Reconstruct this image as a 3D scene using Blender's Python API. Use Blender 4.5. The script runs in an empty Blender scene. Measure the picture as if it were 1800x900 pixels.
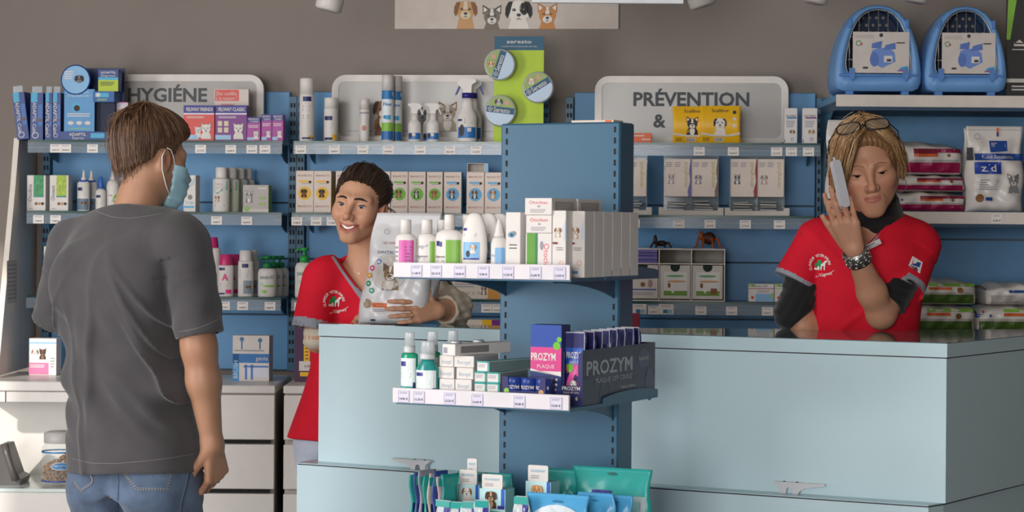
import bpy, bmesh, math, random
import numpy as np
from mathutils import Vector, Matrix, Euler
from mathutils.bvhtree import BVHTree
random.seed(7); np.random.seed(7)
SC = bpy.context.scene
COL = SC.collection
PI = math.pi

# ------------------------------------------------------------------ camera
FPX = 3800.0; CZ = 1.36; HY = 405.0; ROLL = 0.0075       # focal length in pixels of an 1800 wide frame, eye height, horizon row
cam_d = bpy.data.cameras.new('camera'); cam = bpy.data.objects.new('camera', cam_d); COL.objects.link(cam)
cam_d.sensor_width = 36.0; cam_d.lens = FPX / 1800.0 * 36.0
cam_d.shift_y = (HY - 450.0) / 1800.0
cam.matrix_world = Matrix.Translation((0, 0, CZ)) @ Matrix.Rotation(PI / 2, 4, 'X') @ Matrix.Rotation(ROLL, 4, 'Z')
cam_d.dof.use_dof = True; cam_d.dof.focus_distance = 5.9; cam_d.dof.aperture_fstop = 8.0
cam_d.clip_end = 100
SC.camera = cam

# ------------------------------------------------------------------ world, window light, exposure
w = bpy.data.worlds.new('world'); SC.world = w; w.use_nodes = True
bg = w.node_tree.nodes['Background']
bg.inputs['Color'].default_value = (0.80, 0.88, 1.0, 1); bg.inputs['Strength'].default_value = 1.0

def area_light(name, loc, target, sx, sy, power, color):
    d = bpy.data.lights.new(name, 'AREA'); d.shape = 'RECTANGLE'; d.size = sx; d.size_y = sy
    d.energy = power; d.color = color
    o = bpy.data.objects.new(name, d); COL.objects.link(o); o.location = loc
    o.rotation_euler = (Vector(target) - Vector(loc)).to_track_quat('-Z', 'Y').to_euler()
    return o
# daylight entering through the shop window on the street side and through the glazed left wall
area_light('daylight_shop_window', (-1.9, -3.1, 1.5), (-1.9, 5, 1.5), 3.1, 2.2, 330, (1.0, 0.985, 0.97))
area_light('daylight_side_window', (-3.6, 3.7, 1.55), (5, 3.7, 1.55), 1.5, 2.1, 110, (1.0, 0.985, 0.97))
sun_d = bpy.data.lights.new('sun', 'SUN'); sun_d.energy = 2.5; sun_d.angle = math.radians(1.0); sun_d.color = (1.0, 0.95, 0.88)
sun = bpy.data.objects.new('sun', sun_d); COL.objects.link(sun)
sun.rotation_euler = Vector((1.9, 3.6, -1.3)).to_track_quat('-Z', 'Y').to_euler()
SC.view_settings.view_transform = 'Standard'; SC.view_settings.look = 'None'
SC.view_settings.gamma = 1.0; SC.view_settings.use_curve_mapping = False
SC.view_settings.exposure = 0.0

# ------------------------------------------------------------------ placing helpers
def unroll(px, py):
    dx, dy = px - 900.0, py - HY; c, s = math.cos(ROLL), math.sin(ROLL)
    return dx * c + dy * s, -dx * s + dy * c
def at(px, py, D):
    a, b = unroll(px, py); return Vector((a / FPX * D, D, CZ - b / FPX * D))
WY = 7.6; WT = 0.0787; WR = -math.atan(WT)               # rear wall: depth on the axis, slope, turn
def wdepth(px, off, py=405):
    a, b = unroll(px, py); return (WY - off) / (1 + WT * a / FPX)
def wat(px, py, off):
    return at(px, py, wdepth(px, off, py))
def wxy(px, off, py=405):
    p = wat(px, py, off); return p.x, p.y
def ppm(D): return FPX / D
def lin(c):
    return c / 12.92 if c <= 0.04045 else ((c + 0.055) / 1.055) ** 2.4
def rgb(h):
    h = h.lstrip('#'); return tuple(lin(int(h[i:i + 2], 16) / 255.0) for i in (0, 2, 4))

# ------------------------------------------------------------------ materials
MATS = {}
def mat(h, rough=0.5, metal=0.0, spec=0.5, var=0.05, scale=18.0, bump=0.0, bscale=200.0, trans=0.0, ior=1.45, coat=0.0, sheen=0.0, sss=0.0, name=None, alpha=1.0, stretch=None):
    key = (h, rough, metal, spec, var, scale, bump, bscale, trans, ior, coat, sheen, sss, alpha, stretch)
    if key in MATS: return MATS[key]
    m = bpy.data.materials.new(name or 'mat_' + h.lstrip('#')); m.use_nodes = True
    nt = m.node_tree; b = nt.nodes['Principled BSDF']; L = nt.links.new
    c = rgb(h)
    b.inputs['Roughness'].default_value = rough; b.inputs['Metallic'].default_value = metal
    b.inputs['Specular IOR Level'].default_value = spec; b.inputs['IOR'].default_value = ior
    b.inputs['Transmission Weight'].default_value = trans; b.inputs['Coat Weight'].default_value = coat
    b.inputs['Alpha'].default_value = alpha
    if sheen: b.inputs['Sheen Weight'].default_value = sheen
    if sss:
        b.inputs['Subsurface Weight'].default_value = sss; b.inputs['Subsurface Radius'].default_value = (0.01, 0.004, 0.002); b.inputs['Subsurface Scale'].default_value = 0.6
    tc = nt.nodes.new('ShaderNodeTexCoord'); src = tc.outputs['Object']
    if stretch:
        mp = nt.nodes.new('ShaderNodeMapping'); mp.inputs['Scale'].default_value = stretch; L(src, mp.inputs['Vector']); src = mp.outputs['Vector']
    n = nt.nodes.new('ShaderNodeTexNoise'); n.inputs['Scale'].default_value = scale; n.inputs['Detail'].default_value = 4
    L(src, n.inputs['Vector'])
    r = nt.nodes.new('ShaderNodeValToRGB')
    r.color_ramp.elements[0].position = 0.3; r.color_ramp.elements[1].position = 0.7
    r.color_ramp.elements[0].color = tuple(max(0, x * (1 - var)) for x in c) + (1,)
    r.color_ramp.elements[1].color = tuple(min(1, x * (1 + var)) for x in c) + (1,)
    L(n.outputs['Fac'], r.inputs['Fac']); L(r.outputs['Color'], b.inputs['Base Color'])
    if bump:
        n2 = nt.nodes.new('ShaderNodeTexNoise'); n2.inputs['Scale'].default_value = bscale; n2.inputs['Detail'].default_value = 3
        L(src, n2.inputs['Vector'])
        bp = nt.nodes.new('ShaderNodeBump'); bp.inputs['Strength'].default_value = bump; bp.inputs['Distance'].default_value = 0.004
        L(n2.outputs['Fac'], bp.inputs['Height']); L(bp.outputs['Normal'], b.inputs['Normal'])
    MATS[key] = m; return m
def glass_mat(h, rough=0.02, name='glass', ior=1.45):
    return mat(h, rough=rough, trans=1.0, ior=ior, var=0.01, name=name)
def thin_glass(h, opacity, rough=0.05, name='clear_plastic'):       # a thin clear sheet: mostly see-through, with a gloss
    key = ('thin', h, opacity, rough)
    if key in MATS: return MATS[key]
    m = bpy.data.materials.new(name); m.use_nodes = True; nt = m.node_tree; b = nt.nodes['Principled BSDF']; L = nt.links.new
    b.inputs['Base Color'].default_value = rgb(h) + (1,); b.inputs['Roughness'].default_value = rough
    tr = nt.nodes.new('ShaderNodeBsdfTransparent'); mx = nt.nodes.new('ShaderNodeMixShader')
    tc = nt.nodes.new('ShaderNodeTexCoord'); n = nt.nodes.new('ShaderNodeTexNoise'); n.inputs['Scale'].default_value = 14
    L(tc.outputs['Object'], n.inputs['Vector'])
    mr = nt.nodes.new('ShaderNodeMapRange'); mr.inputs['To Min'].default_value = opacity * 0.93; mr.inputs['To Max'].default_value = opacity * 1.07
    L(n.outputs['Fac'], mr.inputs['Value'])
    L(mr.outputs['Result'], mx.inputs['Fac']); L(tr.outputs[0], mx.inputs[1]); L(b.outputs[0], mx.inputs[2])
    L(mx.outputs[0], nt.nodes['Material Output'].inputs['Surface'])
    MATS[key] = m; return m
WHITE = mat('#ded8d3', 0.45, name='white_card'); PAPER = mat('#ddd6d0', 0.6, name='paper')
INK = mat('#3c3c46', 0.6, name='ink'); GREYINK = mat('#9a98a0', 0.6, name='grey_ink'); NAVY = mat('#1d2a63', 0.45, name='navy_print')

# ------------------------------------------------------------------ object helpers
def tag(o, label=None, cat=None, group=None, kind=None):
    if label: o['label'] = label
    if cat: o['category'] = cat
    if group: o['group'] = group
    if kind: o['kind'] = kind
    return o
def empty(name, loc, rz=0.0):
    o = bpy.data.objects.new(name, None); COL.objects.link(o); o.location = loc; o.rotation_euler = (0, 0, rz); o.empty_display_size = 0.05
    return o
def obj(name, me, mats, parent=None, loc=(0, 0, 0), rz=0.0, rot=None):
    o = bpy.data.objects.new(name, me); COL.objects.link(o)
    if not isinstance(mats, (list, tuple)): mats = [mats]
    if len(me.materials) == 0:
        for m in mats: me.materials.append(m)
    if parent: o.parent = parent
    o.location = loc; o.rotation_euler = rot if rot is not None else (0, 0, rz)
    return o
def mesh_from(bm, name='mesh', smooth=False):
    me = bpy.data.meshes.new(name); bm.to_mesh(me); bm.free()
    if smooth: me.polygons.foreach_set('use_smooth', [True] * len(me.polygons))
    return me
def pydata(v, f, smooth=False, mi=None, name='mesh'):
    me = bpy.data.meshes.new(name); me.from_pydata([tuple(p) for p in v], [], [tuple(q) for q in f])
    if smooth: me.polygons.foreach_set('use_smooth', [True] * len(me.polygons))
    if mi is not None: me.polygons.foreach_set('material_index', mi)
    me.update(); return me
class MB:
    """collects shapes into one mesh"""
    def __init__(s): s.v = []; s.f = []; s.mi = []; s.sm = []
    def add(s, v, f, m=0, smooth=False):
        b = len(s.v); s.v += [tuple(p) for p in v]; s.f += [tuple(i + b for i in q) for q in f]; s.mi += [m] * len(f); s.sm += [smooth] * len(f); return s
    def box(s, x0, x1, y0, y1, z0, z1, m=0, bev=0.0):
        bm = bmesh.new(); bmesh.ops.create_cube(bm, size=1.0)
        for q in bm.verts: q.co = Vector(((x0 + x1) / 2 + q.co.x * (x1 - x0), (y0 + y1) / 2 + q.co.y * (y1 - y0), (z0 + z1) / 2 + q.co.z * (z1 - z0)))
        if bev: bmesh.ops.bevel(bm, geom=list(bm.edges), offset=bev, segments=1, affect='EDGES', profile=0.5)
        s.bm(bm, m); return s
    def bm(s, bm, m=0, smooth=False):
        bm.verts.index_update(); s.add([q.co.copy() for q in bm.verts], [[q.index for q in f.verts] for f in bm.faces], m, smooth); bm.free(); return s
    def prism(s, pts, z0, z1, m=0, axis='z'):
        """pts: 2D outline, counter-clockwise; extruded z0..z1 along axis ('z': xy outline, 'y': xz outline, 'x': yz outline)"""
        n = len(pts)
        def mk(p, t): return {'z': (p[0], p[1], t), 'y': (p[0], t, p[1]), 'x': (t, p[0], p[1])}[axis]
        v = [mk(p, z0) for p in pts] + [mk(p, z1) for p in pts]
        f = [tuple(range(n))[::-1], tuple(range(n, 2 * n))] + [(i, (i + 1) % n, n + (i + 1) % n, n + i) for i in range(n)]
        if axis == 'y': f = [q[::-1] for q in f]
        return s.add(v, f, m)
    def lathe(s, prof, n=20, sx=1.0, sy=1.0, c=(0, 0, 0), m=0, smooth=True, caps=True):
        v = []; f = []
        for r, z in prof:
            for k in range(n):
                a = 2 * PI * k / n; v.append((c[0] + r * sx * math.cos(a), c[1] + r * sy * math.sin(a), c[2] + z))
        for i in range(len(prof) - 1):
            for k in range(n):
                k2 = (k + 1) % n; f.append((i * n + k, i * n + k2, (i + 1) * n + k2, (i + 1) * n + k))
        s.add(v, f, m, smooth)
        if caps:
            b = len(s.v) - len(v)
            if prof[0][0] > 1e-5: s.f.append(tuple(b + k for k in range(n))[::-1]); s.mi.append(m); s.sm.append(False)
            if prof[-1][0] > 1e-5: s.f.append(tuple(b + (len(prof) - 1) * n + k for k in range(n))); s.mi.append(m); s.sm.append(False)
        return s
    def tube(s, pts, r, n=8, m=0, closed=False):
        pts = [Vector(p) for p in pts]; N = len(pts); v = []; f = []
        rr = r if isinstance(r, (list, tuple)) else [r] * N
        up = Vector((0, 0, 1)); prev = None
        for i, p in enumerate(pts):
            if closed: t = pts[(i + 1) % N] - pts[i - 1]
            else: t = pts[min(i + 1, N - 1)] - pts[max(i - 1, 0)]
            t.normalize()
            if prev is None: a = t.orthogonal().normalized()
            else:
                a = prev - t * prev.dot(t)
                a = a.normalized() if a.length > 1e-6 else t.orthogonal().normalized()
            prev = a; b = t.cross(a)
            for k in range(n):
                q = 2 * PI * k / n; v.append(p + (a * math.cos(q) + b * math.sin(q)) * rr[i])
        for i in range(N if closed else N - 1):
            j = (i + 1) % N
            for k in range(n):
                k2 = (k + 1) % n; f.append((i * n + k, i * n + k2, j * n + k2, j * n + k))
        if not closed: f += [tuple(range(n))[::-1], tuple(range((N - 1) * n, N * n))]
        return s.add(v, f, m, True)
    def mesh(s):
        me = pydata(s.v, s.f, mi=s.mi); me.polygons.foreach_set('use_smooth', s.sm); return me
    def build(s, name, mats, parent=None, loc=(0, 0, 0), rz=0.0, rot=None):
        return obj(name, s.mesh(), mats, parent, loc, rz, rot)
def rounded(x0, x1, z0, z1, r, n=6):
    out = []
    for cx, cz, a0 in ((x1 - r, z0 + r, -PI / 2), (x1 - r, z1 - r, 0), (x0 + r, z1 - r, PI / 2), (x0 + r, z0 + r, PI)):
        for i in range(n + 1):
            a = a0 + PI / 2 * i / n; out.append((cx + r * math.cos(a), cz + r * math.sin(a)))
    return out

# ------------------------------------------------------------------ flat print: shapes and lettering laid on a front surface
TXT = {}
def text_mesh(s, bold):
    key = (s, bold)
    if key not in TXT:
        cu = bpy.data.curves.new('t', 'FONT'); cu.body = s; cu.size = 1.0; cu.offset = bold; cu.resolution_u = 2
        o = bpy.data.objects.new('t', cu); COL.objects.link(o)
        dg = bpy.context.evaluated_depsgraph_get(); me = o.evaluated_get(dg).to_mesh()
        v = [(p.co.x, p.co.y) for p in me.vertices]; f = [tuple(p.vertices) for p in me.polygons]
        o.evaluated_get(dg).to_mesh_clear(); bpy.data.objects.remove(o); bpy.data.curves.remove(cu)
        if not v: v = [(0, 0)]
        TXT[key] = (v, f, min(p[0] for p in v), max(p[0] for p in v), min(p[1] for p in v), max(p[1] for p in v))
    return TXT[key]
class Art:
    """u: 0..1 left to right, v: 0..1 bottom to top of a w x h front; fn(x,z) gives the surface y (towards the viewer is -y)"""
    def __init__(s, w, h, fn=None, x0=None, z0=0.0, step=0.0005, map3=None):
        s.w, s.h = w, h; s.fn = fn or (lambda x, z: 0.0); s.x0 = -w / 2 if x0 is None else x0; s.z0 = z0; s.V = []; s.F = []; s.I = []; s.M = []; s.step = step; s.map3 = map3
    def _m(s, m):
        if m not in s.M: s.M.append(m)
        return s.M.index(m)
    def put(s, pts, faces, m, L):
        b = len(s.V)
        for u, v in pts:
            x = s.x0 + u * s.w; z = s.z0 + v * s.h
            if s.map3: s.V.append(s.map3(x, z, s.step * L))
            else: s.V.append((x, s.fn(x, z) - s.step * L, z))
        s.F += [tuple(i + b for i in q) for q in faces]; s.I += [s._m(m)] * len(faces)
    def rect(s, u0, v0, u1, v1, m, L=1, n=1, k=1):
        pts = [(u0 + (u1 - u0) * i / n, v0 + (v1 - v0) * j / k) for j in range(k + 1) for i in range(n + 1)]
        s.put(pts, [(j * (n + 1) + i, j * (n + 1) + i + 1, (j + 1) * (n + 1) + i + 1, (j + 1) * (n + 1) + i) for j in range(k) for i in range(n)], m, L); return s
    def ell(s, cu, cv, ru, m, L=2, rv=None, rot=0.0, n=16, rings=1, a0=0.0, a1=2 * PI):
        """ru in u units; rv in u units too (aspect is handled)"""
        rv = ru if rv is None else rv; asp = s.w / s.h
        pts = [(cu, cv)]
        for j in range(1, rings + 1):
            for i in range(n):
                a = a0 + (a1 - a0) * i / n; x = ru * math.cos(a) * j / rings; y = rv * math.sin(a) * j / rings
                pts.append((cu + x * math.cos(rot) - y * math.sin(rot), cv + (x * math.sin(rot) + y * math.cos(rot)) * asp))
        f = [(0, 1 + i, 1 + (i + 1) % n) for i in range(n)]
        for j in range(rings - 1):
            for i in range(n):
                f.append((1 + j * n + i, 1 + (j + 1) * n + i, 1 + (j + 1) * n + (i + 1) % n, 1 + j * n + (i + 1) % n))
        s.put(pts, f, m, L); return s
    def ring(s, cu, cv, ru, th, m, L=2, n=24):
        asp = s.w / s.h; pts = []
        for i in range(n):
            a = 2 * PI * i / n
            for r in (ru, ru - th): pts.append((cu + r * math.cos(a), cv + r * math.sin(a) * asp))
        s.put(pts, [(2 * i, (2 * i + 2) % (2 * n), (2 * i + 3) % (2 * n), 2 * i + 1) for i in range(n)], m, L); return s
    def poly(s, pts, m, L=2):
        s.put(pts, [tuple(range(len(pts)))], m, L); return s
    def text(s, t, cu, cv, hv, m, L=3, wu=None, rot=0.0, bold=0.0, maxw=None, left=False):
        """hv: letter height in v units; wu: force width in u units; maxw: shrink to it"""
        v, f, a, b, c, d = text_mesh(t, bold)
        _, _, _, _, c0, d0 = text_mesh('H', bold)
        sc = hv * s.h / (d0 - c0); sx = sc
        if wu: sx = wu * s.w / max(1e-6, b - a)
        elif maxw and (b - a) * sc > maxw * s.w: sx = maxw * s.w / (b - a)
        ox = a if left else (a + b) / 2
        pts = []
        for x, y in v:
            X = (x - ox) * sx; Y = (y - (c0 + d0) / 2) * sc
            pts.append((cu + (X * math.cos(rot) - Y * math.sin(rot)) / s.w, cv + (X * math.sin(rot) + Y * math.cos(rot)) / s.h))
        s.put(pts, f, m, L); return s
    def lines(s, u0, v0, u1, v1, n, m, L=2, fill=0.45, seed=0):
        """rows of fine print as thin bars"""
        rnd = random.Random(seed); dv = (v1 - v0) / n
        for i in range(n):
            v = v1 - dv * (i + 0.5); e = u0 + (u1 - u0) * (0.7 + 0.3 * rnd.random())
            s.rect(u0, v - dv * fill / 2, e, v + dv * fill / 2, m, L)
        return s
    def build(s, name, parent, loc=(0, 0, 0), rot=(0, 0, 0)):
        return obj(name, pydata(s.V, s.F, mi=s.I), s.M, parent, loc, rot=rot)
def pet(a, cu, cv, r, fur, dark, light, L=3, ears='flop', body=True, face=None):
    """a small printed animal portrait: head, ears, muzzle, eyes, nose, chest"""
    k = a.w / a.h; P = lambda x, y: (cu + x * r, cv + y * r * k)
    if body:
        a.poly([P(-.95, -1.9), P(-.85, -1.1), P(-.5, -.55), P(.5, -.55), P(.85, -1.1), P(.95, -1.9)][::-1], fur, L); a.ell(cu, cv - 1.2 * r * k, 0.42 * r, light, L + 1, rv=0.68 * r)
    if ears == 'flop':
        for d in (-1, 1): a.poly([P(d * .45, .78), P(d * .8, .72), P(d * 1.02, .3), P(d * 1.05, -.25), P(d * .88, -.55), P(d * .7, -.2)][::-1 if d > 0 else 1], dark, L + 3)
    else:
        for d in (-1, 1):
            a.poly([P(d * .95, 1.2), P(d * .92, .2), P(d * .18, .74)][::1 if d < 0 else -1], dark, L + 1); a.poly([P(d * .86, .98), P(d * .82, .4), P(d * .42, .7)][::1 if d < 0 else -1], light, L + 2)
    a.ell(cu, cv, 0.82 * r, face or fur, L + 2, rv=0.86 * r)
    a.poly([P(-.14, .8), P(.14, .8), P(.2, .1), P(-.2, .1)][::-1], light, L + 3)
    a.ell(cu, cv - 0.42 * r * k, 0.46 * r, light, L + 3, rv=0.36 * r)
    for d in (-1, 1): a.ell(cu + d * 0.36 * r, cv + 0.12 * r * k, 0.15 * r, dark, L + 3, rv=.12 * r, n=8); a.ell(cu + d * 0.36 * r, cv + 0.12 * r * k, 0.105 * r, INK, L + 4, n=8); a.ell(cu + d * 0.39 * r, cv + 0.16 * r * k, 0.035 * r, light, L + 5, n=6)
    a.ell(cu, cv - 0.28 * r * k, 0.18 * r, INK, L + 5, rv=0.12 * r, n=8)
    a.rect(cu - 0.02 * r, cv - 0.58 * r * k, cu + 0.02 * r, cv - 0.38 * r * k, INK, L + 5); a.rect(cu - 0.2 * r, cv - 0.62 * r * k, cu + 0.2 * r, cv - 0.57 * r * k, INK, L + 5)
BROWN = mat('#8a5a35', 0.6); DKBROWN = mat('#3a271e', 0.6); TAN = mat('#c79a6a', 0.6); FURW = mat('#e8e2da', 0.6); FURG = mat('#8d8b8c', 0.6); FURB = mat('#2a2829', 0.6); GINGER = mat('#c98a4e', 0.6)
# ================================================================== the room
M_WALL = mat('#8b817a', 0.85, var=0.04, scale=3.0, bump=0.25, bscale=260, name='painted_plaster')
M_FLOOR = mat('#625e5b', 0.35, var=0.08, scale=5, name='floor_tiles')
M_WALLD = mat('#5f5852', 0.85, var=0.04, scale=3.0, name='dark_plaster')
M_CEIL = mat('#c9c4be', 0.9, name='ceiling_paint')
def struct(name, mb, m, **k): return tag(mb.build(name, m, **k), kind='structure')
def wy(x): return WY - WT * x
b = MB(); b.prism([(-3.8, wy(-3.8)), (4.2, wy(4.2)), (4.2, wy(4.2) + .15), (-3.8, wy(-3.8) + .15)], 0, 2.8); struct('wall_back', b, M_WALL)
struct('floor', MB().box(-3.8, 4.2, -3.2, 8.1, -0.1, 0), M_FLOOR)
struct('ceiling', MB().box(-3.8, 4.2, -3.2, 8.1, 2.8, 2.9), M_CEIL)
struct('wall_right', MB().box(4.2, 4.35, -3.2, 7.5, 0, 2.8), M_WALLD)
b = MB(); b.box(-3.8, -3.65, -3.2, 2.9, 0, 2.8); b.box(-3.8, -3.65, 4.5, 7.9, 0, 2.8); b.box(-3.8, -3.65, 2.9, 4.5, 0, 0.45); b.box(-3.8, -3.65, 2.9, 4.5, 2.65, 2.8)
struct('wall_left', b, M_WALL)
b = MB(); b.box(-3.8, -3.5, -3.35, -3.2, 0, 2.8); b.box(-0.3, 4.35, -3.35, -3.2, 0, 2.8); b.box(-3.5, -0.3, -3.35, -3.2, 0, 0.35); b.box(-3.5, -0.3, -3.35, -3.2, 2.65, 2.8)
struct('wall_front', b, M_WALLD)
M_FRAME = mat('#d8d8d8', 0.4)
b = MB()
for x in (-3.5, -1.93, -0.36): b.box(x, x + .06, -3.3, -3.22, .35, 2.65)
b.box(-3.5, -.3, -3.3, -3.22, .35, .41); b.box(-3.5, -.3, -3.3, -3.22, 2.59, 2.65); struct('window_1', b, M_FRAME)
b = MB()
for y in (2.9, 4.44): b.box(-3.75, -3.69, y, y + .06, .45, 2.65)
b.box(-3.75, -3.69, 2.9, 4.5, .45, .51); b.box(-3.75, -3.69, 2.9, 4.5, 2.59, 2.65); struct('window_2', b, M_FRAME)

# ================================================================== reception counter
def onz(px, py, z):
    a, bb = unroll(px, py); return at(px, py, FPX * (CZ - z) / bb)
ZC = 1.09
A = onz(560, 568, ZC); B = onz(1665, 603, ZC); C = onz(1800, 590, ZC)
K = [onz(565, 566, ZC), onz(1110, 576.5, ZC), onz(1480, 578.5, ZC), onz(1600, 580, ZC)]
sd = (C - B).normalized(); E = B + sd * 0.95
top = [(A.x, A.y), (B.x, B.y), (E.x, E.y), (E.x - 0.1, E.y + 0.05)] + [(p.x, p.y) for p in K[::-1]]
M_TEAL = mat('#c4dce3', 0.38, var=0.02, scale=2.0, name='pale_blue_laminate')
M_TOP = mat('#5f777d', 0.05, var=0.02, name='glossy_worktop')
M_SEAM = mat('#3c3038', 0.6)
ctr = empty('reception_counter', ((A.x + B.x) / 2, (A.y + B.y) / 2, 0))
def rel(pts, o): return [(p[0] - o.location.x, p[1] - o.location.y) for p in pts]
MB().prism(rel(top, ctr), ZC - .002, ZC).build('worktop_surface', M_TOP, ctr)
MB().prism(rel(top, ctr), ZC - .036, ZC - .002).build('worktop', M_TEAL, ctr)
def inset(pts, d):
    n = len(pts); c = Vector((sum(p[0] for p in pts) / n, sum(p[1] for p in pts) / n)); return [tuple(Vector(p) + (c - Vector(p)).normalized() * d) for p in pts]
MB().prism(rel(inset(top, .006), ctr), ZC - .039, ZC - .036).build('shadow_joint', M_SEAM, ctr)
ZS = 0.694
A2 = onz(560, 812, ZS)
MB().prism(rel(inset(top, .002), ctr), ZS, ZC - .039).build('upper_front', M_TEAL, ctr)
SA = onz(522, 813, ZS); SB = onz(1632, 888, ZS)
back_dir = Vector((sd.x, sd.y, 0))
low = [(SA.x, SA.y), (SB.x, SB.y), (B.x - .004, B.y + .012), (E.x - .02, E.y), (E.x - .12, E.y + .05)] + [(p.x, p.y) for p in K[::-1]]
MB().prism(rel(low, ctr), ZS - .003, ZS).build('step_top', mat('#adc8ce', 0.25, var=0.02), ctr)
MB().prism(rel(inset(low, .003), ctr), ZS - .006, ZS - .003).build('step_joint', M_SEAM, ctr)
MB().prism(rel(low, ctr), 0.0, ZS - .006).build('lower_front', M_TEAL, ctr)
tag(ctr, 'long pale blue laminate reception counter with glossy top and stepped front', 'counter')
# boat-cleat handles on the step
M_ALU = mat('#cfcfd3', 0.3, metal=0.0, name='brushed_aluminium')
ang = math.atan2(SB.y - SA.y, SB.x - SA.x)
def cleat(px, py, W, flip, label):
    p = onz(px, py, ZS); H = W * .21
    prof = [(-.5, .84), (-.5, 1.0), (.5, 1.0), (.5, .84), (.43, .66), (.38, .35), (.38, 0), (.26, 0), (.25, .38), (.22, .52), (.17, .52), (.14, .38), (.13, 0), (.02, 0), (-.02, .3), (-.12, .55)]
    pts = [((x if not flip else -x) * W, z * H) for x, z in prof]
    if not flip: pts = pts[::-1]
    root = empty('cleat_handle', p, ang)
    bm = bmesh.new(); mb = MB().prism(pts, -.011, .011, axis='y'); me = mb.mesh(); bm.from_mesh(me); bmesh.ops.recalc_face_normals(bm, faces=bm.faces)
    bmesh.ops.triangulate(bm, faces=[f for f in bm.faces if len(f.verts) > 4])
    obj('cleat_body', mesh_from(bm), M_ALU, root)
    for s in (.07, .32): MB().lathe([(.0035, 0), (.0035, .001), (.002, .0015), (0, .0015)], 8, c=((s if not flip else -s) * W, 0, H)).build('screw_head', M_SEAM, root)
    tag(root, label, 'cleat', 'cleat handles on the counter step')
cleat(724, 824, .125, False, 'silver boat cleat handle on the counter step, the one left of the blue stand')
cleat(1407, 868, .137, True, 'silver boat cleat handle on the counter step, the one right of the blue stand')

# ================================================================== wall shelving
M_BLUE = mat('#37637f', 0.42, var=0.03, scale=4, name='blue_powder_coat')
M_BLUED = mat('#5892c2', 0.45, var=0.03, scale=4, name='blue_back_panel')
M_SLOT = mat('#10161f', 0.7)
M_GEDGE = mat('#1f4a43', 0.2, name='green_glass_edge')
M_GLASS = thin_glass('#5d7f7a', 0.38, 0.04, 'shelf_glass')
M_ACR = thin_glass('#a9b8c4', 0.32, 0.12, 'acrylic_strip')
M_TAG = mat('#efe8e2', 0.5, name='price_card'); M_TAGL = mat('#d9d4e6', 0.5, name='lilac_price_card')
def price_tag(parent, x, y, z, w, h, text, card=None, lilac=False, big=False):
    o = MB().box(-w / 2, w / 2, -.0008, 0, 0, h).build('price_tag', card or M_TAG, parent, (x, y, z))
    a = Art(w, h, lambda x, z: -.0008)
    if lilac:
        for r in ((0, 0, 1, .03), (0, .97, 1, 1), (0, 0, .03, 1), (.97, 0, 1, 1)): a.rect(*r, mat('#a49bc0', .6), 1)
    a.text(text, .5, .3, .2, INK, 2, maxw=.8, bold=.01); a.lines(.15, .72, .85, .92, 2, GREYINK, 2)
    if big: a.rect(.3, .12, .6, .48, mat('#3b7fa5', .6), 3); a.rect(.62, .12, .9, .48, mat('#9cc0cf', .6), 3)
    a.build('price_print', o)
    return o
ZR = (1.658, 1.415, 1.1255); OFF = 0.32; PANEL = 0.03
def bay(px0, px1, label, ztop=1.845, zbot=.86):
    x0, y0 = wxy(px0, PANEL); x1, y1 = wxy(px1, PANEL)
    wd = math.hypot(x1 - x0, y1 - y0)
    root = empty('shelving_unit', (x0, y0, zbot), WR)
    n = 5; dz = (ztop - zbot) / n; me = None
    for i in range(n):
        if me is None: me = MB().box(0, wd, -.004, .012, .002, dz - .002, bev=.002).mesh()
        obj('back_panel', me, M_BLUED, root, (0, 0, i * dz))
    slot = MB().box(-.0035, .0035, -.0004, 0, 0, .016).mesh()
    for k, x in enumerate((-.016, wd + .016)):
        up = MB().box(x - .014, x + .014, -.03, .012, 0, ztop - zbot - .02, bev=.001).build('upright', M_BLUE, root)
        nz = 29
        for j in range(nz):
            for sx in (-.005, .006): obj('slot', slot, M_SLOT, up, (x + sx, -.03, .03 + j * .032))
    tag(root, label, 'shelving', 'shelving units along the rear wall')
    return root
bay(92, 508, 'blue metal shelving unit with slotted uprights under the hygiene sign')
bay(538, 950, 'blue metal shelving unit with slotted uprights behind the woman holding the bag')
bay(1008, 1432, 'blue metal shelving unit with slotted uprights under the prevention sign')
def wall_shelf(px0, px1, row, label, tags):
    z = ZR[row]
    xa, ya = wxy(px0, OFF); xb, yb = wxy(px1, OFF); wd = math.hypot(xb - xa, yb - ya)
    root = empty('glass_shelf', (xa, ya, z), WR)
    MB().box(0, wd, .002, OFF - PANEL - .035, -.008, 0).build('glass_panel', M_GLASS, root)
    MB().box(0, wd, 0, .002, -.008, 0).build('glass_edge', M_GEDGE, root)
    MB().box(0, wd, -.003, -.0015, -.044, -.008).build('price_strip', M_ACR, root)
    MB().box(0, wd, -.0015, .0005, -.027, -.0245).build('strip_lip', mat('#9fb4c0', .3), root)
    for s in (0.03, wd - .03):
        MB().prism([(.26, -.008), (.26, -.07), (.20, -.06), (.08, -.02), (.01, -.012), (.01, -.008)][::-1], s - .002, s + .002, axis='x').build('bracket', M_BLUE, root)
    for px, t, big in tags:
        x, y = wxy(px, OFF); d = math.hypot(x - xa, y - ya)
        price_tag(root, d, -.0032, -.043, .050 if big else .037, .034 if big else .028, t, big=big)
    tag(root, label, 'shelf', 'glass shelves on the rear wall')
P = lambda *a: [(x, t, False) for x, t in a]
wall_shelf(48, 495, 0, 'top glass shelf under the hygiene sign, holding blue and purple boxes', P((97, '26,90 €'), (115, '24,90 €'), (162, '29,80 €'), (352, '25,10 €'), (405, '22,80 €'), (442, '22,50 €'), (465, '19,90 €')))
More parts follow.
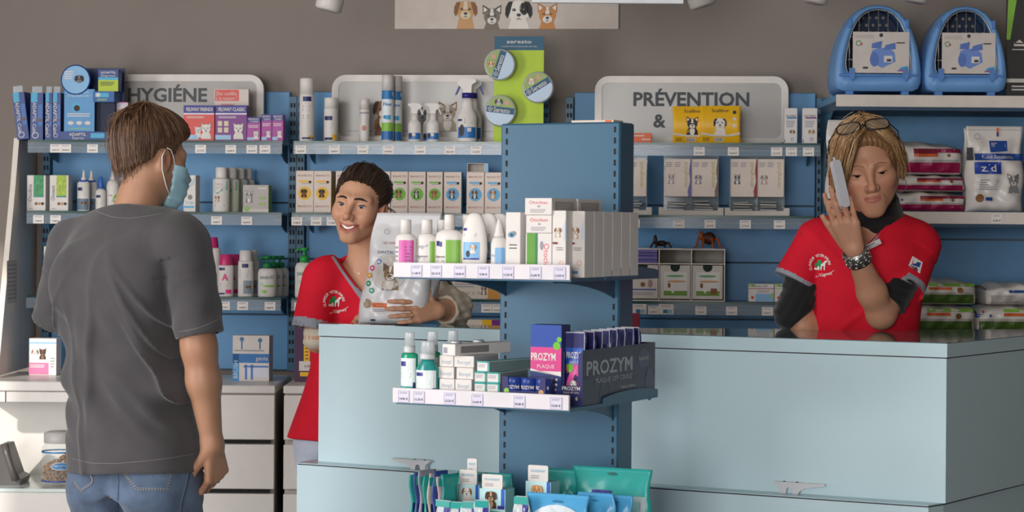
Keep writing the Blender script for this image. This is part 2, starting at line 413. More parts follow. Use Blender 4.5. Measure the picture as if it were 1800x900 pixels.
wall_shelf(47, 495, 1, 'middle glass shelf of the hygiene unit, behind the masked man', P((68, '16,90 €'), (98, '15,80 €'), (330, '13,30 €'), (381, '14,50 €'), (434, '18,40 €')))
wall_shelf(47, 495, 2, 'lower glass shelf of the hygiene unit, holding pink capped bottles', P((396, '17,20 €'), (428, '16,80 €'), (476, '18,30 €')))
wall_shelf(515, 975, 0, 'top glass shelf holding spray cans and the green collar stand', P((528, '16,70 €'), (587, '10,80 €'), (637, '17,10 €'), (682, '19,90 €'), (738, '15,40 €'), (790, '20,10 €'), (836, '31,10 €')))
wall_shelf(513, 975, 1, 'middle glass shelf holding a row of slim dog tablet boxes', P((522, '33,80 €'), (556, '37,70 €'), (584, '31,90 €')))
wall_shelf(513, 975, 2, 'lower glass shelf behind the woman holding the bag', P((528, '16,90 €'), (857, '14,90 €'), (875, '13,20 €')))
wall_shelf(985, 1441, 0, 'top glass shelf under the prevention sign, holding yellow collar packs', P((1228, '41,70 €'), (1288, '40,60 €'), (1364, '15,10 €'), (1390, '17,50 €'), (1420, '20,00 €')))
wall_shelf(985, 1432, 1, 'middle glass shelf of the prevention unit, holding pipette dispensers', P((1115, '12,90 €'), (1193, '17,70 €'), (1248, '15,60 €'), (1310, '12,70 €'), (1370, '18,80 €')))
wall_shelf(985, 1432, 2, 'lower glass shelf of the prevention unit, holding the drawer organizer', [(1124, '', True), (1150, '6,00 €', False), (1172, '', True), (1233, '7,90 €', False), (1287, '13,60 €', False), (1350, '15,00 €', False)])

# right-hand unit with deep white-fronted shelves (stands square to the camera)
RD = 7.02
def r_at(px, py, D=RD): return at(px, py, D)
M_RSHELF = mat('#dcd3ca', 0.5, name='cream_shelf_front'); M_DARKB = mat('#6695bd', 0.45, name='dark_blue_panel')
p0 = r_at(1458, 300, RD + .42); root = empty('shelving_unit', (p0.x, p0.y, 0.3), 0)
for i in range(6): MB().box(0, 1.05, 0, .014, i * .26 + .002, i * .26 + .258, bev=.002).build('back_panel', M_DARKB, root)
slot = MB().box(-.0035, .0035, -.0004, 0, 0, .016).mesh()
for x in (-.012, 1.06):
    up = MB().box(x - .016, x + .016, -.05, .012, 0, 1.52, bev=.001).build('upright', M_BLUE, root)
    for j in range(44):
        for sx in (-.005, .006): obj('slot', slot, M_SLOT, up, (x + sx, -.05, .1 + j * .032))
tag(root, 'dark blue metal shelving unit for pet food bags on the right', 'shelving')
ZQ = []
for (px, pyt, pyb, label, tags) in ((1470, 166, 187, 'top cream-fronted shelf carrying the two blue pet carriers', []), (1474, 371, 392, 'cream-fronted shelf carrying the crimson and blue pet food bags', [1752]), (1474, 584, 606, 'cream-fronted shelf behind the counter carrying the green pet food bags', [])):
    p = r_at(px, pyt); q = r_at(px, pyb); ZQ.append(p.z)
    rt = empty('deep_shelf', (p.x, p.y, p.z))
    MB().box(0, 1.05, 0.004, .40, -.022, -.002).build('shelf_board', M_DARKB, rt)
    MB().box(0, 1.05, 0, .004, q.z - p.z, 0.0, bev=.0008).build('shelf_front', M_RSHELF, rt)
    MB().box(0, 1.05, .004, .36, -.05, -.022).build('shelf_rail', mat('#2f4a62', .5), rt)
    MB().prism([(.39, -.03), (.39, -.16), (.30, -.13), (.04, -.03)][::-1], .003, .006, axis='x').build('bracket', M_BLUE, rt)
    for t in tags: price_tag(rt, (t - px) / ppm(RD), -.0003, -.036, .034, .03, '33,80 €')
    tag(rt, label, 'shelf')

# slanted end panel on the left
p = wxy(66, 0.0)
epx = -1.687
b = MB(); yb = wy(epx)
prof = [(yb - .29, 1.665), (yb - .34, 1.5), (yb - .45, 1.2), (yb - .57, .865), (yb - .02, .865), (yb - .02, 1.665)]
ep = empty('shelf_end_panel', (epx, yb - .2, .86))
MB().prism([(y - (yb - .2), z - .86) for y, z in prof][::-1], -.03, -.012, axis='x').build('panel_board', mat('#efe6da', .5, var=.03, name='cream_board'), ep)
nt = MB(); nt.box(-.012, -.0112, -.26, -.11, .24, .385); n_o = nt.build('paper_notice', mat('#cfc8bf', .6), ep)
nl = MB()
for i in range(9): nl.box(-.0112, -.0108, -.245, -.125, .255 + i * .014, .259 + i * .014)
nl.build('notice_print', GREYINK, n_o)
tag(ep, 'slanted cream end panel with a paper notice at the far left of the shelves', 'panel')

# ================================================================== low white cabinets
M_CAB = mat('#e4ded8', 0.42, var=0.02, name='white_cabinet'); M_GAP = mat('#121614', 0.8)
M_CABT = mat('#e0dbd5', 0.35, var=0.02)
def drawer_unit(px0, px1, label):
    D = 7.02; x0 = at(px0, 700, D).x; x1 = at(px1, 700, D).x; zt = .85; wd = x1 - x0
    root = empty('drawer_cabinet', (x0, D, 0))
    MB().box(0, wd, 0.0, .5, zt - .026, zt, bev=.003).build('cabinet_top', M_CABT, root)
    MB().box(0.004, wd - .004, .022, .49, 0.05, zt - .026).build('carcass', mat('#b7afa6', .5), root)
    z = zt - .029
    for i in range(5):
        h = .147
        if z - h < .04: break
        d = MB().box(.002, wd - .002, 0, .02, z - h, z - .002, bev=.002).build('drawer', M_CAB, root)
        MB().box(.05, wd - .018, .004, .021, z - h - .0125, z - h - .001).build('grip_gap', M_GAP, d)
        z -= h + .0135
    MB().box(.02, wd - .02, .04, .45, 0, .05).build('plinth', mat('#8b857f', .6), root)
    tag(root, label, 'cabinet', 'white drawer cabinets')
drawer_unit(128, 484, 'white drawer cabinet behind the masked man, left of the narrow gap')
drawer_unit(498, 850, 'white drawer cabinet behind the counter, right of the narrow gap')
# open niche cabinet at far left
D = 7.0; xa = at(-120, 700, D).x; xb = at(126, 700, D).x; wd = xb - xa
root = empty('niche_cabinet', (xa, D, 0)); zs = .512
MB().box(0, wd, 0.02, .5, .826, .858, bev=.003).build('cabinet_top', M_CABT, root)
MB().box(0, wd, .40, .42, zs, .826).build('niche_back', M_CABT, root)
MB().box(0, wd, .02, .05, .79, .824, bev=.002).build('top_rail', M_CAB, root)
MB().box(0, wd, 0, .42, zs - .012, zs, bev=.002).build('niche_floor', mat('#dbe6e4', .12, name='white_glass'), root)
MB().box(0, wd, .006, .42, 0, zs - .013).build('cabinet_base', M_CABT, root)
b = MB(); b.box(wd - .22, wd - .217, .0185, .0205, .79, .826); b.build('joint', M_SEAM, root)
MB().box(0, wd, .396, .4, .76, .762).build('back_joint', GREYINK, root)
tag(root, 'white cabinet with an open niche holding a jar, far left', 'cabinet')
NZ = zs
# ================================================================== blue free-standing display stand
GA = math.radians(26); GU = Vector((math.cos(GA), -math.sin(GA), 0)); GN = Vector((-math.sin(GA), -math.cos(GA), 0))
GL = Vector((-.030, 5.443, 0)); GW = .3267
def gpt(x, y, z): return GL + GU * x - GN * y + Vector((0, 0, z))          # x along the front, y away from the viewer
gd = empty('display_stand', GL, -GA)
zt = 1.628
MB().box(0, GW, 0, .09, .02, zt, bev=.004).build('column', M_BLUE, gd)
sl = MB().box(-.0028, .0028, -.0005, 0, 0, .0145).mesh()
for x in (.017, GW - .014):
    for j in range(40):
        obj('slot', sl, M_SLOT, gd, (x, 0, zt - .0255 - j * .0272))
MB().box(-.06, GW + .06, -.42, .12, 0, .02, bev=.004).build('base_plate', M_BLUE, gd)
tag(gd, 'blue metal display column with slotted front standing before the counter', 'display stand')
ZG = (1.252, .957, .615)
M_FASC = mat('#ded8dd', 0.4, name='white_price_rail')
def gshelf(z, prices, label):
    r = empty('stand_shelf', GL + Vector((0, 0, z)), -GA); e = .0617
    b = MB(); b.box(-e, GW + e, -.42, -.002, -.008, 0); b.box(GW + .003, GW + e, -.002, .1, -.008, 0); b.box(-e, -.003, -.002, .1, -.008, 0)
    b.build('shelf_board', M_BLUE, r)
    MB().box(-e - .006, GW + e, -.428, -.42, -.004, .031, bev=.001).build('price_rail', M_FASC, r)
    for x, name in ((GW + e, 'r'), (-e, 'l')):
        y0, y1, h = -.23, .10, .022
        pts = [(y0, -.008)] + [(y0, .012)] + [(y0 + (y1 - y0) * t, .012 + (h - .012) * math.sin(PI * t) ** .7) for t in (.08, .2, .35, .5, .65, .8, .92)] + [(y1, .012), (y1, -.008)]
        MB().prism(pts[::-1], x - .002, x + .002, axis='x').build('end_lip', M_BLUE, r)
    for x in (.017, GW - .014):
        pts = [(0, -.008), (0, -.056)] + [(-.36 * t, -.056 + .043 * math.sin(t * PI / 2) ** .8) for t in (.15, .3, .45, .6, .75, .9, 1.0)] + [(-.36, -.008)]
        MB().prism(pts, x - .002, x + .002, axis='x').build('bracket', M_BLUE, r)
    for fx, t in prices:
        price_tag(r, -e + (GW + 2 * e) * fx, -.4282, -.002, .029, .027, t, card=M_TAGL, lilac=True)
    tag(r, label, 'shelf', 'shelves of the blue display stand')
gshelf(ZG[0], ((.125, '11,40 €'), (.24, '20,10 €'), (.378, '14,00 €'), (.515, '9,90 €'), (.655, '13,20 €'), (.81, '16,60 €'), (.945, '13,00 €')), 'upper blue shelf of the display stand, holding shampoo bottles and ear care boxes')
gshelf(ZG[1], ((.055, '14,80 €'), (.145, '13,30 €'), (.325, '15,50 €'), (.485, '16,00 €'), (.725, '20,80 €'), (.93, '15,00 €')), 'middle blue shelf of the display stand, holding dental care products')
gshelf(ZG[2], (), 'bottom blue shelf of the display stand, holding turquoise chew pouches')
# ================================================================== product builders
def FW(px, d, py=405):
    p = wat(px, py, d); return p.x, p.y, WR
def FR(px, d, py=405):
    p = at(px, py, RD + .4 - d); return p.x, p.y, 0.0
def FG(px, d, py=405):
    a, _ = unroll(px, py); k = a / FPX
    x = (k * (GL.y - GN.y * d) - (GL.x - GN.x * d)) / (GU.x - k * GU.y); q = gpt(x, d, 0); return q.x, q.y, -GA
def spot(fr, d, px0, px1, pyt, z):
    pm = (pyt + 405) / 2
    a = fr(px0, d, pm); b = fr(px1, d, pm); c = Vector(((a[0] + b[0]) / 2, (a[1] + b[1]) / 2, z)); w = math.hypot(b[0] - a[0], b[1] - a[1])
    h = at((px0 + px1) / 2, pyt, c.y).z - z
    return c, w, h, a[2]
def carton(fr, d, px0, px1, pyt, z, depth, m, label, cat='box', art=None, name='carton', group=None, turn=0.0, side=None, topm=None, lean=0.0, h=None, sideart=None):
    """a folding box; origin at the bottom of its front face. art(a): front print"""
    c, w, hh, rz = spot(fr, d, px0, px1, pyt, z); h = h or hh
    mb = MB(); mb.box(-w / 2, w / 2, 0, depth, 0, h, bev=min(.0012, w * .05)); me = mb.mesh()
    mats = [m, side or m, topm or m]
    o = obj(name, me, mats, None, c, rot=(0, lean, rz + turn))
    for p in me.polygons:
        if p.normal.z > .9: p.material_index = 2
        elif abs(p.normal.x) > .9: p.material_index = 1
    if lean: o.location.z += abs(math.sin(lean)) * w / 2
    if art:
        a = Art(w, h); art(a); a.build('front_print', o)
    if sideart:
        a = Art(depth, h, map3=lambda x, zz, l: (w / 2 + l, x + depth / 2, zz)); sideart(a); a.build('side_print', o)
    tag(o, label, cat, group); o['w'] = w; o['h'] = h
    return o
def prof_r(prof, z):
    for (r0, z0), (r1, z1) in zip(prof, prof[1:]):
        if z0 <= z <= z1: return r0 + (r1 - r0) * ((z - z0) / max(1e-9, z1 - z0))
    return prof[-1][0]
def bottle(fr, d, px0, px1, pyt, z, body, cap, m, mc, label, cat='bottle', art=None, sy=.62, name='bottle', group=None, turn=0.0, capname='cap', lv=(.08, .6), extra=None, lay=.0006):
    """body/cap: (r,z) profiles, r in half widths, z in heights; d is the depth of the axis"""
    c, w, h, rz = spot(fr, d, px0, px1, pyt, z); R = w / 2
    root = empty(name, c, rz + turn)
    pb = [(r * R, zz * h) for r, zz in body]
    MB().lathe(pb, 22, 1.0, sy).build(name + '_body' if False else 'body', m, root)
    if cap:
        MB().lathe([(r * R, zz * h) for r, zz in cap], 18, 1.0, max(sy, .85 if sy < 1 else sy)).build(capname, mc, root)
    if art:
        def fn(x, zz):
            r = prof_r(pb, zz); return -sy * math.sqrt(max(0.0, r * r - x * x)) - .0004
        a = Art(2 * R, h * (lv[1] - lv[0]), fn, z0=h * lv[0], step=lay); art(a); a.build('label', root)
    if extra: extra(root, R, h)
    tag(root, label, cat, group); return root
def copy_tree(o, parent=None):
    c = o.copy(); COL.objects.link(c); c.parent = parent
    for ch in o.children: copy_tree(ch, c)
    return c
def clone(o, dx, dy, label, rz=None, dz=0.0, group=None):
    """copy of a thing, shifted along its own front (dx) and depth (dy)"""
    c = copy_tree(o); r = o.rotation_euler.z
    c.location = o.location + Vector((math.cos(r) * dx - math.sin(r) * dy, math.sin(r) * dx + math.cos(r) * dy, dz))
    c['label'] = label
    if group: c['group'] = group
    return c
def trigger(root, R, h, z0, m_head, m_lev, flip=1, s=1.0):
    """spray head: collar is part of the body; hood with nozzle plus lever"""
    q = R * s * flip
    hood = [(.55 * q, 0), (-.45 * q, 0), (-.5 * q, .05 * h), (-1.15 * q, .10 * h), (-1.2 * q, .13 * h), (-.7 * q, .17 * h), (.3 * q, .175 * h), (1.1 * q, .165 * h), (1.15 * q, .135 * h), (.6 * q, .10 * h)]
    def pr(pts, t, name, m):
        bm = bmesh.new(); me = MB().prism(pts, -t, t, axis='y').mesh(); bm.from_mesh(me); bmesh.ops.recalc_face_normals(bm, faces=bm.faces); bmesh.ops.triangulate(bm, faces=[f for f in bm.faces if len(f.verts) > 4])
        obj(name, mesh_from(bm), m, root, (0, 0, z0))
    pr(hood, R * .38, 'spray_head', m_head)
    lev = [(-.72 * q, .105 * h), (-.95 * q, .11 * h), (-1.35 * q, .02 * h), (-1.5 * q, -.02 * h), (-1.3 * q, -.015 * h), (-1.0 * q, .04 * h)]
    pr(lev, R * .22, 'trigger_lever', m_lev)
CYL = [(0, 0), (.94, 0), (1, .015), (1, .80), (.98, .82)]
AERO_B = [(0, 0), (.96, 0), (1, .01), (1, .74), (.97, .75)]; AERO_C = [(.97, .75), (.97, .985), (.9, 1.0), (0, 1.0)]
SHAM_B = [(0, 0), (.93, 0), (1, .02), (1, .66), (.9, .71), (.62, .745), (.5, .75)]; SHAM_C = [(.5, .75), (.52, .755), (.50, .99), (.46, 1), (0, 1)]
PUMP_B = [(0, 0), (.93, 0), (1, .03), (1, .60), (.85, .68), (.5, .70), (.45, .71)]
def pump(m):
    def ex(root, R, h):
        MB().lathe([(.52 * R, .70 * h), (.52 * R, .82 * h), (.3 * R, .83 * h), (.14 * R, .84 * h), (.14 * R, .93 * h), (.5 * R, .94 * h), (.45 * R, 1.0 * h), (0, 1.0 * h)], 16).build('pump_head', m, root)
        MB().tube([(0, 0, .955 * h), (-.6 * R, -.1 * R, .965 * h), (-.95 * R, -.15 * R, .92 * h)], .11 * R, 6).build('pump_spout', m, root)
    return ex
def bag_mesh(w, h, t, seed=0, seal=.12, crk=.006, nu=22, nv=26, belly=.35, top_w=.92, tilt=0.0):
    """a filled stand-up pouch; returns mesh and its front surface function"""
    rnd = random.Random(seed); ph = [rnd.uniform(0, 6.28) for _ in range(8)]
    def half(u, v):
        e = max(0.0, 1 - abs(2 * u - 1) ** 3.2) ** .55
        g = min(1.0, (v / .06)) ** .5 if v < .06 else 1.0
        k = 1.0 if v < belly else max(0.0, 1 - ((v - belly) / max(1e-6, 1 - seal - belly))) ** .8
        wr = crk * (math.sin(9 * u + 5 * v + ph[0]) * math.sin(13 * v + ph[1]) + .6 * math.sin(23 * u - 9 * v + ph[2]) * math.sin(7 * v + ph[3]) + .5 * math.sin(31 * v + 12 * u + ph[4]))
        return max(.0015, t / 2 * e * g * k + wr * min(1, e * 1.2) * (.25 + .75 * min(1, k * 2)))
    def wx(u, v):
        k = 1 - (1 - top_w) * max(0.0, v - .2) / .8; return (u - .5) * w * k + .004 * math.sin(11 * v + ph[5]) * (2 * u - 1)
    V = []; Fc = []
    for s in (-1, 1):
        for j in range(nv + 1):
            for i in range(nu + 1):
                u, v = i / nu, j / nv; V.append((wx(u, v) + tilt * v * w, s * half(u, v), v * h))
    n1 = (nu + 1) * (nv + 1); q = nu + 1
    for j in range(nv):
        for i in range(nu):
            a = j * q + i; Fc.append((a, a + 1, a + q + 1, a + q)); Fc.append((n1 + a + 1, n1 + a, n1 + a + q, n1 + a + q + 1))
    for j in range(nv):
        a = j * q; Fc.append((a, a + q, n1 + a + q, n1 + a)); a += nu; Fc.append((a + q, a, n1 + a, n1 + a + q))
    for i in range(nu):
        Fc.append((i + 1, i, n1 + i, n1 + i + 1)); a = nv * q + i; Fc.append((a, a + 1, n1 + a + 1, n1 + a))
    def fn(x, z):
        v = min(1, max(0, z / h)); k = 1 - (1 - top_w) * max(0.0, v - .2) / .8; u = min(1, max(0, (x - tilt * v * w) / (w * k) + .5)); return -half(u, v) - .0004
    return pydata(V, Fc, smooth=True), fn
def pillow_mesh(w, h, d, seed=0, crk=.006, n=20):
    """a filled sack lying on its side: boxy, soft edges; front at -d/2"""
    rnd = random.Random(seed); ph = [rnd.uniform(0, 6.28) for _ in range(6)]
    def topz(u, y): return h * (1 - .10 * abs(2 * u - 1) ** 3 * 1.6 - .12 * abs(2 * y - 1) ** 4) + crk * math.sin(8 * u + ph[0]) * math.sin(6 * y + ph[1]) + crk * .6 * math.sin(21 * u + ph[2])
    def frn(u, v):
        e = max(0.0, 1 - abs(2 * v - 1) ** 4) ** .5; f = max(0.0, 1 - abs(2 * u - 1) ** 8) ** .5
        return d / 2 * (.82 + .18 * e * f) + crk * math.sin(12 * u + 7 * v + ph[3]) * .7 + crk * .6 * math.sin(29 * u - 5 * v + ph[4]) * e
    V = []; F_ = []; m = n + 1
    for s in (-1, 1):
        for j in range(m):
            for i in range(m):
                u, v = i / n, j / n; V.append(((u - .5) * w * (1 - .03 * (1 - (1 - abs(2 * v - 1) ** 4))), s * frn(u, v), topz(u, 0 if s < 0 else 1) * v))
    n1 = m * m
    for j in range(n):
        for i in range(n):
            a = j * m + i; F_.append((a, a + 1, a + m + 1, a + m)); F_.append((n1 + a + 1, n1 + a, n1 + a + m, n1 + a + m + 1))
    b0 = len(V); rows = 6
    for k in range(rows + 1):
        y = k / rows
        for i in range(m):
            u = i / n; y0 = -frn(u, 1); y1 = frn(u, 1); V.append(((u - .5) * w * .97, y0 + (y1 - y0) * y, topz(u, y) if 0 < k < rows else topz(u, 0 if k == 0 else 1)))
    for k in range(rows):
        for i in range(n):
            a = b0 + k * m + i; F_.append((a, a + 1, a + m + 1, a + m))
    for j in range(n):
        a = j * m; F_.append((a, a + m, n1 + a + m, n1 + a)); a += n; F_.append((a + m, a, n1 + a, n1 + a + m))
    F_.append(tuple(range(m))[::-1] + tuple(n1 + i for i in range(m)))
    def fn(x, z):
        u = min(1, max(0, x / w + .5)); return -frn(u, min(1, max(0, z / max(1e-6, topz(u, 0))))) - .0005
    return pydata(V, F_, smooth=True), fn

# ================================================================== signs and posters
M_SIGNF = mat('#d9d2cb', 0.35, name='white_sign_frame'); M_SIGNP = mat('#aaa6a2', 0.25, var=.04, scale=6, name='frosted_sign_panel'); M_LET = mat('#3b4045', 0.5, name='sign_lettering')
def sign(px0, px1, pyt, label, fill):
    c, w, h, rz = spot(FW, .10, px0, px1, pyt, ZR[0] + .001)
    r = empty('category_sign', c, rz)
    out = rounded(-w / 2, w / 2, 0, h, .05); n = len(out); th = .024
    inn = rounded(-w / 2 + th, w / 2 - th, th, h - th, .022)
    b = MB(); V = [(x, -.006, z) for x, z in out] + [(x, -.006, z) for x, z in inn] + [(x, .012, z) for x, z in out] + [(x, .012, z) for x, z in inn]; F_ = []
    for i in range(n):
        j = (i + 1) % n; F_ += [(i, j, n + j, n + i), (2 * n + j, 2 * n + i, 3 * n + i, 3 * n + j), (i, 2 * n + i, 2 * n + j, j), (n + i, n + j, 3 * n + j, 3 * n + i)]
    b.add(V, F_); b.build('sign_frame', M_SIGNF, r)
    MB().prism(inn, .0, .008, axis='y').build('sign_panel', M_SIGNP, r)
    for fl in (fill if isinstance(fill, tuple) else (fill,)): a = Art(w, h); fl(a); a.build('lettering', r)
    tag(r, label, 'sign', 'category signs over the shelves')
sign(123, 463, 131, 'white framed sign reading HYGIÉNE in dark capitals', lambda a: a.text('HYGIÉNE', .504, .70, .205, M_LET, 1, bold=.03, wu=.41))
def f2(a):
    for cu, cv, r, fu, dk, li, e in ((.27, .5, .055, BROWN, DKBROWN, FURW, 'flop'), (.47, .42, .045, FURG, INK, FURG, 'up'), (.6, .45, .05, mat('#b9a895', .6), BROWN, FURW, 'up')):
        pet(a, cu, cv, r, fu, dk, li, 1, e)
    a.poly([(.22, .12), (.36, .12), (.36, .25), (.29, .42), (.24, .34)], mat('#7b4a38', .6), 1); a.rect(.08, .18, .92, .185, M_LET, 1)
sign(583, 923, 132, 'white framed sign with a photo of a dog and cats behind the spray bottles', f2)
sign(1045, 1385, 134, 'white framed sign reading PRÉVENTION & in dark capitals', (lambda a: a.text('PRÉVENTION', .50, .665, .205, M_LET, 1, bold=.03, wu=.60), lambda a: a.text('&', .337, .35, .20, M_LET, 1, bold=.03, maxw=.075)))
# animal poster on the wall
c, w, h, rz = spot(FW, .006, 693, 1086, -40, wat(890, 51, .006).z)
po = obj('animal_poster', MB().box(-w / 2, w / 2, -.001, .004, 0, h).mesh(), mat('#cbbfb5', .55, name='poster_paper'), None, c, rz=rz)
for cu, cv, r_, fu, dk, li, er in ((.318, .36, .050, TAN, BROWN, mat('#dccbb0', .6), 'flop'), (.436, .24, .044, mat('#7d756d', .6), mat('#4f4842', .6), FURW, 'up'), (.556, .34, .058, FURW, FURB, FURW, 'flop'), (.684, .27, .046, GINGER, mat('#b9763c', .6), FURW, 'up')):
    a = Art(w, h, lambda x, z: -.001); K_ = w / h; pet(a, cu, max(cv, 0), r_, fu, dk, li, 1, er, body=False); a.poly([(cu - .8 * r_, 0), (cu + .8 * r_, 0), (cu + .55 * r_, cv - .5 * r_ * K_), (cu - .55 * r_, cv - .5 * r_ * K_)], fu, 1)
    if fu is FURW: a.ell(cu + .4 * r_, cv + .2 * r_ * K_, .34 * r_, FURB, 4, rv=.5 * r_)
    if er == 'up':
        for q in (-.4, -.15, .15, .4): a.poly([(cu + q * r_ - .03 * r_, cv + .75 * r_ * K_), (cu + q * r_ + .03 * r_, cv + .75 * r_ * K_), (cu + q * .7 * r_ + .02 * r_, cv + .4 * r_ * K_), (cu + q * .7 * r_ - .02 * r_, cv + .4 * r_ * K_)], dk, 4)
    a.build('animal_portrait', po)
tag(po, 'white wall poster showing two puppies and two kittens', 'poster')
# green collar display board
M_LIME = mat('#b3cf2e', .5, name='lime_card'); M_PET = mat('#1f5a78', .5, name='petrol_card')
c, w, h, rz = spot(FW, .26, 868, 955, 64, ZR[0])
sb = empty('collar_display_board', c, rz); zs_ = h * .87
MB().box(-w / 2, w / 2, 0, .006, 0, zs_).build('board', M_LIME, sb); hd = MB().box(-w / 2, w / 2, 0, .006, zs_, h).build('header', M_PET, sb)
MB().prism([(.006, 0), (.09, 0), (.006, h * .7)], -.002, .002, axis='x').build('strut', M_LIME, sb)
a = Art(w, h); a.text('seresto', .5, .952, .035, PAPER, 1, bold=.012, wu=.5); a.text("L'AVENTURE EST DANS LEUR NATURE", .5, .905, .012, PAPER, 1, wu=.72); a.build('header_print', hd)
tag(sb, 'lime green standing display board with a petrol blue header', 'display board')
def tin(px, py, rot, label, animal, hue):
    p = wat(px, py, .285); r = .0535; t = empty('collar_tin', p, WR)
    MB().lathe([(0, -.010), (r, -.010), (r, .012), (r * .93, .016), (0, .016)], 28).build('tin_body', mat('#cfd3d2', .25, metal=.4), t, rot=(PI / 2, 0, 0))
    a = Art(2 * r, 2 * r, lambda x, z: -.0165, z0=-r)
    a.ell(.5, .5, .455, mat('#a9bfd6', .3), 1, n=28); 
    cs, sn = math.cos(rot), math.sin(rot)
    def R(u, v): return (.5 + (u - .5) * cs - (v - .5) * sn, .5 + (u - .5) * sn + (v - .5) * cs)
    arc = [R(.5 + .452 * math.cos(q), .5 + .452 * math.sin(q)) for q in [math.radians(x) for x in range(8, 173, 11)]]
    a.poly(arc, mat('#9fb46a', .5), 2)
    px_, pz_ = R(.42, .76); pet(a, px_, pz_, .12, animal[0], animal[1], FURW, 3, animal[2], body=False)
    qx, qz = R(.68, .76); a.ell(qx, qz, .07, mat('#d9a0a0', .5), 3)
    bd = [R(.06, .42), R(.94, .42), R(.94, .62), R(.06, .62)]; a.poly(bd, M_PET, 4)
    q = R(.55, .52); a.text('Seresto', q[0], q[1], .15, PAPER, 5, rot=rot, bold=.012, maxw=.52)
    q = R(.18, .52); a.ring(q[0], q[1], .075, .014, PAPER, 5); a.rect(q[0] - .05, q[1] - .008, q[0] + .05, q[1] + .008, PAPER, 5); a.rect(q[0] - .008, q[1] - .05, q[0] + .008, q[1] + .05, PAPER, 5)
    a.build('tin_print', t); tag(t, label, 'tin', 'round collar tins on the green board')
tin(879, 114, 1.25, 'round collar tin at upper left of the lime green board, lettering nearly upright', (GINGER, BROWN, 'up'), 0)
tin(946, 154, .55, 'round collar tin on the right edge of the lime green board', (FURW, TAN, 'flop'), 0)
tin(880, 195, -.12, 'round collar tin at the lower left of the lime green board', (FURG, INK, 'flop'), 0)

# ================================================================== hygiene unit, top shelf
M_NAVYB = mat('#1c3f86', .4, name='royal_blue_card'); M_SKY = mat('#4f93c9', .4); M_CYAN = mat('#39a7cf', .4); M_LBLUE = mat('#7fb2dc', .4); M_PURP = mat('#7a2a86', .4); M_MAG = mat('#a83b97', .4); M_RED = mat('#d8473f', .4); M_YEL = mat('#f0b91e', .4); M_GRN = mat('#8cc04a', .4); M_TEALP = mat('#2fa79b', .4); M_LAV = mat('#9fc7e6', .4)
def calm(a):
    a.rect(0, 0, 1, 1, M_NAVYB, 1); a.rect(.05, .8, .55, 1, M_CYAN, 2); a.text('ADAPTIL Calm', .3, .47, .28, PAPER, 3, rot=-PI / 2, bold=.01, wu=2.1) if False else a.text('ADAPTIL Calm', .32, .46, .075, PAPER, 3, rot=-PI / 2, bold=.01)
    a.ring(.4, .1, .26, .06, PAPER, 3); a.rect(.62, .3, .95, .75, mat('#2d6ab4', .4), 2); a.ell(.8, .42, .14, BROWN, 3)
zz = ZR[0] + .0005
labs = ['blue collar box leaning at the far left of the top shelf', 'blue collar box second from the far left of the top shelf', 'blue collar box third from the far left of the top shelf', 'blue collar box next to the round blue display']
for i, (x0, x1, ln) in enumerate(((30, 51, -.12), (53, 75, 0), (79, 91, 0), (92, 106, 0))):
    o = carton(FW, .30, x0, x1, 163, zz, .10, M_NAVYB, labs[i], art=calm, group='blue collar boxes', name='collar_box', lean=ln)
    MB().box(-o['w'] * .4, o['w'] * .4, .002, .0025, o['h'], o['h'] + .022).build('hang_tab', thin_glass('#c9d2da', .5, .1), o)
# adaptil express display
c, w, h, rz = spot(FW, .30, 106, 202, 112, zz)
ds = empty('counter_display', c, rz); W2 = w / 2
tr = MB().box(-W2, W2, -.002, .14, 0, .030, bev=.001).build('tray', M_NAVYB, ds)
a = Art(w, .030, lambda x, z: -.002); a.text('ADAPTIL', .32, .66, .36, PAPER, 2, bold=.012); a.text('Express', .33, .25, .3, PAPER, 2); a.rect(.56, .25, .82, .8, M_CYAN, 2); a.ell(.93, .5, .06, PAPER, 2); a.build('tray_print', tr)
MB().box(-W2 + .06, W2 + .006, .10, .106, .03, h * .97).build('backboard', mat('#16305f', .45), ds)
MB().box(-W2 + .1, W2 - .01, .03, .10, .03, .16).build('dark_pocket', mat('#14233f', .6), ds)
lf = MB().box(-W2 + .012, -W2 + .118, .002, .006, .03, .175).build('leaflet', M_SKY, ds)
a = Art(.106, .145, lambda x, z: .002, x0=-W2 + .012, z0=.03); a.text('SITUATION', .5, .93, .05, mat('#cfe3f2', .5), 2, wu=.6); a.text('STRESSANTE ?', .5, .84, .05, mat('#cfe3f2', .5), 2, wu=.78); a.ell(.4, .57, .16, M_CYAN, 1); a.ell(.42, .55, .1, DKBROWN, 2); a.lines(.1, .34, .9, .44, 2, PAPER, 2)
for q in (.22, .5, .78): a.ell(q, .2, .1, PAPER, 2, rv=.06)
a.rect(.15, .06, .85, .075, M_GRN, 2); a.build('leaflet_print', lf)
dc = MB().lathe([(0, 0), (.052, 0), (.052, .004), (0, .004)], 28).build('round_panel', mat('#1f4d93', .4), ds, (-W2 + .052, .004, h - .055), rot=(PI / 2, 0, 0))
a = Art(.104, .104, lambda x, z: 0, x0=-.052, z0=-.052, map3=lambda x, z, l: (x, z, .004 + l)); a.ell(.5, .5, .46, M_LBLUE, 1, n=28); pet(a, .62, .52, .15, FURB, FURB, FURG, 2, 'flop', body=False); a.lines(.12, .5, .45, .8, 4, PAPER, 2); a.build('panel_print', dc)
pl = MB().box(W2 - .078, W2 - .004, .0, .09, h * .50, h * .64).build('upper_tray', mat('#2457a0', .45), ds)
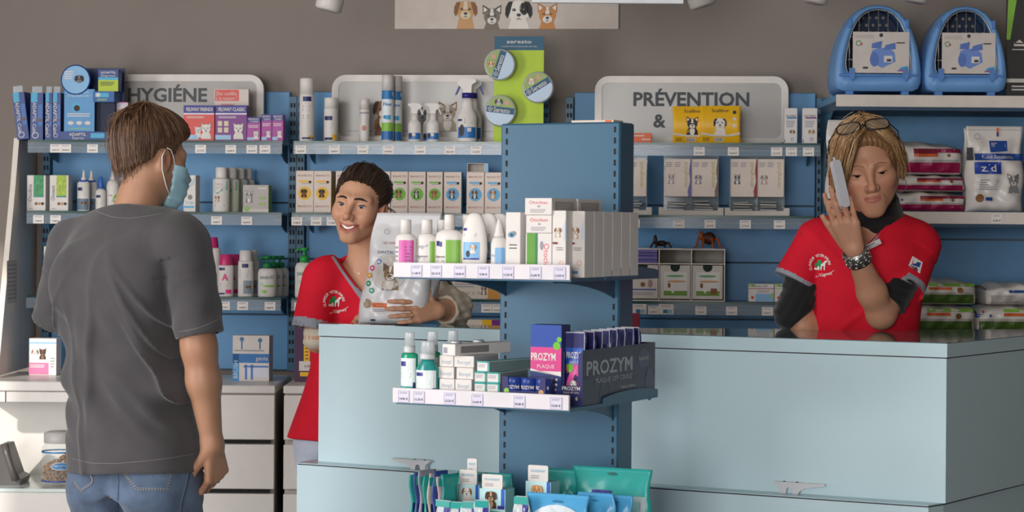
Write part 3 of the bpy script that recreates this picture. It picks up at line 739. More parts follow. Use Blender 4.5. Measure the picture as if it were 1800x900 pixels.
a = Art(.074, h * .14, lambda x, z: 0.0, x0=W2 - .078, z0=h * .50); a.rect(.1, .45, .75, .85, M_CYAN, 1); a.ell(.25, .66, .1, PAPER, 2); a.lines(.2, .1, .7, .35, 2, M_GRN, 2); a.build('upper_print', pl)
MB().box(W2 - .072, W2 - .01, .02, .08, .16, h * .50).build('riser', mat('#14233f', .6), ds)
tag(ds, 'blue cardboard counter display with a round dog panel on the top shelf', 'display')
def expr(a): a.rect(0, 0, 1, 1, mat('#b7cc31', .5), 1); a.rect(0, .64, 1, 1, M_NAVYB, 2); a.rect(0, .52, 1, .64, M_CYAN, 2); a.text('ADAPTIL', .5, .86, .1, PAPER, 3, wu=.76, bold=.012); a.text('Express', .5, .72, .09, PAPER, 3, wu=.7); a.lines(.1, .25, .85, .45, 3, INK, 2)
carton(FW, .29, 172, 207, 105, c.z + h * .64 + .0005, .05, M_NAVYB, 'small blue and lime box standing high on the blue counter display', art=expr, h=.075)
me, fn = bag_mesh(.055, .135, .03, 3, crk=.002); c2, _, _, rz = spot(FW, .24, 200, 224, 170, zz)
o = obj('treat_pouch', me, mat('#d66aa5', .3), None, c2, rz=rz); a = Art(.055, .135, fn); a.rect(.05, .55, .95, .98, mat('#cfc5cf', .3), 1, 6, 6); a.rect(.2, .3, .6, .45, PAPER, 1, 4, 3); a.build('pouch_print', o); tag(o, 'small pink pouch beside the blue display, half hidden by the man', 'pouch')
def fel(main, wd):
    def f(a):
        a.rect(0, 0, 1, 1, main, 1); a.rect(0, .78, 1, 1, mat('#2b2a86', .4), 2); a.text(wd, .52, .885, .1, PAPER, 3, wu=.86, bold=.02); a.rect(0, .74, 1, .78, mat('#e6dcea', .5), 2)
        pet(a, .74, .34, .17, FURW, FURG, FURW, 3, 'up'); pet(a, .48, .3, .12, mat('#d8d2d2', .5), FURG, FURW, 2, 'up') if 'FR' in wd else [a.rect(.08 + .2 * i, .42 - .18 * j, .22 + .2 * i, .56 - .18 * j, mat('#d9cdb0', .5), 2) for i in (0, 1) for j in (0, 1)]
        a.rect(0, .04, .5, .17, M_LAV, 2); a.lines(.1, .63, .7, .7, 2, PAPER, 2)
    return f
carton(FW, .27, 322, 376, 185, zz, .06, M_RED, 'red box with two white cats on the top shelf', art=fel(M_RED, 'FELIWAY FRIENDS'))
carton(FW, .27, 378, 433, 185, zz, .06, M_PURP, 'large purple box with a white cat beside the red cat box', art=fel(M_PURP, 'FELIWAY CLASSIC'))
def fels(a):
    a.rect(0, 0, 1, 1, M_MAG, 1); a.rect(0, .76, 1, 1, mat('#2b2a86', .4), 2); a.text('FELIWAY', .5, .92, .07, PAPER, 3, wu=.8, bold=.02); a.text('CLASSIC', .55, .82, .07, PAPER, 3, wu=.66, bold=.02); pet(a, .68, .3, .22, FURW, FURG, FURW, 3, 'up'); a.rect(0, .04, .5, .16, M_LAV, 2); a.lines(.1, .55, .9, .68, 2, PAPER, 2)
for i, (x0, x1, y, l) in enumerate(((434, 457, 206, 'small purple cat box, shortest and leftmost of the three'), (459, 477, 201, 'small purple cat box, the middle one of three'), (478, 497, 201, 'small purple cat box at the right end of its shelf'))):
    carton(FW, .28, x0, x1, y, zz, .045, M_MAG, l, art=fels, group='small purple diffuser boxes')
c3, w3, h3, rz = spot(FW, .20, 376, 436, 157, zz)
o = obj('leaflet_card', MB().box(-w3 / 2, w3 / 2, 0, .02, 0, h3).mesh(), mat('#ddd0c6', .6), None, c3, rz=rz); a = Art(w3, h3); a.rect(.02, .78, .72, .99, M_RED, 1); a.text('Des conflits', .36, .92, .07, PAPER, 2, wu=.6); a.text('à la maison ?', .36, .83, .07, PAPER, 2, wu=.62); a.lines(.2, .55, .6, .74, 3, mat('#d58b7c', .6), 1); a.build('card_print', o); tag(o, 'cream leaflet card with red heading behind the large purple box', 'leaflet')

# ---- hygiene unit, middle shelf
zz = ZR[1] + .0005
def oto(nm, col):
    def f(a): a.rect(.36, .38, .9, 1, col, 1); a.text(nm, .17, .5, .15, INK, 2, rot=PI / 2) if False else a.text(nm, .18, .5, .10, INK, 2, rot=PI / 2); [a.ell(.5 + .17 * i, .2, .08, (BROWN, TAN, DKBROWN)[i], 2) for i in range(3)]; a.lines(.1, .04, .35, .08, 1, GREYINK, 2); a.rect(.36, .38, .9, .42, mat('#2a8a80', .5), 2)
    return f
carton(FW, .28, 47, 80, 308, zz, .05, WHITE, 'white box with a dark green square at the left end of its shelf', art=oto('Otodine', mat('#3f9460', .5, var=.35, scale=90)))
carton(FW, .28, 87, 120, 308, zz, .05, WHITE, 'white box with a lime square beside the dark green square box', art=oto('Otoact', mat('#a6bf3f', .5, var=.3, scale=90)))
SPOUT = [(.42, .74), (.42, .80), (.28, .82), (.16, .96), (.12, 1.0), (0, 1)]
def blab(col): return lambda a: (a.rect(-.0 + .05, 0, .95, .42, col, 1, 8, 2), pet(a, .62, .25, .16, BROWN, DKBROWN, TAN, 2, 'flop', body=False), a.rect(.12, .72, .5, .84, NAVY, 1, 4), a.lines(.12, .5, .8, .66, 3, GREYINK, 1))
o = bottle(FW, .26, 136, 158, 299, zz, [(0, 0), (.95, 0), (1, .02), (1, .68), (.6, .74)], SPOUT, WHITE, WHITE, 'white dropper bottle with blue collar behind the man, the front one', art=blab(mat('#6b7f8f', .5)), sy=.8, lv=(.03, .68), group='dropper bottles with blue collars', extra=lambda r, R, h: MB().lathe([(.66 * R, .70 * h), (.66 * R, .755 * h)], 16).build('blue_collar', mat('#2f53b5', .4), r))
clone(o, .010, .06, 'white dropper bottle with blue collar behind the man, the rear one')
bottle(FW, .27, 168, 186, 311, zz, [(0, 0), (.95, 0), (1, .02), (1, .58), (.5, .66)], [(.5, .66), (.5, .72), (.36, .97), (.25, 1), (0, 1)], WHITE, mat('#2f63c0', .4), 'small white bottle with a pointed blue cap behind the man', art=lambda a: (a.rect(.15, .6, .6, .75, NAVY, 1, 4), a.lines(.15, .2, .8, .5, 3, GREYINK, 1)), sy=.85)
o = bottle(FW, .25, 187, 210, 300, zz, [(0, 0), (.95, 0), (1, .02), (1, .6), (.85, .72), (.5, .77)], [(.42, .77), (.42, .84), (.3, .86), (.22, .98), (0, 1)], WHITE, WHITE, 'white pointed bottle marked with green swirls beside the man, front', art=lambda a: (a.text('mp', .4, .62, .12, GREYINK, 1), a.ell(.9, .4, .3, M_GRN, 1, rv=.4), a.lines(.2, .2, .6, .4, 3, GREYINK, 1)), sy=.85, group='white pointed bottles')
clone(o, .016, .06, 'white pointed bottle marked with green swirls beside the man, rear')
carton(FW, .28, 322, 344, 308, zz, .045, WHITE, 'slim white box standing beside the face mask', side=mat('#d8cfc8', .5), turn=-.12, art=lambda a: (a.text('Tridyl', .5, .25, .07, mat('#5fa9cf', .5), 1, wu=.7, rot=0), a.rect(.05, .1, .9, .16, M_CYAN, 1), a.ell(.55, .4, .2, FURG, 1), a.poly([(.2, .85), (.35, .65), (.9, .75), (.95, .98), (.5, .72)], mat('#b9c8d2', .5), 1)))
o = bottle(FW, .27, 374, 404, 294, zz, [(0, 0), (.95, 0), (1, .02), (1, .70), (.97, .73), (.6, .76)], [(.66, .76), (.68, .77), (.68, .985), (.6, 1), (0, 1)], WHITE, WHITE, 'white shampoo bottle with a turquoise label, front one of the row', art=lambda a: (a.poly([(.12, .98), (.12, .62), (.35, .52), (.55, .62), (.88, .66), (.88, .98)], M_TEALP, 1), a.text('Pulvex', .42, .86, .1, PAPER, 2, wu=.5, bold=.01), a.text('Shampoo', .5, .74, .07, PAPER, 2, wu=.6), pet(a, .33, .4, .13, TAN, BROWN, FURW, 2), a.lines(.2, .1, .8, .18, 1, GREYINK, 1)), sy=.7, lv=(.05, .72), group='white shampoo bottles behind the man')
clone(o, .022, .055, 'white shampoo bottle with a turquoise label, second of the row'); clone(o, .038, .115, 'white shampoo bottle with a turquoise label, third of the row'); clone(o, .052, .17, 'white shampoo bottle with a turquoise label, rearmost of the row')
carton(FW, .28, 427, 472, 325, zz, .06, mat('#bdb5b2', .5), 'flat box with a grey cat photo at the end of the middle shelf', side=M_GRN, art=lambda a: (a.rect(0, 0, 1, .12, PAPER, 2), pet(a, .24, .62, .15, FURG, FURG, FURW, 3, 'up'), a.ell(.15, .12, .1, M_GRN, 4), [a.ell(.68 + .14 * i, .32 + .2 * j, .05, M_GRN, 3) for i in (0, 1) for j in (0, 1)], a.lines(.6, .8, .95, .95, 1, PAPER, 3)))
carton(FW, .26, 283, 306, 364, zz, .04, WHITE, 'low white box lying under the face mask', art=lambda a: a.rect(.5, .2, .9, .7, mat('#a7b86a', .5), 1))

# ---- hygiene unit, lower shelf
zz = ZR[2] + .0005
carton(FW, .28, 77, 103, 433, zz, .05, WHITE, 'tall white box with a pale blue corner beside the left grey sleeve', art=lambda a: (a.text('Clorexyderm', .3, .42, .075, GREYINK, 1, rot=PI / 2), a.rect(.55, .5, 1, 1, M_LBLUE, 1), a.rect(.55, .4, 1, .5, M_GRN, 1)))
def ali(a): a.text('A', .5, .62, .24, mat('#e23d86', .4), 2, bold=.03); a.rect(.1, .86, .5, .95, NAVY, 1, 4); a.lines(.2, .3, .8, .45, 3, GREYINK, 1); a.rect(.55, .06, .9, .2, mat('#e23d86', .4), 1, 4); a.rect(.1, .03, .5, .09, NAVY, 1, 4)
PINKC = mat('#c92f74', .35)
o = bottle(FW, .27, 384, 411, 447, zz, [(0, 0), (.95, 0), (1, .02), (1, .70), (.95, .745)], [(.88, .745), (.88, .75), (.72, .99), (.66, 1), (0, 1)], WHITE, PINKC, 'white bottle with magenta cap and pink letter A, the shorter front one', art=ali, sy=.6, lv=(.03, .72), group='magenta capped bottles')
clone(o, .014, .06, 'white bottle with magenta cap and pink letter A, behind the shorter front one')
bottle(FW, .24, 357, 388, 417, zz, [(0, 0), (.95, 0), (1, .02), (1, .78), (.95, .82)], [(.78, .82), (.78, .825), (.66, .99), (.6, 1), (0, 1)], WHITE, PINKC, 'tall white bottle with magenta cap partly behind the grey sleeve', art=ali, sy=.6, lv=(.03, .8), group='magenta capped bottles')
o = bottle(FW, .27, 419, 446, 440, zz, [(0, 0), (.95, 0), (1, .02), (1, .73), (.95, .77)], [(.86, .77), (.86, .78), (.8, .99), (.74, 1), (0, 1)], WHITE, mat('#d9d4d2', .35), 'white bottle with a white cap next to the green pump bottles, front', art=lambda a: (a.rect(.3, .84, .72, .96, NAVY, 1, 4), a.lines(.15, .55, .8, .8, 4, GREYINK, 1), a.rect(.4, .05, .95, .45, mat('#8a99a5', .5), 1, 5, 3), pet(a, .72, .25, .13, BROWN, DKBROWN, TAN, 2, body=False)), sy=.6, lv=(.03, .74), group='white capped bottles')
clone(o, .008, .055, 'white bottle with a white cap next to the green pump bottles, rear')
GP = mat('#1f7a44', .35)
def dou(a): a.text('DOUXO', .42, .78, .12, mat('#2a8a63', .5), 1, wu=.5, bold=.01); a.ring(.8, .8, .09, .03, mat('#2a8a63', .5), 1); a.rect(.35, .38, .9, .46, M_GRN, 1, 5); a.ell(.4, .18, .15, M_GRN, 1, rv=.1); a.ell(.25, .5, .1, mat('#b9d8c5', .5), 1)
o = bottle(FW, .27, 454, 487, 450, zz, PUMP_B, None, WHITE, None, 'white bottle with a dark green pump on the lower shelf, front of its row', art=dou, sy=.7, lv=(.03, .6), group='green pump bottles', extra=pump(GP))
clone(o, .010, .06, 'white bottle with a dark green pump on the lower shelf, second of its row'); clone(o, .020, .12, 'white bottle with a dark green pump on the lower shelf, rearmost of its row')
bottle(FW, .27, 519, 552, 435, zz, PUMP_B, None, WHITE, None, 'white bottle with a green pump beside the red shoulder of the smiling woman', art=dou, sy=.7, lv=(.03, .6), group='green pump bottles', extra=pump(mat('#2f9a4c', .35)))
# ---- on the cabinets
zz = .8585
carton(FW, .42, 52, 100, 595, zz, .06, WHITE, 'white and pink box with a cat and dog photo on the low cabinet', art=lambda a: (a.rect(0, .02, .72, .34, mat('#cf6f9b', .5), 1), a.rect(0, .86, 1, .9, M_LBLUE, 1), pet(a, .5, .62, .13, DKBROWN, INK, BROWN, 2, 'up'), pet(a, .22, .62, .12, FURW, BROWN, FURW, 2), a.lines(.05, .2, .6, .3, 2, PAPER, 2), a.lines(.78, .2, .95, .5, 4, GREYINK, 1)))
lp = carton(FW, .45, 410, 474, 590, .8505, .07, mat('#dcd8d6', .5), 'blue and white tooth brush box standing on the drawer cabinet', art=lambda a: (a.rect(0, 0, 1, 1, PAPER, 1), a.rect(0, .40, 1, .60, mat('#2a74b8', .4), 2), a.rect(0, 0, .18, .6, mat('#2a8fd0', .4), 2), a.text('génia', .8, .5, .09, PAPER, 3), a.text('BRUSH', .09, .25, .09, PAPER, 3, rot=PI / 2), a.rect(.3, .08, .98, .36, mat('#d9d9e6', .4), 2), a.rect(.34, .03, .40, .36, mat('#4a7fc4', .4), 3), a.rect(.5, .03, .56, .36, mat('#4a7fc4', .4), 3), a.rect(.3, .30, .98, .34, mat('#4a7fc4', .4), 3), a.lines(.05, .64, .9, .7, 1, GREYINK, 2), a.ell(.25, .92, .06, mat('#3a76a8', .4), 2), a.ell(.75, .9, .06, mat('#3a76a8', .4), 2), a.rect(.23, .70, .27, .88, mat('#3a76a8', .4), 2), a.rect(.73, .70, .77, .86, mat('#3a76a8', .4), 2)))
def rul(a):
    a.rect(0, 0, 1, 1, mat('#4b2a4d', .5), 1)
    for u, v in ((.25, .88), (.57, .73)):
        a.ring(u, v, .14, .035, M_YEL, 2); a.ell(u, v, .1, mat('#3b6b8c', .5), 2); a.rect(u - .05, v - .58, u + .08, v - .1, M_YEL, 2)
        for k in range(9): a.rect(u - .02, v - .55 + .05 * k, u + .05, v - .535 + .05 * k, INK, 3)
    a.rect(.1, .16, .55, .3, PAPER, 3); a.text('6,40 €', .33, .23, .04, INK, 4); a.rect(.12, .08, .95, .14, M_YEL, 2)
carton(FW, .45, 519, 600, 551, .8505, .08, mat('#4b2a4d', .5), 'dark purple carton printed with yellow measuring tapes behind the counter', art=rul)
# jar of kibble, telephone
p = at(93, 846, 7.05); jz = NZ + .0005; jr = .0535; jh = .175
j = empty('kibble_jar', (p.x, 7.13, jz))
MB().lathe([(0, .001), (jr * .94, .001), (jr, .012), (jr, jh * .68), (jr * .86, jh * .76), (jr * .80, jh * .78)], 30, caps=False).build('jar_glass', thin_glass('#dfe8e8', .16, .03, 'clear_jar'), j)
MB().lathe([(jr * .86, jh * .78), (jr * .88, jh * .79), (jr * .88, jh * .96), (jr * .6, jh * 1.0), (0, jh * 1.01)], 28).build('jar_lid', mat('#c9c4c2', .4), j)
b = MB(); rr = random.Random(5); kz = []
for i in range(420):
    a_ = rr.uniform(0, 2 * PI); q = jr * .9 * math.sqrt(rr.random()); z0 = .008 + rr.random() * (jh * .44 + jh * .16 * math.cos(a_) * q / jr); s_ = rr.uniform(.0048, .0062)
    V = [(s_, 0, 0), (-s_, 0, 0), (0, s_, 0), (0, -s_, 0), (0, 0, s_ * .8), (0, 0, -s_ * .8)]
    b.add([(q * math.cos(a_) + x, q * math.sin(a_) + y, z0 + z) for x, y, z in V], [(0, 2, 4), (2, 1, 4), (1, 3, 4), (3, 0, 4), (2, 0, 5), (1, 2, 5), (3, 1, 5), (0, 3, 5)], 0, True)
k_ = b.build('kibble', mat('#bd8850', .7, var=.3, scale=60), j); k_['kind'] = 'stuff'
MB().lathe([(jr + .001, jh * .60), (jr + .001, jh * .63)], 30, caps=False).build('upper_band', mat('#2a7fc0', .4), j); MB().lathe([(jr + .001, jh * .06), (jr + .001, jh * .085)], 30, caps=False).build('lower_band', mat('#2a50a8', .4), j)
a = Art(2 * jr, jh, lambda x, z: -math.sqrt(max(0, jr * jr - x * x)) - .001); a.ell(.68, .36, .3, PAPER, 1, rv=.12, n=22, rings=3); a.ell(.68, .36, .27, mat('#2d86c8', .4), 2, rv=.1, n=22, rings=3); a.text('PRESCRIPTION', .68, .37, .04, PAPER, 3, wu=.46); a.text('DIET', .68, .31, .03, PAPER, 3); a.build('jar_label', j)
tag(j, 'clear jar of brown kibble with a grey lid in the white niche', 'jar')
t = empty('desk_telephone', (at(2, 835, 7.05).x, 7.16, NZ + .0005))
M_PH = mat('#4a4644', .4, name='dark_plastic')
MB().prism([(-.09, 0), (.05, 0), (.056, .02), (.035, .03), (-.0, .13), (-.02, .13), (-.09, .05)][::-1], -.07, .07, axis='y').build('phone_base', M_PH, t, rot=(0, 0, 0))
MB().tube([(.004, -.085, .135), (.015, -.09, .10), (.03, -.09, .055), (.042, -.085, .02)], [.013, .011, .011, .014], 10).build('handset', mat('#5c5653', .35), t)
for i in range(4): MB().box(.008 + i * .008, .014 + i * .008, -.0725, -.07, .085 - i * .022, .093 - i * .022).build('key', mat('#8b8582', .5), t)
tag(t, 'dark grey desk telephone at the left edge of the niche', 'telephone')

# ================================================================== middle unit, top shelf: cans and sprays
zz = ZR[0] + .0005
def para(a): a.rect(.3, .66, .85, .74, NAVY, 1, 4); a.lines(.3, .48, .8, .6, 2, GREYINK, 1); a.lines(.3, .36, .7, .44, 2, GREYINK, 1); a.rect(.25, .02, .95, .05, NAVY, 1, 4); a.rect(.7, .05, .95, .08, M_YEL, 1, 3)
bottle(FW, .25, 526, 552, 138, zz, AERO_B, AERO_C, WHITE, WHITE, 'tall white aerosol can, tallest at the left end of its shelf', cat='can', name='aerosol_can', art=para, sy=1.0, lv=(.02, .95))
bottle(FW, .25, 569, 593, 172, zz, AERO_B, AERO_C, WHITE, WHITE, 'shorter white aerosol can right of the tallest white one', cat='can', name='aerosol_can', art=lambda a: (a.rect(.1, .5, .68, .6, NAVY, 1, 5), a.lines(.1, .3, .75, .45, 3, GREYINK, 1), a.rect(.1, .02, .7, .08, NAVY, 1, 4), a.rect(.7, .02, .95, .15, M_YEL, 1, 3)), sy=1.0, lv=(.02, .95))
o = bottle(FW, .26, 632, 649, 174, zz, AERO_B, AERO_C, WHITE, mat('#d3ccc6', .35), 'small slim spray can before the photo sign, front one', cat='can', name='aerosol_can', art=lambda a: (a.rect(0.04, .68, .96, .72, GREYINK, 1, 6), a.lines(.15, .45, .85, .66, 4, GREYINK, 1), a.ell(.5, .32, .25, mat('#c98f80', .5), 1, rv=.3)), sy=1.0, lv=(.02, .95), group='slim spray cans')
clone(o, -.010, .05, 'small slim spray can before the photo sign, rear one')
def flee(a): a.rect(0.03, .02, .97, .16, mat('#2d6fb2', .4), 1, 8); a.rect(.03, .16, .97, .30, M_GRN, 1, 8); a.rect(.03, .30, .97, .82, mat('#dfe6ea', .4), 1, 8); a.poly([(.03, .82), (.03, .68), (.3, .72), (.97, .66), (.97, .82)], mat('#2a7ab8', .4), 2) if False else a.rect(.03, .68, .97, .82, mat('#2a7ab8', .4), 2, 8); a.text('Flee', .52, .6, .06, mat('#2d6fb2', .4), 3, bold=.01); a.lines(.1, .46, .9, .55, 3, GREYINK, 2); a.ell(.35, .39, .14, mat('#2a7ab8', .4), 2); a.rect(.4, .35, .8, .42, M_CYAN, 2, 4)
o = bottle(FW, .26, 670, 692, 132, zz, AERO_B, AERO_C, WHITE, mat('#cfc9c4', .35), 'tall blue, green and white aerosol can, the front one', cat='can', name='aerosol_can', art=flee, sy=1.0, lv=(.01, .93), group='blue and white aerosol cans')
clone(o, .022, .05, 'tall blue, green and white aerosol can, the one behind')
def fro(a): a.rect(.05, .0, .95, .42, mat('#2a6fb4', .4), 1, 7, 2); a.ell(.22, .24, .16, INK, 2); a.rect(.35, .2, .6, .4, PAPER, 2, 3); a.lines(.12, .58, .8, .9, 3, GREYINK, 1)
SPR_B = [(0, 0), (.94, 0), (1, .02), (1, .42), (.9, .48), (.55, .54), (.5, .56), (.5, .70)]
def small_spray(px0, px1, label, d, flip=1):
    return bottle(FW, d, px0, px1, 178, zz, SPR_B, None, WHITE, None, label, cat='spray bottle', name='spray_bottle', art=fro, sy=.8, lv=(.06, .44), group='small white trigger sprays', extra=lambda r, R, h: trigger(r, R, h * 1.45, .70 * h, WHITE, WHITE, -flip, .9))
small_spray(717, 740, 'small white trigger spray, leftmost of the small three', .27)
small_spray(750, 772, 'small white trigger spray, rightmost of the small three', .27)
small_spray(743, 765, 'small white trigger spray, behind and between the other small two', .20, -1)
M_VIO = mat('#2f2a86', .4)
def big(px0, px1, label, d, head, flip):
    def ex(r, R, h):
        MB().lathe([(.52 * R, .66 * h), (.52 * R, .74 * h)], 18).build('violet_collar', M_VIO, r); trigger(r, R * .8, h * 1.25, .735 * h, head, M_VIO, flip, 1.0)
    return bottle(FW, d, px0, px1, 133, zz, [(0, 0), (.95, 0), (1, .02), (1, .38), (.85, .44), (.62, .50), (.56, .58), (.5, .66)], None, WHITE, None, label, cat='spray bottle', name='spray_bottle', art=lambda a: (a.rect(.08, .05, .95, .48, mat('#2a6fb4', .4), 1, 8, 2), a.ell(.27, .35, .13, INK, 2, rv=.3), a.rect(.55, .3, .75, .45, PAPER, 2, 2), a.rect(.06, .72, .28, .8, NAVY, 1, 3), a.lines(.4, .6, .9, .85, 3, GREYINK, 1)), sy=.7, lv=(.04, .42), group='large trigger sprays with violet collars', extra=ex)
big(803, 838, 'large white trigger spray with violet lever, the front one', .27, mat('#e2dcd6', .4), 1)
big(812, 847, 'large trigger spray with clear head pointing right, the rear one', .19, mat('#b9bcb4', .3), -1)

# ---- middle unit, middle shelf: slim dog tablet boxes
zz = ZR[1] + .0005
M_CREAM = mat('#e6d6cb', .5, name='cream_card'); M_ORA = mat('#e2622f', .4)
def brav(col, dog):
    def f(a):
        a.text('BRAVECTO', .5, .885, .045, mat('#a06a60', .5), 1, wu=.78, bold=.01); a.text('BRAVECTO', .5, .15, .045, mat('#b5675c', .5), 1, wu=.78, bold=.01)
        a.ell(.5, .46, .37, col, 1, n=24); a.rect(.16, .72, .72, .765, col, 1); a.ell(.8, .73, .08, DKBROWN, 2); a.lines(.3, .68, .8, .71, 1, GREYINK, 1)
        pet(a, .46, .50, .17, dog[0], dog[1], dog[2], 2, dog[3])
    return f
YD = (FURB, FURB, BROWN, 'flop'); GD = (BROWN, DKBROWN, TAN, 'flop'); UD = (FURB, TAN, FURW, 'up'); BD = (DKBROWN, BROWN, FURW, 'flop'); TD = (mat('#a5673f', .6), BROWN, TAN, 'flop')
BL = mat('#4fa5d8', .4); GRC = mat('#6fba2f', .4)
blist = [(520, 551, M_YEL, YD, 'slim cream box with yellow circle at the left end of its row'), (551.5, 582, M_YEL, YD, 'slim cream box with yellow circle second in its row'), (590, 620, M_ORA, YD, 'slim cream box mostly hidden behind the dark-haired woman, left of her hair'), (622, 655, M_ORA, GD, 'slim cream box hidden behind the head of the dark-haired woman'), (656, 686, M_ORA, GD, 'slim cream box with orange circle just right of the dark hair'), (687, 717, GRC, GD, 'slim cream box with green circle, next to the orange one'), (718, 748, GRC, UD, 'slim cream box with green circle and a black and tan prick-eared dog'), (750, 778, GRC, TD, 'slim cream box with green circle beside the blue circles'), (780, 811, BL, BD, 'slim cream box with blue circle next to the green circles'), (820, 851, BL, BD, 'slim cream box with blue circle under the open carton'), (852, 883, BL, (TAN, BROWN, FURW, 'flop'), 'slim cream box with blue circle beside the blue column')]
for i, (x0, x1, col, dog, l) in enumerate(blist):
    if i == 3: continue
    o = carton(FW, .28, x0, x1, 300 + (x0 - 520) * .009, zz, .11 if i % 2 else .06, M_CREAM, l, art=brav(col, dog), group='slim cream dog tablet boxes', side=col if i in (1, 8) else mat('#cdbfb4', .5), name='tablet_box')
    if i == 9: top_z = o.location.z + o['h']; topo = o
c, w, h, rz = spot(FW, .27, 821, 852, 287, top_z + .0005)
ob = empty('open_carton', c, rz); q = .0015; D_ = .07; h = .030
for nm, bx in (('carton_floor', (-w / 2, w / 2, 0, D_, 0, q)), ('carton_roof', (-w / 2, w / 2, 0, D_, h - q, h)), ('carton_side', (-w / 2, -w / 2 + q, 0, D_, q, h - q)), ('carton_side', (w / 2 - q, w / 2, 0, D_, q, h - q)), ('carton_back', (-w / 2 + q, w / 2 - q, D_ - q, D_, q, h - q))):
    MB().box(*bx).build(nm, mat('#d6cdc5', .55), ob)
MB().box(w / 2, w / 2 + .012, -.002, .02, .0, h).build('carton_flap', M_LBLUE, ob)
tag(ob, 'small open empty carton lying on top of a slim cream box', 'box')
# ---- middle unit, lower shelf and below
zz = ZR[2] + .0005
carton(FW, .28, 795, 885, 490, zz, .06, mat('#dccfc2', .5), 'cream box with a printed cat seen under the stand shelf', art=lambda a: (a.lines(.05, .55, .5, .9, 3, GREYINK, 1), [a.ring(.12 + .1 * i, .3, .025, .006, INK, 1, 12) for i in range(5)], a.rect(.7, .0, 1, .6, mat('#c98f3e', .5), 1), pet(a, .62, .5, .06, BROWN, DKBROWN, FURW, 2, 'up')))
carton(FW, .40, 820, 880, 562, .8505, .05, mat('#ddd0c2', .5), 'cream, yellow and purple box behind the counter beside the column', art=lambda a: (a.rect(.47, 0, .75, 1, M_YEL, 1), a.rect(.75, 0, 1, 1, M_PURP, 1)))

# ================================================================== prevention unit
zz = ZR[0] + .0005
carton(FW, .28, 1106, 1145, 234, zz, .08, M_ORA, 'low orange box on the top shelf right beside the blue column', art=lambda a: (a.lines(.1, .6, .7, .85, 1, PAPER, 1), a.lines(.55, .2, .95, .5, 1, PAPER, 1)))
def pillowpack(px0, px1, pyt, d, label, artf):
    c, w, h, rz = spot(FW, d, px0, px1, pyt, zz); n = 14; V = []; F_ = []
    def yb(u, v): return -.022 * (1 - (2 * v - 1) ** 2)
    for s in (1, -1):
        for j in range(n + 1):
            for i in range(n + 1):
                u, v = i / n, j / n; k = 1 - .05 * (1 - (2 * v - 1) ** 2); V.append(((u - .5) * w * k, s * yb(u, v), v * h))
    m = n + 1; n1 = m * m
    for j in range(n):
        for i in range(n): a0 = j * m + i; F_ += [(a0, a0 + 1, a0 + m + 1, a0 + m), (n1 + a0 + 1, n1 + a0, n1 + a0 + m, n1 + a0 + m + 1)]
    for j in range(n): a0 = j * m; F_.append((a0, a0 + m, n1 + a0 + m, n1 + a0)); a0 += n; F_.append((a0 + m, a0, n1 + a0, n1 + a0 + m))
    o = obj('collar_pack', pydata(V, F_, smooth=True), M_YEL, None, c, rz=rz)
    a = Art(w, h, lambda x, z: -.022 * (1 - (2 * z / h - 1) ** 2) - .0004); artf(a); a.build('pack_print', o); tag(o, label, 'pack', 'yellow collar packs')
def sca(dog, face):
    def f(a):
        a.text('Scalibor', .5, .87, .09, INK, 1, wu=.42, bold=.008); pet(a, .49, .52, .15, dog[0], dog[1], dog[2], 1, dog[3], face=face); a.poly([(.03, .28), (.03, .22), (.35, .17), (.7, .17), (.97, .22), (.97, .28), (.7, .22), (.35, .22)], PAPER, 9)
        for i, m_ in enumerate((INK, PAPER, PAPER)): a.ell(.84, .82 - .18 * i, .045, m_, 1)
        a.rect(.35, .04, .58, .14, PAPER, 1); [a.rect(.37 + .04 * i, .05, .385 + .04 * i, .13, INK, 2) for i in range(5)]; a.lines(.08, .05, .25, .15, 2, BROWN, 1)
    return f
pillowpack(1181, 1253, 187, .26, 'yellow collar pack with a black and white terrier, the rear left one', sca((FURB, FURB, FURW, 'up'), FURB))
pillowpack(1229, 1302, 186, .29, 'yellow collar pack with a dalmatian, the front right one', sca((FURW, FURB, FURW, 'flop'), FURW))
def dol(col, dg): return lambda a: (a.text('DOLTHÈNE', .5, .78, .055, INK, 1, wu=.75, bold=.01), a.rect(.2, .70, .95, .745, col, 1), a.lines(.15, .45, .85, .65, 4, GREYINK, 1), pet(a, .62, .32, .2, dg, BROWN, FURW, 2, body=False), a.ring(.62, .12, .12, .04, col, 1), a.rect(.03, .03, .08, .12, NAVY, 1))
carton(FW, .28, 1378, 1401, 190, zz, .05, WHITE, 'small white box with a blue stripe at the right of the prevention sign', art=dol(mat('#2f87b8', .5), BROWN))
carton(FW, .28, 1410, 1436, 190, zz, .05, WHITE, 'small white box with a violet stripe at the end of the top shelf', art=dol(mat('#8a4a8c', .5), TAN))
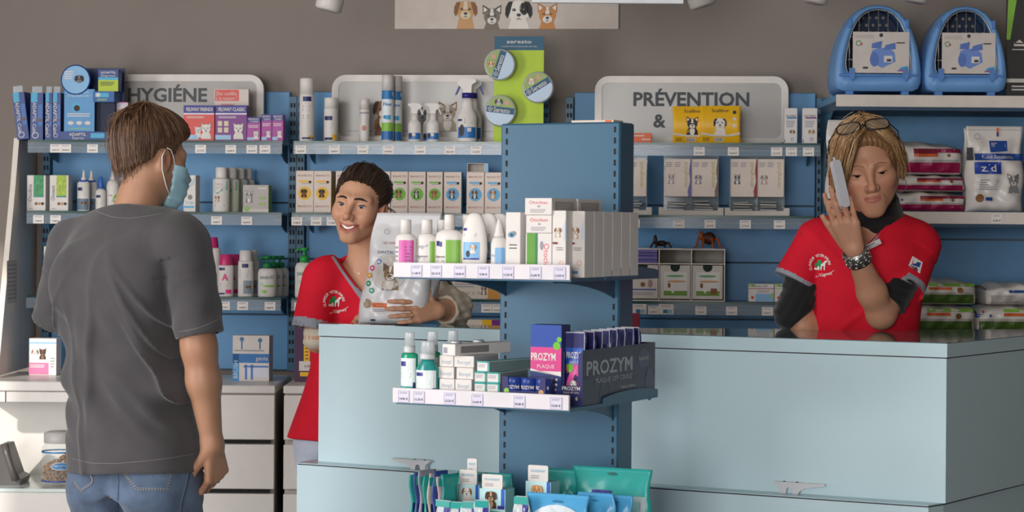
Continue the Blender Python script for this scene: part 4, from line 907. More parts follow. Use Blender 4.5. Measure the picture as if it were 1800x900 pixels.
# pipette dispensers
zz = ZR[1] + .0005
M_CLR = thin_glass('#c9cdca', .30, .06, 'clear_acrylic')
def dispenser(px0, px1, label, cards):
    c, w, h, rz = spot(FW, .29, px0, px1, 272, zz); r = empty('pipette_dispenser', c, rz)
    base = [(-w / 2, 0), (w / 2, 0), (w / 2, .026), (w / 2 - .018, .026), (w / 2 - .02, .016), (-w / 2 + .02, .016), (-w / 2 + .018, .026), (-w / 2, .026)]
    MB().prism(base, -.002, .09, axis='y').build('base_tray', mat('#c9c2b9', .45), r)
    iw = w - .036; n = len(cards)
    MB().box(-iw / 2, iw / 2, .085, .087, .016, h).build('clear_back', M_CLR, r)
    for k in range(n + 1): MB().box(-iw / 2 + iw * k / n - .0012, -iw / 2 + iw * k / n + .0012, .002, .085, .016, h if k in (0, n) else h * .98).build('clear_divider', M_CLR, r)
    for k, (pc, cc) in enumerate(cards):
        x0 = -iw / 2 + iw * k / n + .0015; x1 = -iw / 2 + iw * (k + 1) / n - .0015; wc = x1 - x0; z0 = h * .31; hc = h * .62
        cd = MB().box(x0, x1, .006, .04, z0, z0 + hc).build('insert_card', M_CREAM, r)
        a = Art(wc, hc, lambda x, z: .006, x0=x0, z0=z0); a.text('stronghold', .80, .58, .105, mat('#b1a83e', .5), 1, rot=PI / 2, wu=None); pet(a, .25, .5, .13, pc, FURG, FURW, 2, 'up' if k == 0 else 'flop'); a.lines(.05, .78, .3, .92, 3, GREYINK, 1); a.lines(.38, .78, .62, .92, 3, GREYINK, 1)
        a.poly([(.90, 0), (1, 0), (1, 1), (.98, 1), (.93, .7), (.97, .4), (.88, .15)], cc, 1); a.build('card_print', cd)
        rr = random.Random(k + int(px0))
        for q in range(4):
            zq = .018 + q * .0085
            MB().box(x0 + .008, x1 - .012 - rr.random() * .015, .014, .07, zq, zq + .0045, bev=.0015).build('sachet', mat('#9b9a96' if q % 2 else '#c7c4be', .35), r, rot=(0, rr.uniform(-.04, .04), 0))
    tag(r, label, 'dispenser', 'clear acrylic pipette dispensers')
VIOP = mat('#6f67ad', .5); BRP = mat('#8a6a58', .5); REDP = mat('#a3283a', .5)
dispenser(1034, 1146, 'clear pipette dispenser partly hidden by the blue column', [(TAN, VIOP), (FURG, M_CREAM)])
dispenser(1158, 1272, 'clear pipette dispenser with violet and brown edged cards, the middle one', [(mat('#b59aa5', .6), VIOP), (FURG, BRP)])
dispenser(1274, 1388, 'clear pipette dispenser with a red edged card, the right one', [(mat('#5c5a70', .6), REDP), (mat('#c79f92', .6), M_CREAM)])
# drawer organizer
zz = ZR[2] + .0005
c, w, h, rz = spot(FW, .29, 1100, 1275, 437, zz); og = empty('drawer_organizer', c, rz); M_OG = mat('#d5cdc4', .5, name='white_board')
q = .004; D_ = .22; zsft = h * .70
for nm, bx in (('organizer_floor', (-w / 2, w / 2, 0, D_, 0, q)), ('organizer_roof', (-w / 2, w / 2, 0, D_, h - q, h)), ('organizer_side', (-w / 2, -w / 2 + q, 0, D_, q, h - q)), ('organizer_side', (w / 2 - q, w / 2, 0, D_, q, h - q)), ('organizer_back', (-w / 2 + q, w / 2 - q, D_ - q, D_, q, h - q)), ('organizer_shelf', (-w / 2 + q, w / 2 - q, 0, D_ - q, zsft, zsft + q))):
    MB().box(*bx).build(nm, M_OG, og)
cw = (w - 2 * q) / 3
for k in (1, 2): MB().box(-w / 2 + q + cw * k - q / 2, -w / 2 + q + cw * k + q / 2, 0.001, D_ - q, q, h - q).build('divider', M_OG, og)
for k in range(3): MB().box(-w / 2 + q + cw * k + cw * .5 - .02, -w / 2 + q + cw * k + cw * .5 + .024, -.0008, .01, h, h + .001).build('card_tab', mat('#e4e0da', .5), og)
for k in range(3):
    x0 = -w / 2 + q + cw * k + .004; x1 = x0 + cw - .008; z0 = q + .004; z1 = zsft - .003; xm = (x0 + x1) / 2; nr = .016
    pts = [(x0, z0), (x1, z0), (x1, z1), (xm + nr, z1)] + [(xm + nr * math.cos(t), z1 - .006 - nr * math.sin(t)) for t in [PI * i / 8 for i in range(9)]] + [(xm - nr, z1), (x0, z1)]
    bm = bmesh.new(); me = MB().prism(pts, -.002, .001, axis='y').mesh(); bm.from_mesh(me); bmesh.ops.recalc_face_normals(bm, faces=bm.faces); bmesh.ops.triangulate(bm, faces=[f for f in bm.faces if len(f.verts) > 4])
    dr = obj('drawer', mesh_from(bm), M_OG, og)
    MB().box(xm - nr - .002, xm + nr + .002, .0015, .003, z1 - .03, z1).build('finger_notch', mat('#22302c', .8), dr)
    a = Art(x1 - x0, z1 - z0, lambda x, z: -.002, x0=x0, z0=z0)
    if k: a.rect(.12, .1, .9, .8, mat('#e3dfda', .4), 1); a.rect(.12, .1, .9, .24, mat('#6f9a3a', .5), 2); a.ell(.5, .68, .3, mat('#5aa868', .5), 2, rv=.035); a.ell(.55, .52, .34, mat('#d8a06a', .5), 2, rv=.035); a.ell(.3, .4, .05, BROWN, 3, rv=.09); a.ell(.42, .25, .05, FURW, 3, rv=.09); a.rect(.6, .14, .82, .32, BROWN, 3) if k == 2 else None
    else: a.rect(.05, .25, .95, .29, mat('#34519c', .5), 1); a.ell(.5, .42, .08, BROWN, 1); a.ell(.75, .45, .08, mat('#b08a8a', .5), 1, rv=.14); a.lines(.05, .1, .9, .2, 2, GREYINK, 1)
    a.build('drawer_print', dr)
tag(og, 'white card drawer organizer with three printed drawers', 'organizer')
for i in range(4):
    o = MB().box(-w / 2 + q + .003, -w / 2 + q + cw - .006, .003, .16, 0, .011, bev=.001).build('flat_pack', mat(('#5a4f9a', '#6d63a8')[i % 2], .35), None, c + Vector((0, 0, zsft + q + .0003 + i * .0118)), rz=rz)
    tag(o, ('lowest', 'second lowest', 'second highest', 'topmost')[i] + ' violet flat pack in the open slot of the drawer organizer', 'pack', 'violet flat packs')
def tick(px, py_b, label, s, hump, m_body, m_leg):
    c = wat(px, 405, .25); r = empty('toy_tick', (c.x, c.y, zz + h + .001), WR)
    bm = bmesh.new(); bmesh.ops.create_uvsphere(bm, u_segments=18, v_segments=12, radius=1.0)
    for q_ in bm.verts: k = 1 + .18 * q_.co.x; q_.co = Vector((q_.co.x * s * 1.0, q_.co.y * s * .8 * k, q_.co.z * s * hump * k))
    bz = .018 + s * hump * .75 if hump > .6 else .006 + s * hump
    obj('tick_body', mesh_from(bm, smooth=True), m_body, r, (0, 0, bz))
    MB().lathe([(0, 0), (s * .3, .004), (s * .36, .014), (s * .22, .028), (0, .032)], 12).build('tick_head', m_leg, r, (-s * .95, -.004, bz - s * .25 * hump))
    for k, a_ in enumerate((-2.7, -2.0, -1.2, -.5, .5, 1.2, 2.0, 2.7)):
        ex, ey = math.cos(a_) * s * 1.9, math.sin(a_) * s * 1.5
        MB().tube([(math.cos(a_) * s * .7, math.sin(a_) * s * .55, bz - s * hump * .3), (ex * .75, ey * .75, bz * .9 + .004), (ex * .95, ey * .95, .006), (ex * 1.08, ey * 1.08, .003)], [.005, .0045, .004, .003], 6).build('tick_leg', m_leg, r)
    tag(r, label, 'toy', 'toy ticks on the organizer')
tick(1162, 437, 'flat dark toy tick lying on the drawer organizer', .020, .5, mat('#2e2422', .5), mat('#3a2622', .5))
tick(1245, 437, 'round brown toy tick with orange legs on the drawer organizer', .025, .85, mat('#4a2a1e', .55, var=.3, scale=50), mat('#a8541f', .5))
def pil(c1): return lambda a: (a.rect(0, .72, 1, .76, c1, 1), a.rect(.02, .84, .25, .98, M_GRN, 1), a.text('Pilexan 250', .45, .88, .11, INK, 2, wu=.6), a.ell(.16, .24, .06, mat('#c8432f', .5), 1), a.rect(.28, .02, .98, .45, M_LBLUE, 1), a.lines(.35, .5, .85, .66, 2, GREYINK, 1), a.ell(.92, .35, .06, M_GRN, 2, rv=.12))
carton(FW, .27, 1316, 1361, 499, zz, .05, WHITE, 'white and pale blue box with a red line on the lower shelf', art=pil(mat('#a8325a', .5)))
carton(FW, .27, 1362, 1407, 499, zz, .05, WHITE, 'white box with a green line, half hidden by the black sleeve', art=pil(M_GRN))
carton(FW, .40, 1085, 1125, 551, .8505, .05, mat('#a1213f', .45), 'crimson box behind the counter just right of the blue column', art=lambda a: (a.rect(0, 0, 1, .45, mat('#5d3a5c', .5), 1), a.ell(.6, .3, .15, FURG, 2)))
p = MB().box(-.22, .42, 0, .42, .80, .85, bev=.003); cb = p.build('low_cabinet', M_CAB, None, (at(1150, 600, 7.0).x, 7.02, 0))
MB().box(-.21, .41, .02, .40, 0, .80).build('carcass', M_CAB, cb); tag(cb, 'white low cabinet behind the counter under the prevention unit', 'cabinet')
# ================================================================== display stand, upper shelf
zz = ZG[0] + .0005
SH2 = [(0, 0), (.93, 0), (1, .02), (1, .64), (.92, .70), (.6, .74), (.48, .75)]; SC2 = [(.50, .75), (.50, .985), (.45, 1), (0, 1)]
def half_panel(col, u0=.3): return lambda a: (a.rect(u0, .0, .97, .95, col, 1, 8, 4), a.lines(.62, .15, .9, .8, 7, mat('#8a4a7a' if col is PINKP else '#5a8a3a', .5), 2), a.lines(.04, .3, .26, .8, 4, GREYINK, 1))
PINKP = mat('#cf57a5', .4); LG = mat('#7cb043', .4)
bottle(FG, -.385, 696, 731, 386, zz, SH2, SC2, WHITE, WHITE, 'white shampoo bottle with a pink label panel, leftmost on the blue stand', art=half_panel(PINKP), sy=.55, lv=(.03, .66))
o = bottle(FG, -.37, 733, 768, 386, zz, SH2, SC2, WHITE, WHITE, 'white shampoo bottle with a narrow green edge, front one', art=lambda a: (a.text('mp', .35, .78, .11, GREYINK, 1, wu=.32), [a.ell(.6 + .07 * i, .78 + (.03 if i else 0), .03, M_CYAN, 1) for i in range(2)], a.text('hypovet', .42, .5, .07, INK, 1, wu=.55), a.lines(.2, .2, .7, .3, 2, LG, 1), a.rect(.78, .0, .97, .92, LG, 1, 4, 4), a.lines(.2, .4, .6, .45, 1, GREYINK, 1)), sy=.55, lv=(.03, .66), group='green edged shampoo bottles')
clone(o, .012, .055, 'white shampoo bottle with a narrow green edge, the one behind')
o = bottle(FG, -.37, 767, 814, 377, zz, SH2, [(.36, .75), (.36, .985), (.32, 1), (0, 1)], WHITE, WHITE, 'broad white bottle with a green label panel, front one', art=lambda a: (a.rect(.5, .0, .97, .88, LG, 1, 8, 4), a.rect(.1, .72, .24, .85, NAVY, 1, 2), a.rect(.26, .7, .34, .83, M_VIO, 1), a.text('hypovet', .27, .45, .07, INK, 1, wu=.4), a.lines(.12, .3, .45, .36, 1, GREYINK, 1)), sy=.5, lv=(.03, .66), group='broad green panelled bottles')
clone(o, .004, .085, 'broad white bottle with a green label panel, the one behind')
OV_B = [(0, 0), (.72, 0), (.8, .02), (.93, .2), (1, .40), (.97, .60), (.84, .80), (.6, .93), (.45, .975), (.25, .995), (0, 1.0)]
o = bottle(FG, -.37, 812, 857, 374, zz, OV_B, None, WHITE, None, 'oval white shampoo bottle with a dog label, front of its row', art=lambda a: (a.rect(.12, .86, .28, .93, M_VIO, 1, 2), a.lines(.14, .70, .7, .8, 2, GREYINK, 1), a.rect(.14, .12, .78, .56, M_LBLUE, 1, 6, 4), pet(a, .55, .42, .11, FURW, TAN, FURW, 2), a.ell(.35, .25, .08, INK, 2, rv=.12), a.rect(.14, .10, .78, .14, M_VIO, 2, 6)), sy=.42, lv=(.2, .80), group='oval shampoo bottles')
for i, l in enumerate(('second', 'third', 'last')): clone(o, .004, .062 * (i + 1), 'oval white shampoo bottle, %s of its row on the stand' % l)
bottle(FG, -.375, 864, 891, 384, zz, [(0, 0), (.93, 0), (1, .02), (1, .56), (.85, .64), (.62, .68)], [(.6, .68), (.6, .72), (.5, .76), (.42, .84), (.2, .98), (0, 1)], WHITE, WHITE, 'white squeeze bottle with a pale blue label on the stand', art=lambda a: (a.poly([(.05, .0), (.97, .0), (.97, .95), (.7, .88), (.3, .7), (.05, .5)], M_LBLUE, 1) if False else a.rect(.4, .0, .97, .85, M_LBLUE, 1, 6, 4), a.text('mp', .3, .62, .1, GREYINK, 2), a.lines(.15, .2, .7, .45, 3, PAPER, 2)), sy=.7, lv=(.03, .58))
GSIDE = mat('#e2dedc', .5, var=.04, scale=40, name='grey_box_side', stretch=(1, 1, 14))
def eye(a): a.ell(.45, .66, .3, mat('#8d8f98', .5), 1, rv=.18, rot=.3); a.ell(.42, .65, .17, mat('#3d8fb0', .4), 2, n=20); a.ell(.42, .65, .08, INK, 3); a.ell(.47, .69, .03, PAPER, 4); a.lines(.25, .42, .8, .52, 2, INK, 1, .3); a.ell(.7, .14, .16, mat('#e2e6ec', .5), 1)
carton(FG, -.39, 889, 915, 373, zz, .045, WHITE, 'slim white box printed with a blue eye on the stand', art=eye, side=GSIDE)
def grp(a): a.rect(.05, .0, .42, 1, mat('#5f9a35', .4), 1); a.rect(.38, 0, .46, 1, mat('#2f7a5a', .4), 2); a.text('Otoclean', .80, .42, .13, mat('#d8556a', .5), 1, rot=-PI / 2); a.ell(.62, .72, .07, GREYINK, 1, rv=.16)
carton(FG, -.39, 924, 970, 410, zz, .14, WHITE, 'white box with a green band carrying the two flat ear cleaner boxes', art=grp, side=GSIDE); hz = ZG[0] + .0005 + carton.__defaults__[0] * 0 if False else None
def otoc(a): a.text('Otoclean', .5, .74, .2, mat('#d8556a', .5), 1, wu=.68); a.ell(.52, .5, .06, GREYINK, 1, rv=.03); a.lines(.2, .12, .8, .36, 3, GREYINK, 1)
def sgrey(a): a.rect(.12, .2, .9, .8, mat('#b3aeac', .5), 1); a.lines(.2, .3, .8, .7, 4, mat('#c7c2c0', .5), 2)
base = [q for q in bpy.data.objects if q.get('label', '').startswith('white box with a green band')][0]
z1 = base.location.z + base['h'] + .0004
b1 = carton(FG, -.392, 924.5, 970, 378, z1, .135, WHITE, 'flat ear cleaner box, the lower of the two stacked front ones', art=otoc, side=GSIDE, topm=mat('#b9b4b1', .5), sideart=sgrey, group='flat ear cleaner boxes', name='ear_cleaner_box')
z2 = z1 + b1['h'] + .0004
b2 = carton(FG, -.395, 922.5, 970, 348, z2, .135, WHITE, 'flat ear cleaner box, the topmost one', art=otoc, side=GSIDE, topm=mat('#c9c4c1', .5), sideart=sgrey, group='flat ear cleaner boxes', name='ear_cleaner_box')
clone(b2, 0, .145, 'flat ear cleaner box behind the topmost one'); clone(b1, 0, .145, 'flat ear cleaner box behind the lower stacked one'); clone(base, 0, .147, 'white box with a green band behind the front one')
def dogb(a): pet(a, .42, .70, .24, mat('#c9a98c', .5), mat('#7a4a3a', .5), FURW, 1); a.poly([(.75, .75), (.95, .85), (.95, .6), (.8, .55)], mat('#c3cfe0', .5), 1); a.rect(.05, .5, .4, .53, mat('#7a2a2a', .5), 4); a.lines(.3, .40, .85, .46, 2, INK, 1, .3); a.ring(.68, .22, .16, .05, mat('#e0a58c', .5), 1); a.rect(.05, .06, .6, .1, mat('#5a8fc0', .5), 1)
carton(FG, -.39, 971, 995, 370, zz, .10, WHITE, 'slim white box with a begging dog beside the ear cleaner boxes', art=dogb, side=GSIDE)
db = carton(FG, -.352, 1000, 1028, 371, zz, .052, WHITE, 'slim white dog box at the front right corner of the upper stand shelf', art=dogb, side=GSIDE, topm=mat('#b3aeac', .5), group='slim white dog boxes', name='dog_box')
for i, l in enumerate(('second', 'third', 'fourth', 'fifth', 'sixth')): clone(db, 0, .0535 * (i + 1), 'slim white dog box, %s in the row receding from the front right corner' % l)
# thin box lying on top of the column
c = FG(1050, .045); o = MB().box(-.06, .055, -.03, .03, 0, .006, bev=.001).build('flat_box', mat('#ddd0c0', .5), None, (c[0], c[1], 1.6285), rz=-GA); tag(o, 'thin cream box lying on top of the blue column', 'box')
a = Art(.115, .006, lambda x, z: -.03, x0=-.06); a.rect(.8, .1, .95, .9, M_ORA, 1); a.build('edge_print', o)

# ================================================================== display stand, middle shelf
zz = ZG[1] + .0005
M_AQ = mat('#23a07c', .15, trans=.15, name='green_mouthwash'); M_AQ2 = mat('#2a9490', .15, trans=.15, name='teal_mouthwash'); M_CUP = thin_glass('#d8dcdf', .55, .1, 'frosted_cup')
def aqua(px0, px1, pyt, d, m, label, low):
    body = [(0, 0), (.95, 0), (1, .02), (1, .55 if low else .64), (.6 if low else .97, .66), (.5, .70)] if low else [(0, 0), (.95, 0), (1, .02), (1, .66), (.85, .69), (.5, .70)]
    ex = lambda r, R, h: MB().lathe([(.62 * R, .70 * h), (.66 * R, .71 * h), (.66 * R, .79 * h), (.3 * R, .8 * h)], 18, .95, .95).build('screw_ring', mat('#cfd2d4', .4), r)
    return bottle(FG, d, px0, px1, pyt, zz, body, [(.64, .79), (.56, .985), (.54, 1), (0, 1)], m, M_CUP, label, art=lambda a: (a.rect(.04, 0, .96, 1, mat('#dfe6e6', .4), 1, 10, 3), a.rect(.1, .8, .45, .92, M_VIO, 2, 3), a.lines(.15, .5, .8, .64, 2, M_TEALP, 2), a.rect(.04, .0, .96, .3, M_TEALP, 2, 10), pet(a, .35, .2, .17, BROWN, DKBROWN, FURW, 3), a.rect(.86, 0, .96, .4, NAVY, 3, 2)), sy=.62, lv=(.03, .52 if low else .62), group='mouthwash bottles', extra=ex, capname='cup_cap')
o = aqua(707, 735, 584, -.39, M_AQ, 'green mouthwash bottle with clear cup cap, leftmost on the middle stand shelf', False)
clone(o, .024, .07, 'green mouthwash bottle with clear cup cap, behind the leftmost one'); clone(o, .042, .14, 'green mouthwash bottle with clear cup cap, third from the front')
aqua(734, 772, 600, -.395, M_AQ2, 'blue green mouthwash bottle with sloping shoulders and white cap', True)
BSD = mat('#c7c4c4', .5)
def buc(a): a.text('Bucogel', .5, .45, .34, mat('#a7b6c8', .5), 1, wu=.66)
rows = {}; hB = .0268
for r_, y, xs in ((0, 690, ((772, 799), (800, 829))), (1, 669, ((773, 800), (801, 830))), (2, 648, ((771, 799), (803, 833))), (3, 627, ((773, 798), (799, 834)))):
    for k, (x0, x1) in enumerate(xs):
        carton(FG, -.40 + .004 * r_, x0, x1, y, zz + r_ * (hB + .0004), .13, WHITE, 'small white gel box, %s row, %s one of two' % (('bottom', 'second', 'third', 'top')[r_], ('left', 'right')[k]), art=buc, side=BSD, h=hB, group='small white gel boxes', name='gel_box')
lg = carton(FG, -.398, 776, 803, 605, zz + 4 * (hB + .0004), .20, WHITE, 'long white and grey box lying across the top of the gel boxes', side=GSIDE, h=hB, turn=-.25, sideart=lambda a: a.rect(.1, .2, .6, .8, mat('#8b8786', .5), 1), art=lambda a: a.rect(.1, .2, .4, .7, GREYINK, 1))
for k, dy in enumerate((.025, .105)):
    t = MB().lathe([(0, 0), (.013, 0), (.0135, .002), (.0135, .005), (.012, .0065), (0, .0065)], 20).build('round_tin', mat('#b9bcc2', .3, metal=.3), None, lg.location + Vector((math.sin(GA + .25) * dy, math.cos(GA + .25) * dy, hB + .0004))); tag(t, ('nearer', 'farther')[k] + ' flat round grey tin lying on the long grey box', 'tin', 'flat round grey tins')
TS = mat('#2f9c97', .4)
def tealb(a): a.rect(0, .85, 1, 1, TS, 1); a.rect(0, 0, 1, .08, TS, 1); a.lines(.1, .4, .75, .75, 3, GREYINK, 1); a.rect(.86, 0, 1, 1, TS, 1)
hT = .0243
for r_, xs in ((0, ((834, 855), (856, 878))), (1, ((835, 856), (857, 879))), (2, ((835, 856), (857, 880)))):
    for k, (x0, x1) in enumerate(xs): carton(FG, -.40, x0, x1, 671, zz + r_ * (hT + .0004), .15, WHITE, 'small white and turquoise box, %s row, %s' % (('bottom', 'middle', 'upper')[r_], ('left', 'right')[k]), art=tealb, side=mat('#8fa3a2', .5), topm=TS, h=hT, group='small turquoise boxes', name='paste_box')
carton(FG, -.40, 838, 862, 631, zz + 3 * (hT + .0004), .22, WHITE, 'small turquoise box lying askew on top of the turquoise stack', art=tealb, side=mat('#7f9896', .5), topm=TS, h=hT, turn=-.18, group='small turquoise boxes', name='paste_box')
# prozym cups in a tray
c, w, h, rz = spot(FG, -.405, 884, 960, 664, zz); M_PN = mat('#2b2a63', .4, name='indigo_card')
ct = empty('cup_tray', c, rz)
bm = MB(); pts = [(-w / 2, 0), (w / 2, 0), (w / 2, .066), (w / 2 - .014, .066), (w / 2 - .017, .034), (-w / 2 + .017, .034), (-w / 2 + .014, .066), (-w / 2, .066)]
bm.prism(pts, 0, .001, axis='y').build('tray_front', M_PN, ct); MB().box(-w / 2, w / 2, .001, .07, 0, .002).build('tray_floor', M_PN, ct); MB().box(w / 2 - .001, w / 2, .001, .07, .002, .062).build('tray_side', M_PN, ct); MB().box(-w / 2, -w / 2 + .001, .001, .07, .002, .062).build('tray_side', M_PN, ct)
a = Art(w, .066); a.ell(.1, .5, .06, M_GRN, 1); a.ell(.9, .48, .06, TAN, 1); a.text('PRO', .93, .6, .35, PAPER, 1) if False else None; a.build('tray_print', ct); tag(ct, 'indigo card tray holding small round tubs', 'tray')
for k in range(3):
    r = .0180; x = -w / 2 + .0215 + .0375 * k
    cu = empty('round_tub', c + GU * x - GN * .02 + Vector((0, 0, .0022)), rz); MB().lathe([(0, 0), (r * .92, 0), (r, .004), (r, .046), (r * 1.04, .047), (r * 1.04, .060), (r * .9, .062), (0, .062)], 22).build('tub_body', mat('#27408f', .3), cu)
    a = Art(2 * r, .018, lambda x, z: -math.sqrt(max(0, r * r - x * x)) - .0005, z0=.03); a.text('PROZYM', .5, .55, .45, PAPER, 1, wu=.9, bold=.015); a.build('tub_label', cu)
    tag(cu, ('left', 'middle', 'right')[k] + ' small blue tub in the indigo card tray', 'tub', 'small blue tubs')
def pzc(a):
    a.rect(0, 0, 1, .75, mat('#26356f', .45), 1); a.rect(0, .42, 1, .72, mat('#d33f86', .4), 2); a.rect(0, .72, 1, 1, mat('#2348a0', .45), 2); a.text('PROZYM', .42, .60, .095, PAPER, 3, left=False, wu=.8, bold=.02); a.text('PLAQUE', .5, .48, .045, PAPER, 3); a.ell(.85, .74, .12, GRC, 3); a.ell(1.0 - .07, .82, .08, GRC, 3); a.ell(.3, .25, .3, mat('#55679a', .5), 2, rv=.2); a.poly([(0, .42), (1, .42), (1, .36), (.5, .40), (0, .45)], PAPER, 3); a.lines(.55, .1, .9, .35, 4, PAPER, 3)
carton(FG, -.35, 934, 988, 571, zz, .05, mat('#26356f', .45), 'pink and blue dental carton behind the small blue tubs', art=pzc)
# prozym bag box
w = .0565; rz = -GA; c = gpt(GW + .0617 - .004 - w / 2, -.345, zz); hb = .128; L_ = .44; DV = -GN; bx = empty('open_display_box', c, rz); M_PB = mat('#2d3047', .4, name='slate_card')
q = .0015; fw = .011
MB().box(-w / 2, w / 2, 0, L_, 0, q).build('box_floor', M_PN, bx)
for x in (-w / 2, w / 2 - q):
    sd_ = MB().box(x, x + q, q, L_, q, hb).build('box_side', M_PB, bx)
a = Art(L_, hb, map3=lambda x, z, l: (w / 2 + l, x + L_ / 2, z)); a.text('PROZYM', .36, .66, .26, mat('#b9bcc4', .5), 1, wu=.62, bold=.02); a.text("PLAQUE OFF CROQ'", .42, .42, .085, mat('#b9bcc4', .5), 1, wu=.5, bold=.01); a.ell(.83, .72, .09, mat('#5a6076', .5), 1, rv=.055); a.text('PLAQUE OFF', .83, .72, .06, PAPER, 2, wu=.13); a.text('• Haleine fraîche', .60, .24, .06, PAPER, 1, wu=.22); a.text('• Anti-tartre', .58, .13, .06, PAPER, 1, wu=.18); a.ring(.3, .2, .07, .008, mat('#6c7186', .5), 1); a.ell(.92, .2, .07, mat('#5a6076', .5), 1, rv=.09); a.build('side_print', sd_)
b = MB(); b.box(-w / 2, -w / 2 + fw, 0, q, q, hb * .95); fr_ = b.build('front_post', M_PN, bx); MB().box(w / 2 - fw, w / 2, 0, q, q, hb * .95).build('front_post', M_PN, bx)
fp = MB().box(-w / 2 + fw, w / 2 - fw, 0, q, q, hb * .36).build('front_panel', M_PN, bx); a = Art(w, hb); a.text('PROZYM', .5, .31, .065, PAPER, 2, wu=.8, bold=.02); a.text('PLAQUE OFF CROQ', .5, .235, .03, PAPER, 2, wu=.7); pet(a, .76, .13, .09, FURG, INK, FURW, 2, body=False); a.build('front_print', fp)
MB().box(-w / 2 + q, w / 2 - q, L_ - q, L_, q, hb).build('box_back', M_PB, bx)
tag(bx, 'long slate coloured open box of treat bags on the middle shelf', 'box')
def pouch_front(a): a.rect(.02, .78, .98, .99, mat('#2a2c66', .35), 1, 6, 2); a.rect(.02, .55, .98, .78, mat('#2a54b0', .35), 1, 6, 2); a.rect(.02, .02, .98, .55, mat('#d33f8c', .35), 1, 6, 4); a.ell(.3, .5, .2, GRC, 2); a.text('PROZYM', .5, .68, .085, PAPER, 3, wu=.84, bold=.02); a.text('PLAQUE OFF', .55, .58, .04, PAPER, 3, wu=.5); pet(a, .55, .28, .2, FURW, FURG, FURW, 3); a.ell(.5, .92, .08, INK, 3, rv=.03)
for i in range(8):
    me, fn = bag_mesh(w * .88, hb * 1.3, .026, 20 + i, crk=.002, nu=10, nv=14, seal=.2, top_w=1.0)
    o = obj('treat_bag', me, mat('#23245a', .3), None, gpt(0, 0, 0), rz=rz); cc = c + DV * (.022 + i * .047) + Vector((0, 0, .0025)); o.location = cc; o.rotation_euler = (random.uniform(-.06, .03) if i else 0, 0, rz + random.uniform(-.05, .05) * (i > 0))
    a = Art(w * .88, hb * 1.3, fn)
    if i == 0: pouch_front(a)
    else: a.rect(.02, .8, .98, .985, mat('#2a2c66', .35), 1, 5, 2); a.text('PROZYM', .5, .7, .08, PAPER, 2, wu=.8)
    for e_ in (0.0, .97): a.rect(e_, .3, e_ + .03, 1, mat('#b9bac6', .3), 2, 1, 8)
    a.rect(0, .985, 1, 1.0, mat('#b9bac6', .3), 2, 4); a.build('bag_print', o)
    tag(o, 'indigo treat bag in the slate box, ' + ('the front one seen in the window' if i == 0 else ('second', 'third', 'fourth', 'fifth', 'sixth', 'seventh', 'rearmost')[i - 1] + ' from the front'), 'bag', 'indigo treat bags')

# ================================================================== display stand, bottom shelf: chew pouches
zz = ZG[2] + .0005
TQ = mat('#2a9c95', .3, name='turquoise_film'); TQ2 = mat('#1f8a86', .3); BLF = mat('#4a9fd0', .3, name='blue_film')
def chew(px0, px1, pyt, d, m, label, seed, art, t=.035, turn=0.0, cat='pouch'):
    c, w, h, rz = spot(FG, d, px0, px1, pyt, zz); me, fn = bag_mesh(w, h, t, seed, crk=.004, nu=18, nv=20, seal=.14, top_w=1.0)
    o = obj('chew_pouch', me, m, None, c, rz=rz + turn); a = Art(w, h, lambda x, z: fn(x, z) - .0016); art(a); a.build('pouch_print', o); tag(o, label, cat, 'chew pouches on the bottom shelf'); return o
hole = lambda a: a.ell(.5, .925, .06, mat('#17605c', .5), 2, rv=.018)
chew(1012, 1146, 822, -.20, TQ, 'large turquoise chew pouch with a hang hole at the right', 1, lambda a: (hole(a), a.rect(.12, .2, .95, .66, mat('#9fb0b2', .3), 1, 8, 6), a.rect(.25, .66, .5, .72, M_VIO, 2, 4), a.rect(.78, .45, .88, .6, mat('#6f9fa0', .4), 2), a.text('PET', .75, .35, .07, M_TEALP, 2)))
chew(955, 1022, 824, -.13, TQ2, 'turquoise chew pouch behind the large one, beside the column', 2, lambda a: a.lines(.2, .5, .85, .7, 3, mat('#7fc9c2', .4), 1), t=.03)
chew(805, 905, 830, -.10, TQ2, 'dark turquoise chew pouch at the back left of the bottom shelf', 3, lambda a: (hole(a), a.rect(.1, .2, .9, .5, mat('#8fb8b4', .4), 1, 6, 4)), t=.03)
def blf(a): a.ell(.5, .88, .09, mat('#1f6f9a', .5), 2, rv=.02); a.ell(.5, .42, .5, mat('#cfd8de', .35), 1, rv=.38, rings=4, n=24); a.rect(.35, .62, .55, .68, mat('#c8323c', .4), 3, 3); a.lines(.3, .45, .7, .58, 2, INK, 3)
chew(1060, 1112, 870, -.30, BLF, 'blue chew pouch, rightmost of the three blue ones', 6, blf, t=.03)
chew(1016, 1082, 866, -.335, BLF, 'blue chew pouch, middle of the three blue ones', 5, blf, t=.03)
chew(930, 1037, 868, -.385, BLF, 'blue chew pouch, largest and leftmost of the three blue ones', 4, blf, t=.03)
